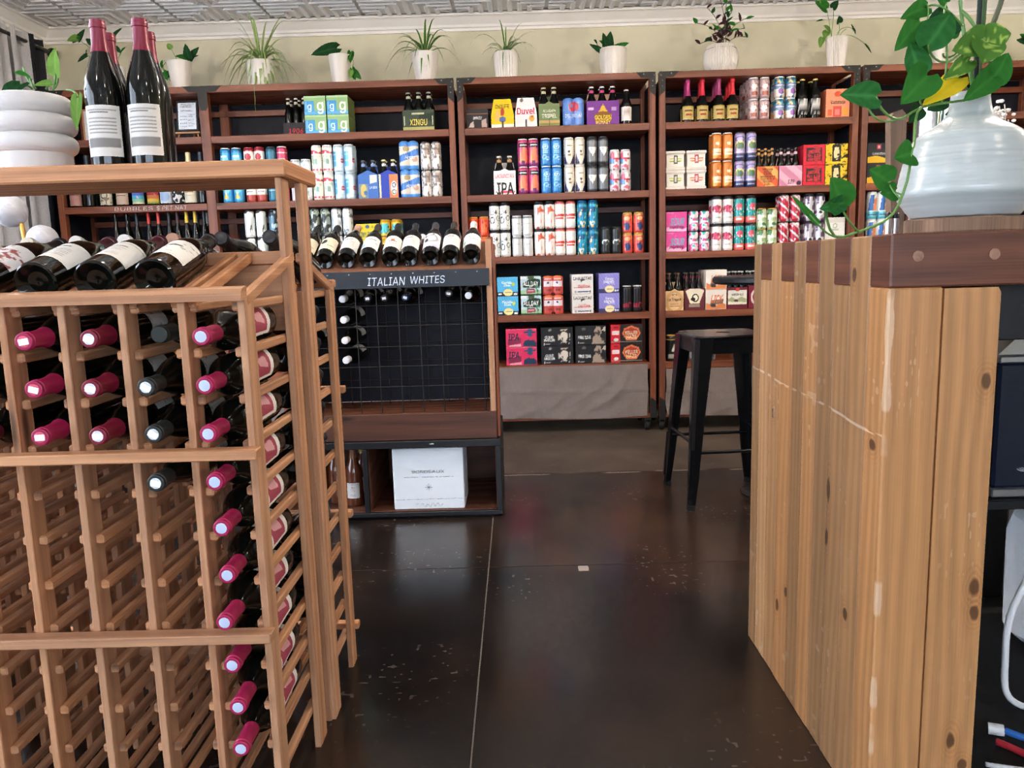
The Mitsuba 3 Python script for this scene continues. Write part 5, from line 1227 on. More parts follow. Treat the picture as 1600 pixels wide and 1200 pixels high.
# display bottles of the far rack: their necks come up towards the camera
CAPS = [('22262a', 'black'), ('1d2024', 'matt black'), ('b98a72', 'tan'), ('e2ded6', 'white'), ('d9d6cc', 'ivory'), ('cfc8b4', 'cream'), ('d8d0b8', 'pale gold'), ('23302c', 'dark green')]
for i, (c, nm) in enumerate(CAPS):
    x = X_END - PITCH * (i + .5)
    k = thing('wine_bottle', f'{nm} capped bottle on the far rack, its neck rising behind the front display', 'bottle', 'display bottles on the far rack')
    stand(wine_shapes('burgundy', c, .80, None, h=.30, cap=c), k, lie([x, 2.005, 1.0515], [0.0, -1, .275], 0))
for lv in (1, 2, 3, 4, 5, 7, 8, 9):
    k = thing('wine_bottle', f'dark bottle in the end column of the far rack, {ORD[lv - 1]} slot down', 'bottle', 'bottles lying in the far wine rack')
    stand(wine_shapes('bordeaux', '1d2226', .80, 'white', (.2, .5), .4, .296), k, lie([X_END - PITCH * .5, 1.752, LEVEL[lv] + .0085 + .0262], [0, 1, 0], 30))
# four large bottles and a ringed planter on the high shelf
for row, (y, dx) in enumerate(((1.700, 0), (1.792, -.026))):
    for i, x in enumerate((-.838, -.752)):
        k = thing('wine_bottle', f'{["front", "rear"][row]} red-foiled bottle on the high shelf, {["beside", "away from"][i]} the ringed planter', 'bottle', 'red-foiled bottles on the high shelf')
        stand(wine_shapes('burgundy', '7a1733', .785, 'back_text', (.07, .415), .33, .292), k, T().translate([x + dx, y, 1.2788]).rotate([0, 0, 1], 8 if i == 0 else 2))

# ---------------------------------------------------------------- the slanted display of white wines on its low cabinet
CX0, CX1, CY0, CY1, CZ = -1.26, -.087, 3.235, 3.76, .337
CB = thing('low_cabinet', 'low black open cabinet under the white wine display, holding a white carton', 'cabinet')
add(CB, 'top', solid(box_mesh(CX0, CX1, CY0, CY1, CZ - .030, CZ, .002), 'black_paint'))
add(CB, 'bottom', solid(box_mesh(CX0, CX1, CY0, CY1, .012, .030, .002), 'black_paint'))
add(CB, 'bottom_liner', wood(box_mesh(CX0 + .02, CX1 - .024, CY0 + .012, CY1 - .02, .0305, .034, .001), 'dark_wood', 0))
for x in (CX0, -.668, CX1 - .020):
    add(CB, 'side', solid(box_mesh(x, x + .020, CY0, CY1, .0305, CZ - .031, .002), 'black_paint'))
for x in (-.647, CX1 - .0235):
    add(CB, 'side_liner', wood(box_mesh(x, x + .003, CY0 + .012, CY1 - .02, .036, CZ - .032, .001), 'dark_wood', 1))
add(CB, 'back', wood(box_mesh(CX0 + .02, CX1 - .02, CY1 - .014, CY1 - .002, .031, CZ - .031, .001), 'dark_wood', 0))
add(CB, 'plinth', solid(box_mesh(CX0 + .02, CX1 - .02, CY0 + .03, CY1 - .02, 0, .0118, .001), 'black_paint'))
add(CB, 'latch', solid(box_mesh(-.385, -.365, CY0 - .002, CY0 - .0002, .322, .326, .0005), 'steel'))

BX = thing('wine_carton', 'white wine carton standing in the low black cabinet', 'carton')
bx0, bx1, by0, by1, bz0, bz1 = -.548, -.248, 3.262, 3.50, .0346, .300
add(BX, 'carton', tinted(box_mesh(bx0, bx1, by0, by1, bz0, bz1, .003), 'dfe6ea'))
put_text(BX, 'BORDEAUX', -.398, by0 - .0004, .192, .0125, .140, '33373c', False)
add(BX, 'print_line', tinted(cat(box_mesh(bx0 + .004, bx1 - .004, by0 - .0004, by0 - .0001, .0775, .0787, .0001),
                                *[box_mesh(-.500 + .0075 * i + (.004 if i % 9 == 8 else 0), -.500 + .0075 * i + .0052, by0 - .0004, by0 - .0001, .1735, .1765, .0001) for i in range(28) if i % 10 != 9]), '6a6e74'))
star = []
for i in range(4):
    b = box_mesh(-.0155 if i % 2 == 0 else -.013, .0155 if i % 2 == 0 else .013, -.0004, -.0001, -.0009, .0009, .0001)
    star.append(move(turn(b, [0, 1, 0], 45 * i), [-.398, by0, .130]))
add(BX, 'star_emblem', tinted(cat(*star), '33373c'))
sig = [(-.455 + .0040 * i, by0 - .0007, .0530 + .0055 * math.sin(i * 1.15) * (1.0 if i % 5 else 1.9) + .002 * math.sin(i * .37)) for i in range(30)]
add(BX, 'signature', tinted(tube(spline(sig, 150), .0006, 4), '4a4e54'))

for i, (x, y, g, lab) in enumerate([(-.735, 3.36, 'amber_glass', 'white'), (-.825, 3.40, 'amber_glass', None), (-.714, 3.46, 'amber_glass', 'white'), (-.90, 3.37, 'bottle_glass', None)]):
    k = thing('wine_bottle', ['amber wine bottle with a white label in the low cabinet, beside the divider', 'amber wine bottle without a label in the low cabinet', 'amber wine bottle at the back of the low cabinet', 'dark wine bottle in the low cabinet behind the rack'][i], 'bottle', 'bottles in the low cabinet')
    stand(wine_shapes('burgundy', 'c9a44a' if i == 2 else '8a5a3a', .80, lab, (.14, .40), .25, .262, g), k, T().translate([x, y, .0345]))

DS = thing('wine_display', 'dark wooden display stand with a black wire grid and a lettered slate board', 'display stand')
DX0, DX1, DY0, DY1 = -.985, -.100, 3.262, 3.585
add(DS, 'base_board', wood(box_mesh(DX0, DX1, DY0 - .012, DY0 + .010, CZ + .001, .452, .003), 'dark_wood', 0))
add(DS, 'tray', wood(box_mesh(DX0, DX1 - .026, DY0 + .010, DY1, .432, .450, .002), 'dark_wood', 0))
side = [(DY0 - .010, CZ + .001), (DY1 + .02, CZ + .001), (DY1 + .02, 1.165), (DY1 - .02, 1.178), (DY1 - .09, 1.172), (DY1 - .16, 1.140), (DY0 + .03, 1.05), (DY0 - .010, 1.04)]


def side_board(x0, x1):
    m = trimesh.creation.extrude_polygon(Polygon(side), x1 - x0, engine='earcut')
    v = np.array(m.vertices)
    return np.stack([x0 + v[:, 2], v[:, 0], v[:, 1]], 1), np.array(m.faces)


add(DS, 'side', wood(side_board(DX1 - .022, DX1 - .002), 'shelf_wood', 2))
add(DS, 'edge_strip', wood(box_mesh(DX1 - .024, DX1 - .001, DY0 - .014, DY0 - .0105, .455, 1.16, .001), 'cedar', 2))
add(DS, 'outer_post', wood(box_mesh(DX1 + .0, DX1 + .014, DY0 + .012, DY0 + .050, CZ + .001, 1.14, .004), 'shelf_wood', 2))
add(DS, 'side', wood(side_board(DX0, DX0 + .02), 'shelf_wood', 2))
add(DS, 'back_panel', solid(box_mesh(DX0 + .02, DX1 - .023, DY1 + .002, DY1 + .014, .452, 1.10), 'navy_paint'))
add(DS, 'sign_board', solid(box_mesh(DX0 - .005, DX1 - .012, DY0 - .026, DY0 - .0145, .974, 1.043, .001), 'slate_board'))
put_text(DS, 'ITALIAN', -.529, DY0 - .0265, .985, .033, .152, 'c9d4e6', False, 'lettering', .12)
put_text(DS, 'WHITES', -.361, DY0 - .0265, .989, .030, .142, 'c9d4e6', False, 'lettering', .12)
for i in range(9):
    add(DS, 'nail', solid(move(trimesh.creation.icosphere(1, .003), [-.160 - .0865 * i, DY0 - .027, 1.031]), 'steel'))
XV = [float(v) for v in (-.146, -.232, -.319, -.406, -.494, -.583, -.669, -.754, -.840, -.925)]
ZV = [.902, .816, .730, .647, .561]
for y in (DY0 + .03, DY0 + .25):
    for x in XV:
        add(DS, 'wire', solid(tube([(x, y, .451), (x, y, .972)], .0024, 6), 'wire', True))
    for z in ZV:
        add(DS, 'wire', solid(tube([(DX0 + .021, y, z), (DX1 - .023, y, z)], .0024, 6), 'wire', True))
add(DS, 'slant_board', solid(hull([(x, y, z) for x in (DX0 + .021, DX1 - .023) for (y, z) in ((DY0 - .012, 1.020), (DY0 - .012, 1.030), (DY0 + .215, 1.155), (DY0 + .220, 1.144))]), 'brown_board'))
WH = [(-.872, 'tree', '1d2023', 'dark capped', 'burgundy'), (-.786, 'tree', '202428', 'black capped', 'burgundy'), (-.697, 'lines', 'b08a74', 'tan foiled', 'burgundy'), (-.608, 'bluewash', '33302e', 'brown capped', 'burgundy'),
      (-.515, 'crest', '1d1f24', 'ringed black foil', 'bordeaux'), (-.439, 'lines', '23262a', 'ringed charcoal foil', 'bordeaux'), (-.351, 'arc', '3a3c40', 'grey capped', 'burgundy'), (-.270, 'lines', '3a322c', 'bronze capped', 'bordeaux'), (-.184, 'teal_edge', 'cfcfcc', 'pale grey foiled', 'burgundy')]
WL = {'tree': 'tree label', 'lines': 'lined white label', 'bluewash': 'blue-washed label', 'crest': 'crest label', 'arc': 'arched lilac label', 'teal_edge': 'teal-edged label'}
for i, (x, lab, foil, nm, kind) in enumerate(WH):
    k = thing('wine_bottle', f'{nm} white wine with {WL[lab]} on the slanted display' + (', above the T of the lettering' if i == 3 and 0 else '') + (' nearest the rack' if i == 0 else ''), 'bottle', 'white wines on the slanted display')
    stand(wine_shapes(kind, foil, .74 if foil != 'b08a74' else .8, lab, (.13, .45) if lab != 'arc' else (.11, .50), .40, .298), k, lie([x, DY0 + .018, 1.0905], [.03 if i < 4 else .01, 1, .55], rng.uniform(-8, 8)))
for i, (x, c, nm) in enumerate([(-.886, 'c9a890', 'tan'), (-.80, 'b8a08c', 'cork brown'), (-.70, '2a2a2e', 'black ringed'), (-.615, '9a9a9a', 'grey'), (-.515, 'c9ccd6', 'silver white'), (-.415, 'e0e0e2', 'white'), (-.300, 'd0d0d0', 'pale'), (-.205, 'dcdcdc', 'chalk white')]):
    k = thing('wine_bottle', f'{nm} capped neck rising behind the slanted display, from its far side', 'bottle', 'far-side bottles of the display')
    stand(wine_shapes('bordeaux', c, .82, None, h=.30, cap=c), k, lie([x, DY1 + .26, 1.03], [0, -1, .62], 0))
add(DS, 'far_board', solid(hull([(x, y, z) for x in (DX0 + .02, DX1 - .02) for (y, z) in ((DY1 + .016, 1.02), (DY1 + .016, 1.035), (DY1 + .33, .80), (DY1 + .33, .815))]), 'brown_board'))
for x in (DX0, DX1 - .02):
    add(DS, 'rear_leg', wood(box_mesh(x, x + .02, DY1 + .30, DY1 + .345, 0, .83, .002), 'dark_wood', 2))
GR = [(-.745, .918, 'e6e8ec', 'white capped', 1), (-.618, .908, '22262a', 'black capped', 0), (-.565, .911, '24282c', 'charcoal capped', 0), (-.477, .914, '243250', 'navy capped', 0), (-.283, .935, '2a2a2c', 'dark capped', 0), (-.204, .922, 'e9ebee', 'chalk white capped', 1),
      (-.750, .829, 'e4e6ea', 'white capped', 1), (-.742, .739, 'e2e4e8', 'white capped', 1), (-.748, .652, 'e2e4e8', 'white capped', 1), (-.849, .912, '2a2c30', 'dusky capped', 0), (-.860, .736, '2a2c30', 'dusky capped', 0)]
for i, (x, z, c, nm, wh) in enumerate(GR):
    row = ['top', 'second', 'third', 'fourth'][[.9, .82, .74, .65].index(min([.9, .82, .74, .65], key=lambda q: abs(q - z)))]
    k = thing('wine_bottle', f'{nm} bottle in the {row} row of the wire grid' + {5: ' by the pale strip', 0: ' behind the rack post'}.get(i, ''), 'bottle', 'bottles lying in the wire grid')
    xc = -.189 - .0868 * round((-.189 - x) / .0868)        # the middle of its cell of the grid
    wz = min(ZV, key=lambda q: abs(q + .0175 - z))
    nx_ = min(max(x, xc - .014), xc + .014)
    a_, b_ = np.array([xc, DY1 - .006, wz + .0425]), np.array([nx_, DY0 + .004, wz + .0300 + (.012 if z > .93 else 0)])
    stand(wine_shapes('bordeaux' if i % 2 else 'burgundy', c, .84, 'white_script', (.2, .46), .42, .296, cap=c if wh else None, sticker=not wh), k, lie(a_, b_ - a_, rng.uniform(-30, 30)) @ T().scale([.95, .95, 1]))

# ---------------------------------------------------------------- black metal bar stool and a small pedestal table
ST = thing('bar_stool', 'black enamelled metal bar stool by the end of the wooden counter', 'stool')
SC, SA = np.array([.893, 3.468, 0]), 4.0


def st(m):
    return move(turn(m, [0, 0, 1], SA), SC)


SH_ = .735
ring = []
for (half, z, rr) in ((.160, SH_ - .016, .035), (.163, SH_ - .006, .036), (.158, SH_, .034)):
    ring += [(cx * (half - rr) + rr * math.cos(a), cy * (half - rr) + rr * math.sin(a), z) for cx in (-1, 1) for cy in (-1, 1) for a in np.linspace(0, 2 * math.pi, 16, endpoint=False)]
add(ST, 'seat', solid(st(hull(ring)), 'black_enamel', 30))
add(ST, 'seat_hole', solid(st(move(turn(lathe([(0, .0006), (.03, .0006), (.032, 0)], 24), [0, 0, 1], 0), [0, 0, SH_])), 'rubber'))
for i in range(4):
    sk = ext([(-.130, SH_ - .017), (.130, SH_ - .017), (.118, SH_ - .075), (-.118, SH_ - .075)], -.158, -.1545)
    add(ST, 'skirt', solid(st(turn(sk, [0, 0, 1], 90 * i)), 'black_enamel'))
for sx in (-1, 1):
    for sy in (-1, 1):
        def section(half, wide, thick, z):
            # a folded channel round the corner: two flanges meeting at the outer edge
            c = half
            return [(sx * c, sy * (c - wide), z), (sx * (c + .004), sy * (c - .012), z), (sx * (c - .002), sy * (c - .002), z), (sx * (c - .012), sy * (c + .004), z), (sx * (c - wide), sy * c, z),
                    (sx * (c - wide), sy * (c - thick), z), (sx * (c - thick), sy * (c - thick), z), (sx * (c - thick), sy * (c - wide), z)]
        secs = [section(.163, .070, .010, SH_ - .012), section(.170, .066, .010, SH_ - .12), section(.185, .052, .010, .40), section(.199, .038, .010, .14), section(.206, .028, .012, .022)]
        V = np.array([p for s in secs for p in s])
        m, f = 8, []
        for j in range(len(secs) - 1):
            for i in range(m):
                a, b = j * m + i, j * m + (i + 1) % m
                f += [(a, b, b + m), (a, b + m, a + m)]
        for o in (0, (len(secs) - 1) * m):
            f += [(o, o + 1, o + 7), (o + 1, o + 2, o + 6), (o + 1, o + 6, o + 7), (o + 2, o + 3, o + 6), (o + 3, o + 4, o + 5), (o + 3, o + 5, o + 6)]
        leg = add(ST, 'leg', solid(st((V, np.array(f))), 'black_enamel', 25))
        add(leg, 'foot', solid(st(hull([(sx * (.206 + a), sy * (.206 + b), z) for a in (-.026, .003) for b in (-.026, .003) for z in (0, .023)])), 'rubber'))
        rib = hull([(sx * (.197 + dz_ + a), sy * (.197 + dz_ + b), z) for (dz_, z) in ((-.006, .26), (.008, .05)) for a in (-.010, .0068) for b in (-.010, .0068)])
        add(leg, 'stiffener', solid(st(rib), 'black_enamel'))
for (a, b, z) in (((-1, -1), (1, -1), .245), ((-1, 1), (1, 1), .245), ((-1, -1), (-1, 1), .285), ((1, -1), (1, 1), .285)):
    add(ST, 'stretcher', solid(st(tube([(a[0] * .183, a[1] * .183, z), (b[0] * .183, b[1] * .183, z)], .0075, 10)), 'black_enamel', True))

TBL = thing('pedestal_table', 'round dark pedestal table partly behind the counter', 'table')
tx, ty = 1.158, 3.475
add(TBL, 'tabletop', solid(move(lathe([(0, -.032), (.292, -.032), (.302, -.022), (.302, -.008), (.296, 0), (0, 0)], 64), [tx, ty, .975]), 'black_paint', 30))
add(TBL, 'column', solid(move(lathe([(.034, .03), (.034, .945)], 24), [tx, ty, 0]), 'black_paint', True))
add(TBL, 'base', solid(move(lathe([(0, 0), (.168, 0), (.170, .006), (.14, .016), (.06, .032), (.04, .05), (0, .05)], 64), [tx, ty, 0]), 'black_paint', 30))

# ---------------------------------------------------------------- the timber counter
CT = thing('counter', 'tall timber counter of pale vertical planks with a dark finger-jointed top', 'counter')
XL, YN, ZT, ZS = .625, 1.345, 1.090, 1.000            # left face, near end, top, underside of the slab
YC = [2.115, 2.052, 1.976, 1.899, 1.812, 1.739, 1.665, 1.584, 1.507, 1.423, 1.3455]
cy = [(2.115, 2.056), (2.056, 1.976), (1.976, 1.899), (1.899, 1.812), (1.812, 1.739), (1.739, 1.665), (1.665, 1.584), (1.584, 1.507), (1.507, 1.423), (1.423, YN + .0005)]
full = [1, 0, 1, 0, 1, 0, 1, 0, 1, 0]
full = [True, False, True, False, True, False, True, False, True, False]
SLAB_D = [.080, .076, .078, .072, .068]
di = 0
for i, (ya, yb) in enumerate(cy):
    top = ZT if full[i] else ZS + .0
    dx = rng.uniform(0, .0022)
    if i == 0:
        top = ZT
    if i == 9:
        dx = 0
    add(CT, 'plank', wood(box_mesh(XL + dx, .7165 if i == 9 else XL + .042, yb + .0004, ya - .0004, .0, top - .0006, .0030), 'counter_pine', 2, tone=[12, 3, 41, 8, 57, 22, 35, 14, 77, 5][i]))
# the dark top: lamellae that run across, their ends showing between the plank ends
for i, (ya, yb) in enumerate(cy):
    x0 = XL + .0005 if not full[i] else XL + .0425
    if i == 9:
        continue
    add(CT, 'top_lamella', wood(box_mesh(x0, 2.35, yb + .0003, ya - .0003, ZS, ZT - rng.uniform(0, .0008), .0018), 'slab_wood', 0))
add(CT, 'top_lamella', wood(box_mesh(XL + .0005, 2.35, YN, cy[9][0] - .0003, ZS, ZT, .003), 'slab_wood', 0, tone=31))
for x in (.670, .797, .96, 1.12):
    add(CT, 'bolt_plug', solid(move(turn(lathe([(0, .0008), (.0062, .0008), (.0085, -.0004), (.0095, .0003)], 20), [1, 0, 0], 90), [x, YN - .0008, 1.052]), 'plug_wood', 30))
add(CT, 'end_plank', wood(hull([(x, y, z) for (x, z) in ((.7185, 0), (.813, 0), (.813, ZS - .012), (.808, ZS - .003), (.7185, ZS - .003)) for y in (YN + .001, YN + .058)]), 'counter_pine', 2, tone=66))
add(CT, 'far_end_board', wood(box_mesh(XL + .043, .80, 2.075, 2.115, 0, ZS - .001, .002), 'counter_pine', 2, tone=44))
add(CT, 'inner_board', solid(box_mesh(XL + .043, XL + .055, YN + .05, 2.07, 0, ZS - .002), 'black_paint'))
add(CT, 'under_rail', solid(box_mesh(.815, 2.3, YN + .06, YN + .10, .90, ZS - .001), 'black_paint'))

# behind the counter: a small water dispenser on a shelf, hoses and a basin below
AP = thing('water_dispenser', 'navy and silver drink dispenser behind the plank counter', 'dispenser')
ax0, ax1, ay0, ay1 = 1.095, 1.40, 1.80, 2.12
add(AP, 'body', solid(box_mesh(ax0, ax1, ay0, ay1, .508, .802, .006), 'navy_plastic'))
add(AP, 'upper_band', solid(box_mesh(ax0 - .003, ax1 + .003, ay0 - .004, ay1, .802, .819, .003), 'steel'))
add(AP, 'lower_band', solid(box_mesh(ax0 - .003, ax1 + .003, ay0 - .004, ay1, .486, .508, .003), 'steel'))
add(AP, 'lid', solid(hull([(x, y, z) for (x, z) in ((ax0, .82), (ax1, .82), (ax1 - .03, .868), (ax0 + .05, .868)) for y in (ay0 + .01, ay1 - .02)]), 'steel'))
put_text(AP, 'di', 1.170, ay0 - .0006, .772, .016, None, 'c3c9d0', False)
for r in (.010, .016, .022):
    arc = [(1.168 + r * math.cos(t), ay0 - .0012, .560 - r * .55 * math.sin(t)) for t in np.linspace(.5, math.pi - .5, 14)]
    add(AP, 'wave_mark', tinted(tube(arc, .0013, 5), 'aab2ba'))
SHF = thing('bar_shelf', 'black steel shelf frame under the drink dispenser', 'shelf')
add(SHF, 'shelf_board', solid(box_mesh(1.03, 2.0, 1.78, 2.30, .462, .484, .002), 'black_paint'))
for x in (1.045, 1.96):
    for y in (1.79, 2.26):
        add(SHF, 'leg', solid(box_mesh(x, x + .03, y, y + .03, 0, .462, .002), 'black_paint'))
KEG = thing('water_tank', 'white tank on the floor behind the counter', 'tank')
add(KEG, 'body', solid(move(lathe([(0, .02), (.13, .02), (.15, .04), (.155, .30), (.14, .35), (.06, .38), (0, .38)], 40), [1.455, 2.02, 0]), 'white_plastic', 30))
add(KEG, 'collar', solid(move(lathe([(.05, .378), (.062, .40), (.062, .43), (0, .43)], 24), [1.455, 2.02, 0]), 'steel', 30))
add(KEG, 'foot', solid(move(lathe([(0, 0), (.12, 0), (.12, .02), (0, .02)], 24), [1.455, 2.02, 0]), 'rubber'))
PN = thing('splash_panel', 'pale grey panel standing behind the white tank', 'panel')
add(PN, None, solid(box_mesh(1.470, 2.20, 2.325, 2.340, 0, .455, .002), 'grey_ceramic'))
BP = thing('bar_back_panel', 'black panel at the back of the space under the drink dispenser', 'panel')
add(BP, None, solid(box_mesh(.83, 1.466, 2.325, 2.340, 0, 1.0, .002), 'black_paint'))
MT = thing('floor_mat', 'black rubber mat on the floor behind the counter', 'mat')
add(MT, None, solid(box_mesh(.84, 2.2, 1.15, 2.31, .0005, .008, .002), 'rubber'))
for i, (col, pts, nm) in enumerate([('e6e9ec', [(1.150, 1.72, .36), (1.119, 1.70, .311), (1.094, 1.70, .243), (1.089, 1.70, .12), (1.100, 1.695, .045), (1.16, 1.69, .0165), (1.26, 1.69, .0165)], 'white water hose hanging behind the counter'),
                                    ('2f6fc0', [(1.034, 1.598, .024), (1.06, 1.575, .022), (1.12, 1.545, .0165), (1.2, 1.55, .0165)], 'blue hose on the mat behind the counter'),
                                    ('b8323c', [(1.000, 1.572, .0165), (1.03, 1.532, .0165), (1.075, 1.47, .0165), (1.13, 1.44, .0165)], 'red hose on the mat behind the counter'),
                                    ('c9ccd0', [(.935, 1.500, .0140), (1.00, 1.480, .0140), (1.06, 1.455, .0140), (1.10, 1.40, .0140)], 'grey cable on the mat behind the counter')]):
    k = thing('hose', nm, 'hose')
    add(k, None, tinted(tube(spline(pts, 40), .0075 if i < 3 else .005, 10), col, 'print_gloss', True))
    if i == 1:
        add(k, 'coupling', solid(tube([(1.005, 1.612, .0225), (1.032, 1.599, .024)], .0125, 16), 'white_plastic', 30))
TAG = thing('floor_sticker', 'small worn grey sticker on the concrete beside the joint', 'sticker')
add(TAG, None, tinted(box_mesh(.186, .222, 2.618, 2.664, .0002, .0010, .0002), '857e76'))

# ---------------------------------------------------------------- leaves, stems and pots
TONES = {'g': ('2f6a2c', '3d7a35'), 'gl': ('2a5f30', '3f7f45'), 'd': ('23442a', '2f5a33'), 'l': ('6f9a4a', '86ad58'), 'v': ('3c6f2f', '9ab85a'), 'y': ('d6bd2e', 'c4ac1e'), 'p': ('3a2230', '4f3a3a'), 's': ('4f7a3c', 'b9c98e')}


def leaf_mesh(base, tip, width, tone, tilt=0.0, heart=True, seed=0, droop=.12):
    """A folded, drooping leaf from its stalk to its tip, facing roughly the shop."""
    base, tip = np.asarray(base, float), np.asarray(tip, float)
    L = np.linalg.norm(tip - base)
    x = (tip - base) / L
    n = np.array([0.0, -1.0, .35])
    n = n - x * (n @ x)
    n /= np.linalg.norm(n)
    s = np.cross(n, x)
    ca, sa = math.cos(tilt), math.sin(tilt)
    n, s = n * ca + s * sa, s * ca - n * sa
    ns, nt = 13, 9
    V, C = [], []
    a, b = lin(TONES[tone][0]), lin(TONES[tone][1])
    for i in range(ns):
        t = i / (ns - 1)
        if heart:
            w = (math.sin(math.pi * min(1, t * .93 + .07) ** .62) ** .8) if t < 1 else 0
        else:
            w = math.sin(math.pi * (t * .94 + .05) ** .8)
        w = max(w, 0) * width * .58 * (1.02 if t > 0 else .55)
        for j in range(nt):
            q = (j / (nt - 1)) * 2 - 1
            lobe = -.17 * L * (abs(q) ** 1.5) * (1 - t) ** 3 if heart else 0
            fold = .28 * abs(q) * w
            d = -droop * L * (t - .2) ** 2
            ripple = .02 * width * math.sin(9 * t + 3 * q + seed)
            V.append(base + x * (t * L + lobe) + s * (q * w) + n * (fold + d + ripple))
            vein = abs(q) < .14
            if tone == 'v':
                k = 1.0 if meshkit.fbm(np.array([t * 5, q * 3, seed * 1.3]), 2, 3) > .63 else .12
            elif tone == 's':
                k = 1.0 if abs(q) > .45 else 0.0
            else:
                k = .9 if vein else .35 * (1 + math.sin(t * 21 + abs(q) * 6)) * .5
            C.append(a * (1 - k) + b * k)
    f = []
    for i in range(ns - 1):
        for j in range(nt - 1):
            q = i * nt + j
            f += [(q, q + nt, q + nt + 1), (q, q + nt + 1, q + 1)]
    return mikit.ply((np.array(V), np.array(f)), 'leaf', smooth=True, color=np.array(C))


def add_leaves(key, leaves, stems, r=.0016, heart=True):
    for i, (b, t, w, tone, tilt) in enumerate(leaves):
        add(key, 'leaf', leaf_mesh(b, t, w, tone, tilt, heart, i))
    for st_ in stems:
        pts, rr = st_ if isinstance(st_, tuple) and isinstance(st_[1], float) else (st_, r)
        add(key, 'stem', tinted(tube(spline(pts, 22), rr, 7), '5f8a45', 'print_gloss', True))


def pot_profile(kind, w, h):
    r = w / 2
    if kind == 'taper':
        return [(0, 0), (r * .66, 0), (r * .70, .004), (r * .97, h * .96), (r, h * .985), (r * .985, h), (r * .9, h), (r * .87, h * .9), (r * .8, h * .82)]
    if kind == 'straight':
        return [(0, 0), (r * .84, 0), (r * .9, .005), (r * .98, h * .5), (r, h * .97), (r * .98, h), (r * .9, h), (r * .88, h * .85)]
    if kind == 'tall':
        return [(0, 0), (r * .86, 0), (r * .92, .004), (r, h * .95), (r * .97, h), (r * .88, h), (r * .85, h * .9)]
    return [(0, 0), (r * .62, 0), (r * .74, .006), (r * .95, h * .28), (r, h * .52), (r * .95, h * .76), (r * .80, h * .95), (r * .78, h), (r * .70, h), (r * .70, h * .88)]


def ribs(mesh, n, depth):
    v, f = mesh
    a = np.arctan2(v[:, 1], v[:, 0])
    rr = np.hypot(v[:, 0], v[:, 1])
    k = 1 - depth * (.5 + .5 * np.cos(n * a)) * (rr > .01)
    return np.stack([v[:, 0] * k, v[:, 1] * k, v[:, 2]], 1), f


def dense(profile, m=4):
    p = np.asarray(profile, float)
    out = [p[0]]
    for a, b in zip(p[:-1], p[1:]):
        out += [a + (b - a) * t for t in np.linspace(0, 1, m + 1)[1:]]
    return np.array(out)


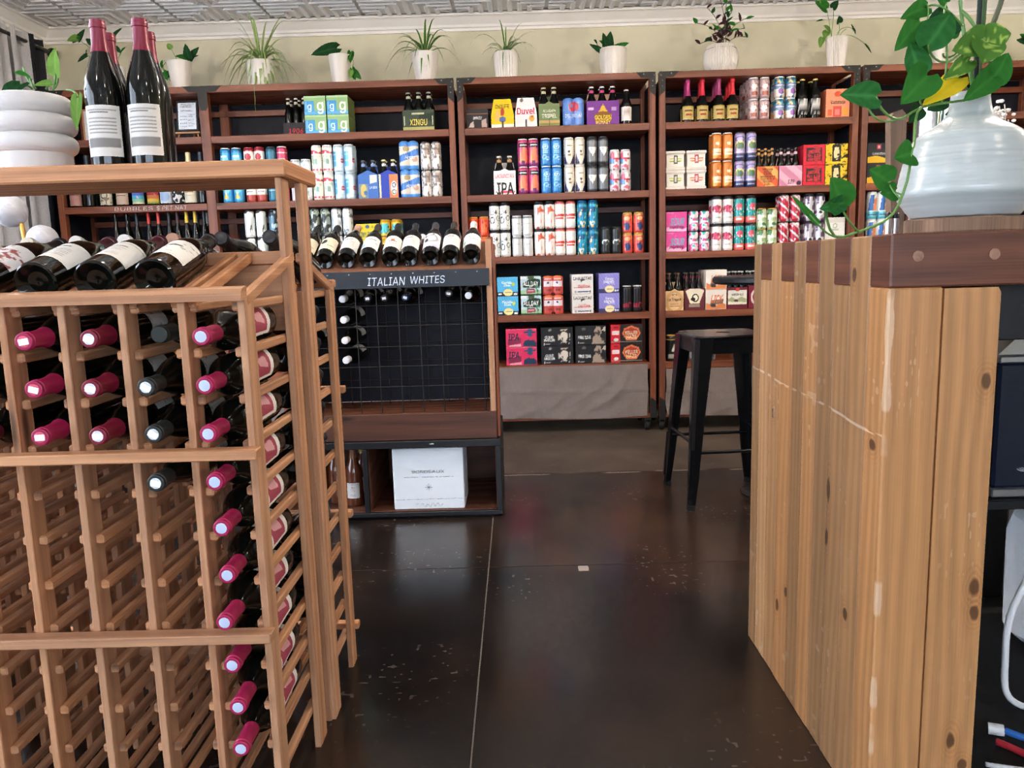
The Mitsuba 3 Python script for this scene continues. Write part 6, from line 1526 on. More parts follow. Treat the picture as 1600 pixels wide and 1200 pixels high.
TOPZ = 2.1385
POTM = {'behind_vase': (2.546, 0.104, 0.18),
 'dimpled': (0.61, 0.164, 0.162),
 'edge': (3.129, 0.144, 0.132),
 'flared': (-1.021, 0.136, 0.174),
 'globe': (1.249, 0.208, 0.16),
 'ribbed_cone': (1.936, 0.132, 0.184),
 'slim': (-2.349, 0.072, 0.148),
 'spider1': (-1.492, 0.176, 0.152),
 'spider2': (-0.511, 0.168, 0.17),
 'spider3': (-0.028, 0.144, 0.16),
 'tapered': (-1.983, 0.144, 0.168)}
POTHOS = {'behind_vase': ([((2.612, 4.964, 2.305), (2.573, 4.919, 2.401), 0.0601, 'd', -0.11), ((2.613, 4.953, 2.305), (2.625, 4.922, 2.367), 0.0451, 'g', 0.08), ((2.579, 4.952, 2.29), (2.52, 4.923, 2.304), 0.0376, 'd', 0.22)],
                 [[(2.546, 4.97, 2.295), (2.585, 4.965, 2.299), (2.61, 4.96, 2.304)]]),
 'dimpled': ([((0.567, 4.942, 2.292), (0.551, 4.937, 2.388), 0.0481, 'd', -0.36), ((0.585, 4.969, 2.307), (0.589, 4.92, 2.386), 0.0521, 'd', 0.3), ((0.548, 4.979, 2.288), (0.47, 4.93, 2.323), 0.0301, 'd', 0.4),
              ((0.512, 4.952, 2.328), (0.493, 4.905, 2.34), 0.0251, 'd', 0.08), ((0.614, 4.941, 2.295), (0.697, 4.912, 2.321), 0.0341, 'g', -0.07), ((0.579, 4.964, 2.297), (0.527, 4.909, 2.338), 0.0501, 'g', -0.37),
              ((0.609, 4.975, 2.301), (0.648, 4.919, 2.319), 0.0341, 'g', 0.37), ((0.576, 4.976, 2.298), (0.612, 4.923, 2.304), 0.0401, 'd', -0.03)],
             [[(0.57, 4.97, 2.29), (0.541, 4.965, 2.28), (0.527, 4.96, 2.307), (0.512, 4.955, 2.328)], [(0.58, 4.97, 2.291), (0.584, 4.965, 2.306)], [(0.604, 4.97, 2.292), (0.617, 4.965, 2.301)]]),
 'edge': ([((3.025, 4.941, 2.26), (2.977, 4.934, 2.273), 0.0301, 'd', 0.19), ((3.03, 4.952, 2.283), (2.984, 4.913, 2.297), 0.0301, 'g', 0.24), ((3.043, 4.95, 2.268), (2.997, 4.911, 2.286), 0.0301, 'd', -0.05)],
          [[(3.072, 4.97, 2.245), (3.05, 4.965, 2.265), (3.035, 4.96, 2.278)]]),
 'flared': ([((-1.033, 4.967, 2.356), (-1.174, 4.91, 2.312), 0.0621, 'd', 0.29), ((-1.06, 4.979, 2.351), (-1.024, 4.954, 2.378), 0.0301, 'd', 0.06), ((-0.952, 4.969, 2.331), (-0.947, 4.913, 2.26), 0.0341, 'g', 0.27),
             ((-0.952, 4.963, 2.321), (-0.964, 4.917, 2.271), 0.024, 'l', -0.35), ((-0.951, 4.974, 2.237), (-0.933, 4.959, 2.169), 0.0381, 'g', -0.33),
             ((-0.937, 4.972, 2.218), (-0.893, 4.925, 2.168), 0.0341, 'g', -0.28), ((-0.952, 4.952, 2.223), (-0.959, 4.946, 2.176), 0.0261, 'l', 0.3)],
            [[(-1.022, 4.97, 2.315), (-1.027, 4.965, 2.337), (-1.032, 4.96, 2.354)], [(-0.974, 4.97, 2.314), (-0.946, 4.965, 2.298), (-0.94, 4.96, 2.261), (-0.946, 4.955, 2.232), (-0.933, 4.95, 2.213)]]),
 'ribbed_cone': ([((1.865, 4.961, 2.486), (1.793, 4.939, 2.523), 0.0601, 'g', 0.08), ((1.851, 4.962, 2.518), (1.812, 4.937, 2.555), 0.0401, 'l', 0.35), ((1.903, 4.96, 2.489), (1.919, 4.926, 2.52), 0.0401, 'd', 0.18),
                  ((1.94, 4.95, 2.404), (1.925, 4.918, 2.433), 0.0341, 'd', 0.38), ((1.884, 4.961, 2.356), (1.844, 4.933, 2.387), 0.0501, 'l', -0.39), ((1.872, 4.957, 2.359), (1.849, 4.935, 2.314), 0.0401, 'l', -0.38),
                  ((1.848, 4.965, 2.324), (1.825, 4.938, 2.265), 0.0341, 'l', -0.35), ((2.031, 4.965, 2.361), (2.003, 4.928, 2.388), 0.012, 'd', 0.14), ((2.029, 4.954, 2.367), (2.035, 4.942, 2.333), 0.01, 'd', 0.19),
                  ((2.095, 4.941, 2.272), (2.118, 4.904, 2.217), 0.012, 'd', 0.14), ((1.85, 4.979, 2.429), (1.794, 4.915, 2.408), 0.012, 'd', -0.03)],
                 [[(1.903, 4.97, 2.317), (1.888, 4.965, 2.401), (1.871, 4.96, 2.463), (1.863, 4.955, 2.484)], [(1.907, 4.97, 2.317), (1.907, 4.965, 2.401), (1.908, 4.96, 2.462), (1.901, 4.955, 2.487)],
                  [(1.94, 4.97, 2.316), (1.946, 4.965, 2.364), (1.944, 4.96, 2.407)], [(1.898, 4.97, 2.317), (1.887, 4.965, 2.343), (1.883, 4.96, 2.355)],
                  [(1.884, 4.97, 2.318), (1.858, 4.965, 2.335), (1.847, 4.96, 2.322)], [(1.936, 4.97, 2.316), (1.96, 4.965, 2.372), (1.996, 4.96, 2.379), (2.027, 4.955, 2.359)],
                  [(1.945, 4.97, 2.316), (1.99, 4.965, 2.336), (2.045, 4.96, 2.319), (2.101, 4.955, 2.276)], [(1.945, 4.97, 2.316), (1.965, 4.965, 2.354), (1.986, 4.96, 2.37)]]),
 'slim': ([((-2.563, 4.95, 2.452), (-2.623, 4.933, 2.44), 0.0456, 'l', -0.1), ((-2.569, 4.964, 2.447), (-2.514, 4.938, 2.5), 0.0293, 'd', -0.35), ((-2.547, 4.941, 2.446), (-2.604, 4.95, 2.43), 0.0326, 'g', -0.19),
           ((-2.521, 4.949, 2.354), (-2.59, 4.96, 2.323), 0.0261, 'd', -0.02), ((-2.534, 4.973, 2.36), (-2.511, 4.929, 2.383), 0.0228, 'd', 0.11), ((-2.478, 4.946, 2.419), (-2.514, 4.938, 2.447), 0.0293, 'd', 0.29),
           ((-2.371, 4.961, 2.446), (-2.295, 4.944, 2.507), 0.0274, 'd', 0.14), ((-2.342, 4.943, 2.392), (-2.313, 4.945, 2.361), 0.0247, 'd', 0.07), ((-2.319, 4.952, 2.359), (-2.266, 4.902, 2.385), 0.0293, 'g', 0.29)],
          [[(-2.359, 4.97, 2.312), (-2.368, 4.965, 2.376), (-2.377, 4.96, 2.417), (-2.368, 4.955, 2.444)], [(-2.356, 4.97, 2.312), (-2.352, 4.965, 2.382), (-2.347, 4.96, 2.439), (-2.339, 4.955, 2.461)],
           [(-2.357, 4.97, 2.315), (-2.345, 4.965, 2.334), (-2.328, 4.96, 2.353), (-2.32, 4.955, 2.36)], [(-2.36, 4.97, 2.312), (-2.422, 4.965, 2.337), (-2.478, 4.96, 2.378), (-2.564, 4.955, 2.447)],
           [(-2.425, 4.97, 2.338), (-2.471, 4.965, 2.344), (-2.527, 4.96, 2.356)], [(-2.379, 4.97, 2.413), (-2.362, 4.965, 2.405), (-2.35, 4.96, 2.397)],
           [(-2.471, 4.97, 2.372), (-2.478, 4.965, 2.403), (-2.485, 4.96, 2.423)]]),
 'tapered': ([((-1.913, 4.959, 2.314), (-1.93, 4.943, 2.402), 0.0488, 'd', 0.3), ((-1.914, 4.969, 2.322), (-1.854, 4.955, 2.385), 0.0391, 'd', -0.08), ((-1.922, 4.972, 2.317), (-1.849, 4.927, 2.333), 0.0261, 'd', 0.35),
              ((-1.921, 4.975, 2.319), (-1.975, 4.906, 2.326), 0.0488, 'g', -0.29), ((-2.015, 4.949, 2.378), (-2.039, 4.958, 2.412), 0.0293, 'l', -0.05),
              ((-2.082, 4.965, 2.273), (-2.064, 4.918, 2.306), 0.0293, 'g', 0.01), ((-2.077, 4.955, 2.247), (-2.042, 4.921, 2.197), 0.0391, 'g', 0.07), ((-2.056, 4.963, 2.245), (-2.015, 4.954, 2.203), 0.0293, 'd', 0.15),
              ((-2.116, 4.977, 2.268), (-2.131, 4.951, 2.239), 0.0228, 'g', 0.39)],
             [[(-1.953, 4.97, 2.312), (-1.938, 4.965, 2.313), (-1.914, 4.96, 2.314)], [(-2.015, 4.97, 2.308), (-2.044, 4.965, 2.316), (-2.072, 4.96, 2.289), (-2.078, 4.955, 2.271)],
              [(-2.058, 4.97, 2.315), (-2.084, 4.965, 2.285), (-2.091, 4.96, 2.254), (-2.107, 4.955, 2.263)], [(-2.081, 4.97, 2.274), (-2.071, 4.965, 2.255), (-2.079, 4.96, 2.248)],
              [(-2.08, 4.97, 2.256), (-2.053, 4.965, 2.219), (-2.038, 4.96, 2.19)], [(-1.99, 4.97, 2.313), (-2.009, 4.965, 2.354), (-2.02, 4.96, 2.381)]])}
PLANTS = [('slim', 'tall', 'pothos in a slim white pot behind the red-foiled bottles', None), ('tapered', 'taper', 'dark ivy in a white tapered pot above the easel sign', None), ('spider1', 'straight', 'large spider plant trailing over the shelf top', None),
          ('flared', 'taper', 'single broad-leaved cutting in a white flared pot above the green cartons', None), ('spider2', 'taper', 'arching spider plant in a smooth white pot above the olive carrier', None), ('spider3', 'straight', 'thin spider plant in a ribbed white pot above the yellow tapered carton', 26),
          ('dimpled', 'straight', 'compact pothos in a textured white pot above the purple carrier', -1), ('globe', 'globe', 'dark purple leafed plant in a round ribbed pot', 40), ('ribbed_cone', 'taper', 'straggly pothos in a ribbed cream pot above the orange carton', 30),
          ('behind_vase', 'taper', 'plant in a white pot half hidden behind the big pothos', None), ('edge', 'taper', 'plant at the far end of the shelf tops beyond the vase', None)]
for nm, kind, lab, rib in PLANTS:
    x, w, h = POTM[nm]
    k = thing('potted_plant', lab, 'potted plant', 'potted plants on the shelf tops')
    py = 4.97
    prof_ = pot_profile(kind, w, h)
    if rib and rib > 0:
        m = ribs(lathe(dense(prof_), rib * 6), rib, .10)
    elif rib:
        m = lathe(dense(prof_, 6), 72)
        v, f = m
        a = np.arctan2(v[:, 1], v[:, 0]); rr = np.hypot(v[:, 0], v[:, 1])
        kk = 1 - .035 * (np.abs(np.sin(a * 13)) < .3) * (rr > .02) - .035 * (np.abs(np.sin(v[:, 2] * 300)) < .35) * (rr > .02)
        m = np.stack([v[:, 0] * kk, v[:, 1] * kk, v[:, 2]], 1), f
    else:
        m = lathe(prof_, 40)
    add(k, 'pot', solid(move(m, [x, py, TOPZ]), 'ceramic', 40))
    add(k, 'soil', solid(move(lathe([(w * .45, h * .85), (w * .3, h * .88), (0, h * .87)], 24), [x, py, TOPZ]), 'soil', True))
    if nm in POTHOS:
        add_leaves(k, *POTHOS[nm])
    elif nm.startswith('spider'):
        r2 = random.Random(nm)
        n, lmax = {'spider1': (70, .40), 'spider2': (26, .36), 'spider3': (24, .33)}[nm]
        for i in range(n):
            az = r2.uniform(0, 2 * math.pi)
            if math.sin(az) > .5 and r2.random() < .7:
                az = -az
            L, rise = lmax * r2.uniform(.55, 1.0), r2.uniform(.5, 1.5) if nm != 'spider1' else r2.uniform(.45, 1.5)
            d = np.array([math.cos(az), math.sin(az) * .45, 0])
            V, C, m_ = [], [], 12
            wv = r2.uniform(.013, .019) if nm != 'spider3' else r2.uniform(.008, .012)
            side_ = np.cross(d, [0, 0, 1.0]); side_ /= np.linalg.norm(side_)
            fall = r2.uniform(1.0, 2.6) if nm == 'spider1' else r2.uniform(.8, 1.7)
            if i % 6 == 0:
                rise, fall, L = rise * 1.3 + .5, .5, L * .8
            for j in range(m_):
                t = j / (m_ - 1)
                p = np.array([x, py, TOPZ + h * .88]) + d * (L * (t * .85 - .12 * t * t)) + np.array([0, 0, L * (rise * t - (rise * .42 + .52 * fall) * t * t)])
                wj = wv * (1 - t ** 2.2) * (.55 + .45 * min(1, t * 4)) / 2
                for q in (-1, -.45, 0, .45, 1):
                    V.append(p + side_ * wj * q + np.array([0, 0, .35 * wj * abs(q)]))
                    C.append(lin('a9bf7a') if (abs(q) < .5) == (nm == 'spider1') else lin('3f6a36'))
            f = []
            for j in range(m_ - 1):
                for q in range(4):
                    a_ = j * 5 + q
                    f += [(a_, a_ + 5, a_ + 6), (a_, a_ + 6, a_ + 1)]
            V = np.array(V)
            V[:, 1] = np.minimum(V[:, 1], WALL_BACK - .02)
            over = (V[:, 1] > YF - .004)
            V[:, 2] = np.where(over, np.maximum(V[:, 2], TOPZ + .004), V[:, 2])
            add(k, 'leaf', mikit.ply((V, np.array(f)), 'leaf', smooth=True, color=np.array(C)))
    elif nm == 'globe':
        r2 = random.Random(5)
        for i in range(11):
            tx_, tz_ = [(-.145, .15), (-.10, .22), (-.045, .26), (.01, .245), (.05, .20), (.115, .16), (.13, .10), (-.13, .03), (.12, .05), (.05, .13), (-.05, .12)][i]
            p0 = np.array([x + r2.uniform(-.03, .03), py, TOPZ + h * .9])
            p1 = p0 + [tx_, r2.uniform(-.06, .03), tz_]
            pm = (p0 + p1) / 2 + [tx_ * -.25, 0, .02]
            path = spline([p0, pm, p1], 14)
            add(k, 'stem', tinted(tube(path, .0018, 6), '5a5a3c', 'print_gloss', True))
            for j in (4, 7, 9, 11, 13):
                q = path[j]
                dr_ = np.array([r2.uniform(-1, 1), r2.uniform(-.7, .1), r2.uniform(-.2, .9)])
                dr_ /= np.linalg.norm(dr_)
                add(k, 'leaf', leaf_mesh(q, q + dr_ * r2.uniform(.035, .06), r2.uniform(.012, .02), 'p' if j < 9 else r2.choice(['p', 'd', 'g']), r2.uniform(-.5, .5), False, j))

# the big white vase with the trailing pothos, on a slice of log
VX, VY, VZ = .828, 1.500, 1.1185
SL = thing('log_slice', 'rough slice of log under the white vase on the counter', 'wood slice')
pts = []
nseg = 40
rad = [.105 * (1 + .06 * math.sin(3 * a + 1) + .03 * math.sin(7 * a)) for a in np.linspace(0, 2 * math.pi, nseg, endpoint=False)]
V = [(VX + .005 + r * 1.0 * math.cos(a), VY + r * .85 * math.sin(a), z) for z in (ZT + .0005, ZT + .004, VZ - .003, VZ - .0005) for a, r0 in zip(np.linspace(0, 2 * math.pi, nseg, endpoint=False), rad) for r in (r0 * (1 if ZT + .002 < z < VZ - .002 else .97),)]
V += [(VX + .005, VY, ZT + .0005), (VX + .005, VY, VZ - .0005)]
f = []
for j in range(3):
    for i in range(nseg):
        a, b = j * nseg + i, j * nseg + (i + 1) % nseg
        f += [(a, b, b + nseg), (a, b + nseg, a + nseg)]
for i in range(nseg):
    f += [(4 * nseg, (i + 1) % nseg, i), (4 * nseg + 1, 3 * nseg + i, 3 * nseg + (i + 1) % nseg)]
add(SL, None, wood((np.array(V), np.array(f)), 'bark_wood', 2))
VS = thing('vase', 'large white glazed vase with a narrow neck on the counter', 'vase')
vp = [(0, .0), (.086, .0), (.090, .004), (.1085, .030), (.1165, .046), (.1150, .060), (.1080, .098), (.0985, .130), (.0900, .150), (.0720, .166), (.0520, .178), (.0410, .190), (.0355, .204), (.0325, .222), (.0315, .232), (.0290, .233), (.0285, .222), (.031, .20), (.04, .185)]
vp_s = spline([(r, 0, z) for r, z in vp[1:15]], 60)
prof_v = [(0, 0.0)] + [(p[0], max(p[2], 0)) for p in vp_s] + [(.029, .2335), (.0285, .222), (.031, .20), (.04, .185)]
m = lathe([(r, z * .948) for r, z in prof_v], 72)
v, f = m
rr = np.hypot(v[:, 0], v[:, 1])
kk = 1 + .004 * np.sin(v[:, 2] * 520) * (rr > .036)
add(VS, 'body', solid(move((np.stack([v[:, 0] * kk, v[:, 1] * kk, v[:, 2]], 1), f), [VX, VY, VZ]), 'vase_glaze', 50))
PO = thing('pothos', 'big trailing pothos with a yellow leaf growing from the white vase', 'plant')
add_leaves(PO, [((0.74, 1.5, 1.488), (0.682, 1.46, 1.462), 0.0281, 'g', 0.2), ((0.721, 1.48, 1.459), (0.664, 1.44, 1.405), 0.0351, 'g', 0.1), ((0.714, 1.43, 1.408), (0.772, 1.47, 1.475), 0.0491, 'gl', 0.25),
 ((0.722, 1.47, 1.407), (0.722, 1.5, 1.462), 0.0351, 'g', -0.1), ((0.701, 1.44, 1.366), (0.688, 1.44, 1.417), 0.0444, 'gl', -0.1), ((0.712, 1.425, 1.357), (0.66, 1.4, 1.309), 0.0515, 'g', 0.1),
 ((0.79, 1.47, 1.36), (0.704, 1.41, 1.31), 0.0351, 'y', 0.1), ((0.83, 1.47, 1.422), (0.768, 1.45, 1.403), 0.0468, 'v', 0.3), ((0.833, 1.47, 1.421), (0.865, 1.45, 1.427), 0.0444, 'v', -0.3),
 ((0.831, 1.465, 1.417), (0.815, 1.44, 1.378), 0.0515, 'v', 0.0), ((0.807, 1.47, 1.389), (0.75, 1.44, 1.355), 0.0281, 'v', 0.2), ((0.849, 1.47, 1.355), (0.87, 1.46, 1.398), 0.0398, 'g', -0.1),
 ((0.847, 1.465, 1.36), (0.773, 1.41, 1.314), 0.0374, 'g', 0.15), ((0.614, 1.4, 1.32), (0.549, 1.38, 1.322), 0.0398, 'gl', 0.25), ((0.822, 1.56, 1.46), (0.833, 1.58, 1.491), 0.0234, 'd', 0.2),
 ((0.78, 1.5, 1.329), (0.752, 1.5, 1.312), 0.0281, 'd', 0.2), ((0.632, 1.38, 1.177), (0.596, 1.37, 1.198), 0.0398, 'g', 0.2), ((0.643, 1.38, 1.16), (0.616, 1.37, 1.158), 0.0281, 'g', 0.2),
 ((0.522, 1.3, 1.136), (0.499, 1.28, 1.178), 0.0491, 'g', -0.1), ((0.525, 1.3, 1.14), (0.479, 1.27, 1.13), 0.0234, 'gl', 0.5), ((0.663, 1.37, 1.221), (0.624, 1.34, 1.212), 0.0398, 'g', 0.2),
 ((0.717, 1.46, 1.308), (0.692, 1.44, 1.282), 0.0257, 'd', 0.2), ((0.489, 1.32, 1.113), (0.449, 1.32, 1.156), 0.0094, 'g', 0.3), ((0.773, 1.52, 1.462), (0.78, 1.52, 1.497), 0.0304, 'd', 0.2),
 ((0.786, 1.52, 1.5), (0.754, 1.5, 1.515), 0.0281, 'g', 0.2), ((0.831, 1.52, 1.316), (0.786, 1.5, 1.304), 0.0187, 'd', 0.3)], [([(0.834, 1.5, 1.334), (0.794, 1.47, 1.321), (0.755, 1.46, 1.316), (0.716, 1.45, 1.308), (0.68, 1.43, 1.291), (0.661, 1.42, 1.285), (0.637, 1.41, 1.293), (0.618, 1.4, 1.31), (0.614, 1.4, 1.32)], 0.0022),
 ([(0.661, 1.42, 1.285), (0.632, 1.41, 1.281), (0.608, 1.4, 1.292), (0.601, 1.4, 1.306)], 0.0018),
 ([(0.716, 1.45, 1.308), (0.692, 1.42, 1.27), (0.682, 1.4, 1.24), (0.663, 1.37, 1.221), (0.656, 1.36, 1.189), (0.647, 1.36, 1.153), (0.627, 1.355, 1.119), (0.591, 1.35, 1.101), (0.556, 1.34, 1.091),
   (0.533, 1.335, 1.086), (0.513, 1.32, 1.098), (0.502, 1.31, 1.12), (0.497, 1.3, 1.13)],
  0.0022),
 ([(0.571, 1.34, 1.093), (0.547, 1.32, 1.107), (0.532, 1.31, 1.122), (0.522, 1.3, 1.136)], 0.0018), ([(0.533, 1.335, 1.086), (0.509, 1.33, 1.096), (0.489, 1.32, 1.113), (0.479, 1.32, 1.124)], 0.0016),
 ([(0.647, 1.36, 1.153), (0.645, 1.37, 1.157), (0.643, 1.38, 1.16)], 0.0014), ([(0.645, 1.36, 1.146), (0.635, 1.37, 1.162), (0.632, 1.38, 1.177)], 0.0014),
 ([(0.834, 1.5, 1.334), (0.819, 1.49, 1.376), (0.812, 1.5, 1.434), (0.804, 1.5, 1.477), (0.799, 1.5, 1.52)], 0.0034), ([(0.803, 1.5, 1.481), (0.811, 1.485, 1.462), (0.823, 1.475, 1.437), (0.832, 1.47, 1.421)], 0.0032),
 ([(0.837, 1.5, 1.334), (0.819, 1.48, 1.363), (0.808, 1.47, 1.389)], 0.002), ([(0.839, 1.5, 1.334), (0.843, 1.48, 1.343), (0.849, 1.47, 1.356)], 0.002),
 ([(0.83, 1.5, 1.332), (0.807, 1.48, 1.347), (0.79, 1.47, 1.36)], 0.0022), ([(0.808, 1.5, 1.455), (0.774, 1.48, 1.472), (0.751, 1.48, 1.485), (0.74, 1.5, 1.488)], 0.0018),
 ([(0.74, 1.5, 1.488), (0.735, 1.48, 1.468), (0.73, 1.48, 1.454), (0.721, 1.48, 1.459)], 0.0014), ([(0.812, 1.5, 1.412), (0.778, 1.47, 1.392), (0.746, 1.45, 1.384), (0.724, 1.44, 1.394), (0.714, 1.43, 1.408)], 0.002),
 ([(0.762, 1.46, 1.387), (0.758, 1.46, 1.425), (0.764, 1.48, 1.462), (0.786, 1.52, 1.5)], 0.0018), ([(0.757, 1.46, 1.318), (0.754, 1.45, 1.348), (0.756, 1.45, 1.385), (0.758, 1.46, 1.425)], 0.0018),
 ([(0.716, 1.45, 1.312), (0.711, 1.45, 1.328), (0.71, 1.455, 1.35), (0.701, 1.44, 1.365)], 0.0016), ([(0.8, 1.5, 1.423), (0.796, 1.5, 1.407), (0.785, 1.5, 1.402), (0.77, 1.49, 1.406)], 0.0018)])
for pts_, r, kind in [([(0.845, 1.52, 1.338), (0.852, 1.53, 1.44), (0.858, 1.54, 1.542)], 0.0042, 'dark'), ([(0.854, 1.525, 1.338), (0.863, 1.535, 1.441), (0.87, 1.545, 1.543)], 0.0038, 'green'),
 ([(0.872, 1.53, 1.451), (0.883, 1.53, 1.478), (0.894, 1.53, 1.516)], 0.0045, 'stem'), ([(0.853, 1.52, 1.371), (0.861, 1.52, 1.437), (0.871, 1.51, 1.471)], 0.0018, 'stem')]:
    add(PO, 'stake' if kind != 'stem' else 'stem', tinted(tube(spline(pts_, 16), r, 8), {'dark': '1c2a26', 'green': '3f5f38', 'stem': '5a5f4a'}[kind], 'print_matte', True))

# things behind the vase on the counter
UP = thing('wood_board', 'upright rough wood board behind the white vase', 'board')
add(UP, None, wood(hull([(x, y, z) for (x, z) in ((.823, ZT + .001), (.852, ZT + .001), (.846, 1.350), (.836, 1.362), (.818, 1.356), (.812, 1.340)) for y in (1.775, 1.80)]), 'bark_wood', 2))
GC = thing('glass_cylinder', 'tall shiny mirrored cylinder behind the white vase', 'jar')
add(GC, 'body', solid(move(lathe([(0, 0), (.043, 0), (.045, .003), (.045, .262), (.0435, .264), (.042, .262), (.042, .01), (0, .01)], 40), [.884, 1.72, ZT + .001]), 'mirror_metal', 40))
AJ = thing('amber_jar', 'small amber jar beside the mirrored cylinder', 'jar')
add(AJ, 'body', solid(move(lathe([(0, 0), (.0145, 0), (.0155, .002), (.0155, .044), (.012, .049), (0, .049)], 24), [.842, 1.715, ZT + .001]), 'amber_glass', 40))
for i, x in enumerate((.800, .816)):
    k = thing('glass_shaker', f'slim glass shaker with a dark top on the counter, {["by the trailing leaves", "beside the amber jar"][i]}', 'shaker', 'glass shakers')
    add(k, 'body', solid(move(lathe([(0, 0), (.0062, 0), (.0068, .002), (.0064, .040), (0, .040)], 20), [x, 1.74, ZT + .001]), 'aluminium', 40))
    add(k, 'cap', solid(move(lathe([(0, .040), (.0070, .040), (.0066, .050), (.003, .053), (0, .053)], 20), [x, 1.74, ZT + .001]), 'black_paint', 40))
CO = thing('dried_flowers', 'white dried flower sprays behind the vase neck', 'dried flowers')
r3 = random.Random(11)
for i in range(5):
    b0 = np.array([.958 + r3.uniform(-.01, .01), 1.640, ZT + .12])
    t0 = np.array([.958 + r3.uniform(-.03, .02), 1.640 + r3.uniform(-.02, .02), 1.325 + r3.uniform(-.03, .04)])
    add(CO, 'stem', tinted(tube(spline([b0, (b0 + t0) / 2 + [.012, 0, 0], t0], 10), .0012, 5), 'cfc6b8', 'print_matte', True))
    for j in range(5):
        c = t0 + np.array([r3.uniform(-.012, .012), r3.uniform(-.01, .01), r3.uniform(-.02, .01)])
        s_ = trimesh.creation.icosphere(1, r3.uniform(.003, .0055))
        add(CO, 'blossom', tinted(move((s_.vertices * [1, 1, .8], s_.faces), c), 'f1ece4', 'print_matte', True))
DV = thing('flower_jar', 'small brown jar holding the dried flowers behind the vase', 'jar')
add(DV, 'body', solid(move(lathe([(0, 0), (.026, 0), (.030, .01), (.032, .07), (.024, .105), (.020, .13), (.017, .13), (.017, .02), (0, .02)], 28), [.958, 1.640, ZT + .001]), 'amber_glass', 40))

# the ringed planter on the high shelf
RP = thing('ringed_planter', 'pale grey planter of stacked rounded rings on the high shelf', 'planter')
px_, py_, pz_ = -1.018, 1.742, 1.2788
pp = [(0, 0), (.068, 0), (.070, .003), (.071, .040)]
for c, rr_ in ((.058, .0840), (.098, .0860), (.138, .0825)):
    pp += [(rr_ - .0195 + .0195 * math.cos(t), c + .0205 * math.sin(t)) for t in np.linspace(-1.35, 1.35, 12)]
pp += [(.058, .1595), (.052, .158), (.050, .14), (0, .14)]
add(RP, 'body', solid(move(lathe(pp, 64), [px_, py_, pz_]), 'grey_ceramic', 40))
add(RP, 'soil', solid(move(lathe([(.05, .145), (0, .147)], 24), [px_, py_, pz_]), 'soil'))
RPL = thing('planter_pothos', 'young pothos growing out of the ringed planter', 'plant')
add_leaves(RPL, [((-1.011, 1.74, 1.474), (-1.017, 1.7, 1.477), 0.0238, 'g', 0.2), ((-1.02, 1.72, 1.457), (-1.024, 1.66, 1.415), 0.0358, 'd', 0.1), ((-0.967, 1.74, 1.462), (-0.98, 1.7, 1.451), 0.0134, 'l', 0.5),
 ((-0.956, 1.74, 1.481), (-0.942, 1.72, 1.527), 0.0305, 'l', 0.15), ((-0.904, 1.72, 1.428), (-0.905, 1.7, 1.361), 0.0229, 'l', -0.1)], [[(-1.004, 1.745, 1.453), (-1.015, 1.745, 1.467), (-1.025, 1.745, 1.498)], [(-1.006, 1.745, 1.453), (-1.008, 1.74, 1.463), (-1.011, 1.74, 1.474)], [(-1.012, 1.745, 1.453), (-1.014, 1.73, 1.457), (-1.02, 1.72, 1.457)],
 [(-0.967, 1.745, 1.449), (-0.963, 1.745, 1.463), (-0.956, 1.74, 1.481)], [(-0.969, 1.745, 1.449), (-0.958, 1.745, 1.463), (-0.955, 1.745, 1.474)], [(-0.939, 1.745, 1.448), (-0.914, 1.73, 1.44), (-0.904, 1.72, 1.428)],
 [(-0.983, 1.745, 1.451), (-0.972, 1.742, 1.46), (-0.967, 1.74, 1.462)]], .0022)

# ---------------------------------------------------------------- the corner with the curtain
for i, (y0, y1, bs, nm) in enumerate([(3.95, 4.74, 'curtain_cloth', 'pale grey grommet curtain nearest the camera'), (4.76, 4.93, 'curtain_cloth', 'narrow grey grommet curtain panel next to the navy one'), (4.945, 5.10, 'navy_paint', 'dark navy curtain panel beside the shelving')]):
    nyy = 60
    ys = np.linspace(y0, y1, nyy)
    xs_ = WALL_LEFT + .085 + .028 * np.sin((ys - y0) * 2 * math.pi / .16 + .6)
    V = []
    zs = np.linspace(.12, 2.49, 14)
    for z in zs:
        for xx, yy in zip(xs_, ys):
            V.append((xx + .004 * math.sin(z * 3 + yy * 7), yy, z))
    f = []
    for a in range(len(zs) - 1):
        for b in range(nyy - 1):
            q = a * nyy + b
            f += [(q, q + 1, q + nyy + 1), (q, q + nyy + 1, q + nyy)]
    V, f = np.array(V), np.array(f)
    k = thing('curtain', nm, 'curtain', None)
    add(k, 'panel', solid((np.vstack([V, V + [-.002, 0, 0]]), np.vstack([f, f[:, ::-1] + len(V)])), bs, True))
    if i < 2:
        for yy in np.arange(y1 - .03, max(y0, y1 - .6), -.16):
            xx = WALL_LEFT + .085 + .028 * math.sin((yy - y0) * 2 * math.pi / .16 + .6)
            g = lathe([(.017, -.003), (.027, -.003), (.027, .003), (.017, .003), (.017, -.003)], 24)
            add(k, 'grommet', solid(move(turn(g, [0, 1, 0], 90), [xx + .003, yy, 2.435]), 'steel', 30))
RD = thing('curtain_rod', 'black curtain rod with a round end knob near the back corner', 'curtain rod')
add(RD, 'pole', solid(tube([(WALL_LEFT + .09, .5, 2.437), (WALL_LEFT + .09, 5.17, 2.437)], .011, 14), 'black_enamel', 30))
add(RD, 'finial', solid(move(trimesh.creation.icosphere(3, .032), [WALL_LEFT + .09, 5.195, 2.437]), 'black_enamel', True))
add(RD, 'holder', solid(box_mesh(WALL_LEFT + .0005, WALL_LEFT + .09, 5.13, 5.145, 2.425, 2.45), 'black_enamel'))
LG = thing('globe_lamp', 'unlit floor lamp with white globes on a brass stem behind the racks', 'floor lamp')
gx_, gy_ = -2.105, 3.40
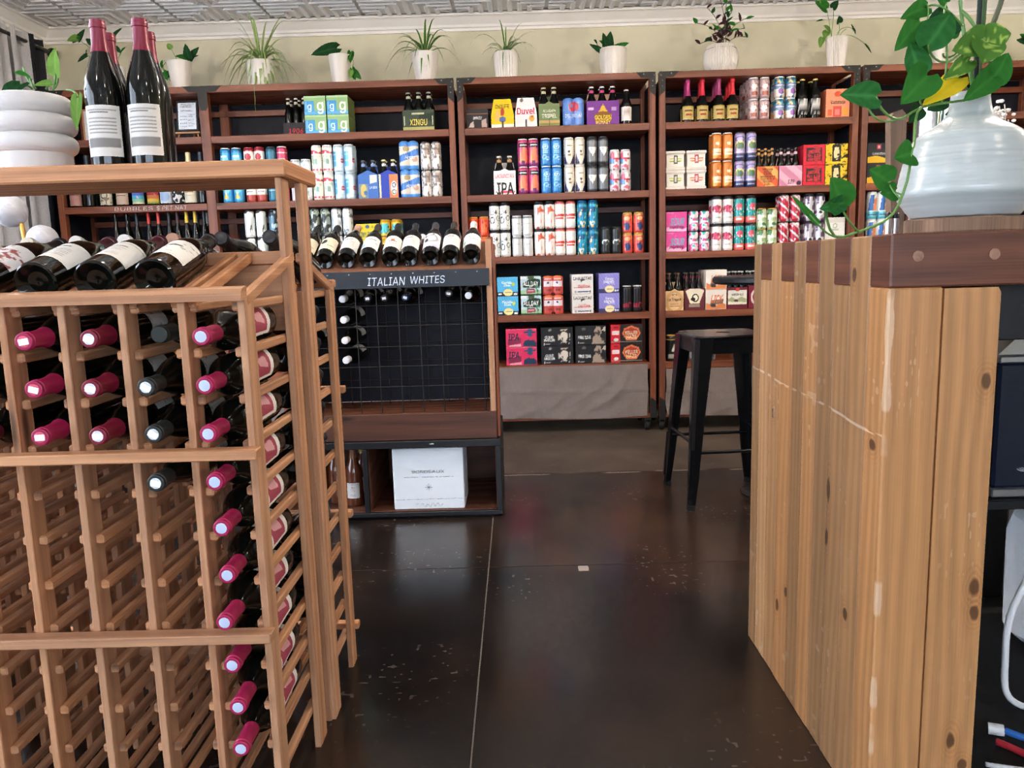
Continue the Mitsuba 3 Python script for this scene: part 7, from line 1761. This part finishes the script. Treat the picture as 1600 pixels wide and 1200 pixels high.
add(LG, 'base', solid(move(lathe([(0, 0), (.13, 0), (.13, .012), (.02, .02), (0, .02)], 40), [gx_ + .03, gy_, 0]), 'brass', 30))
add(LG, 'stem', solid(tube(spline([(gx_ + .03, gy_, .02), (gx_ + .03, gy_, .9), (gx_ + .03, gy_, 1.18), (gx_ + .022, gy_, 1.285)], 30), .009, 12), 'brass', 30))
add(LG, 'globe', solid(move(trimesh.creation.icosphere(4, .068), [gx_ - .02, gy_, 1.338]), 'globe_glass', True))
add(LG, 'arm', solid(tube(spline([(gx_ + .03, gy_, 1.05), (gx_ + .06, gy_, 1.12), (gx_ + .09, gy_, 1.16)], 16), .008, 12), 'brass', 30))
add(LG, 'globe', solid(move(trimesh.creation.icosphere(4, .062), [gx_ + .105, gy_, 1.215]), 'globe_glass', True))

# small framed menu on an easel, and a framed card, on the top shelf near the curtain
EZ = thing('table_easel', 'tiny pale wooden easel on the top shelf', 'easel')
ex, ey, ez = -1.955, YF + .10, SHELF['A'] + .0008
add(EZ, 'ledge', wood(box_mesh(ex - .075, ex + .075, ey - .018, ey + .004, ez + .032, ez + .044, .002), 'pine', 0, tone=8))
for dx in (-.05, .05):
    add(EZ, 'leg', wood(hull([(ex + dx * 1.3 + a, ey - .006 + b, ez) for a in (-.004, .004) for b in (-.004, .004)] + [(ex + dx * .35 + a, ey + .03 + b, ez + .16) for a in (-.004, .004) for b in (-.004, .004)]), 'pine', 2, tone=8))
add(EZ, 'rear_leg', wood(hull([(ex + a, ey + .10 + b, ez) for a in (-.004, .004) for b in (-.004, .004)] + [(ex + a, ey + .04 + b, ez + .16) for a in (-.004, .004) for b in (-.004, .004)]), 'pine', 2, tone=8))
MS = thing('menu_sign', 'black framed menu sign standing on the tiny easel', 'sign')
mz0, mz1 = ez + .0462, ez + .232


def leaning(m):
    return turn(m, [1, 0, 0], -7, about=np.array([ex, ey - .010, mz0]))


add(MS, 'frame', solid(leaning(box_mesh(ex - .066, ex + .066, ey - .010, ey, mz0, mz1, .003)), 'black_paint'))
add(MS, 'sheet', tinted(leaning(box_mesh(ex - .054, ex + .054, ey - .0108, ey - .0101, mz0 + .012, mz1 - .016, .0002)), 'dfe7f2'))
lines = [box_mesh(ex - .04, ex + rng.uniform(.02, .045), ey - .0112, ey - .0109, mz0 + z, mz0 + z + .0022, .0001) for z in (.160, .154, .148, .142, .124, .119)] + \
        [box_mesh(ex + .004, ex + rng.uniform(.03, .046), ey - .0112, ey - .0109, mz0 + z, mz0 + z + .002, .0001) for z in (.098, .090, .084, .070, .063, .050, .043, .03)] + \
        [box_mesh(ex - .042 + .011 * i, ex - .036 + .011 * i, ey - .0112, ey - .0109, mz0 + z, mz0 + z + .005, .0001) for z in (.086, .068, .046, .026) for i in range(4)]
add(MS, 'print_lines', tinted(leaning(cat(*lines)), '4a5260'), kind='stuff')
FC = thing('framed_card', 'pale framed card on the top shelf beside the planter', 'picture')
add(FC, 'frame', wood(box_mesh(-2.63, -2.50, YF + .17, YF + .185, SHELF['A'] + .0005, SHELF['A'] + .21, .003), 'cedar', 2))
add(FC, 'sheet', tinted(box_mesh(-2.615, -2.515, YF + .1688, YF + .1699, SHELF['A'] + .015, SHELF['A'] + .195, .0003), 'dfe0e4'))
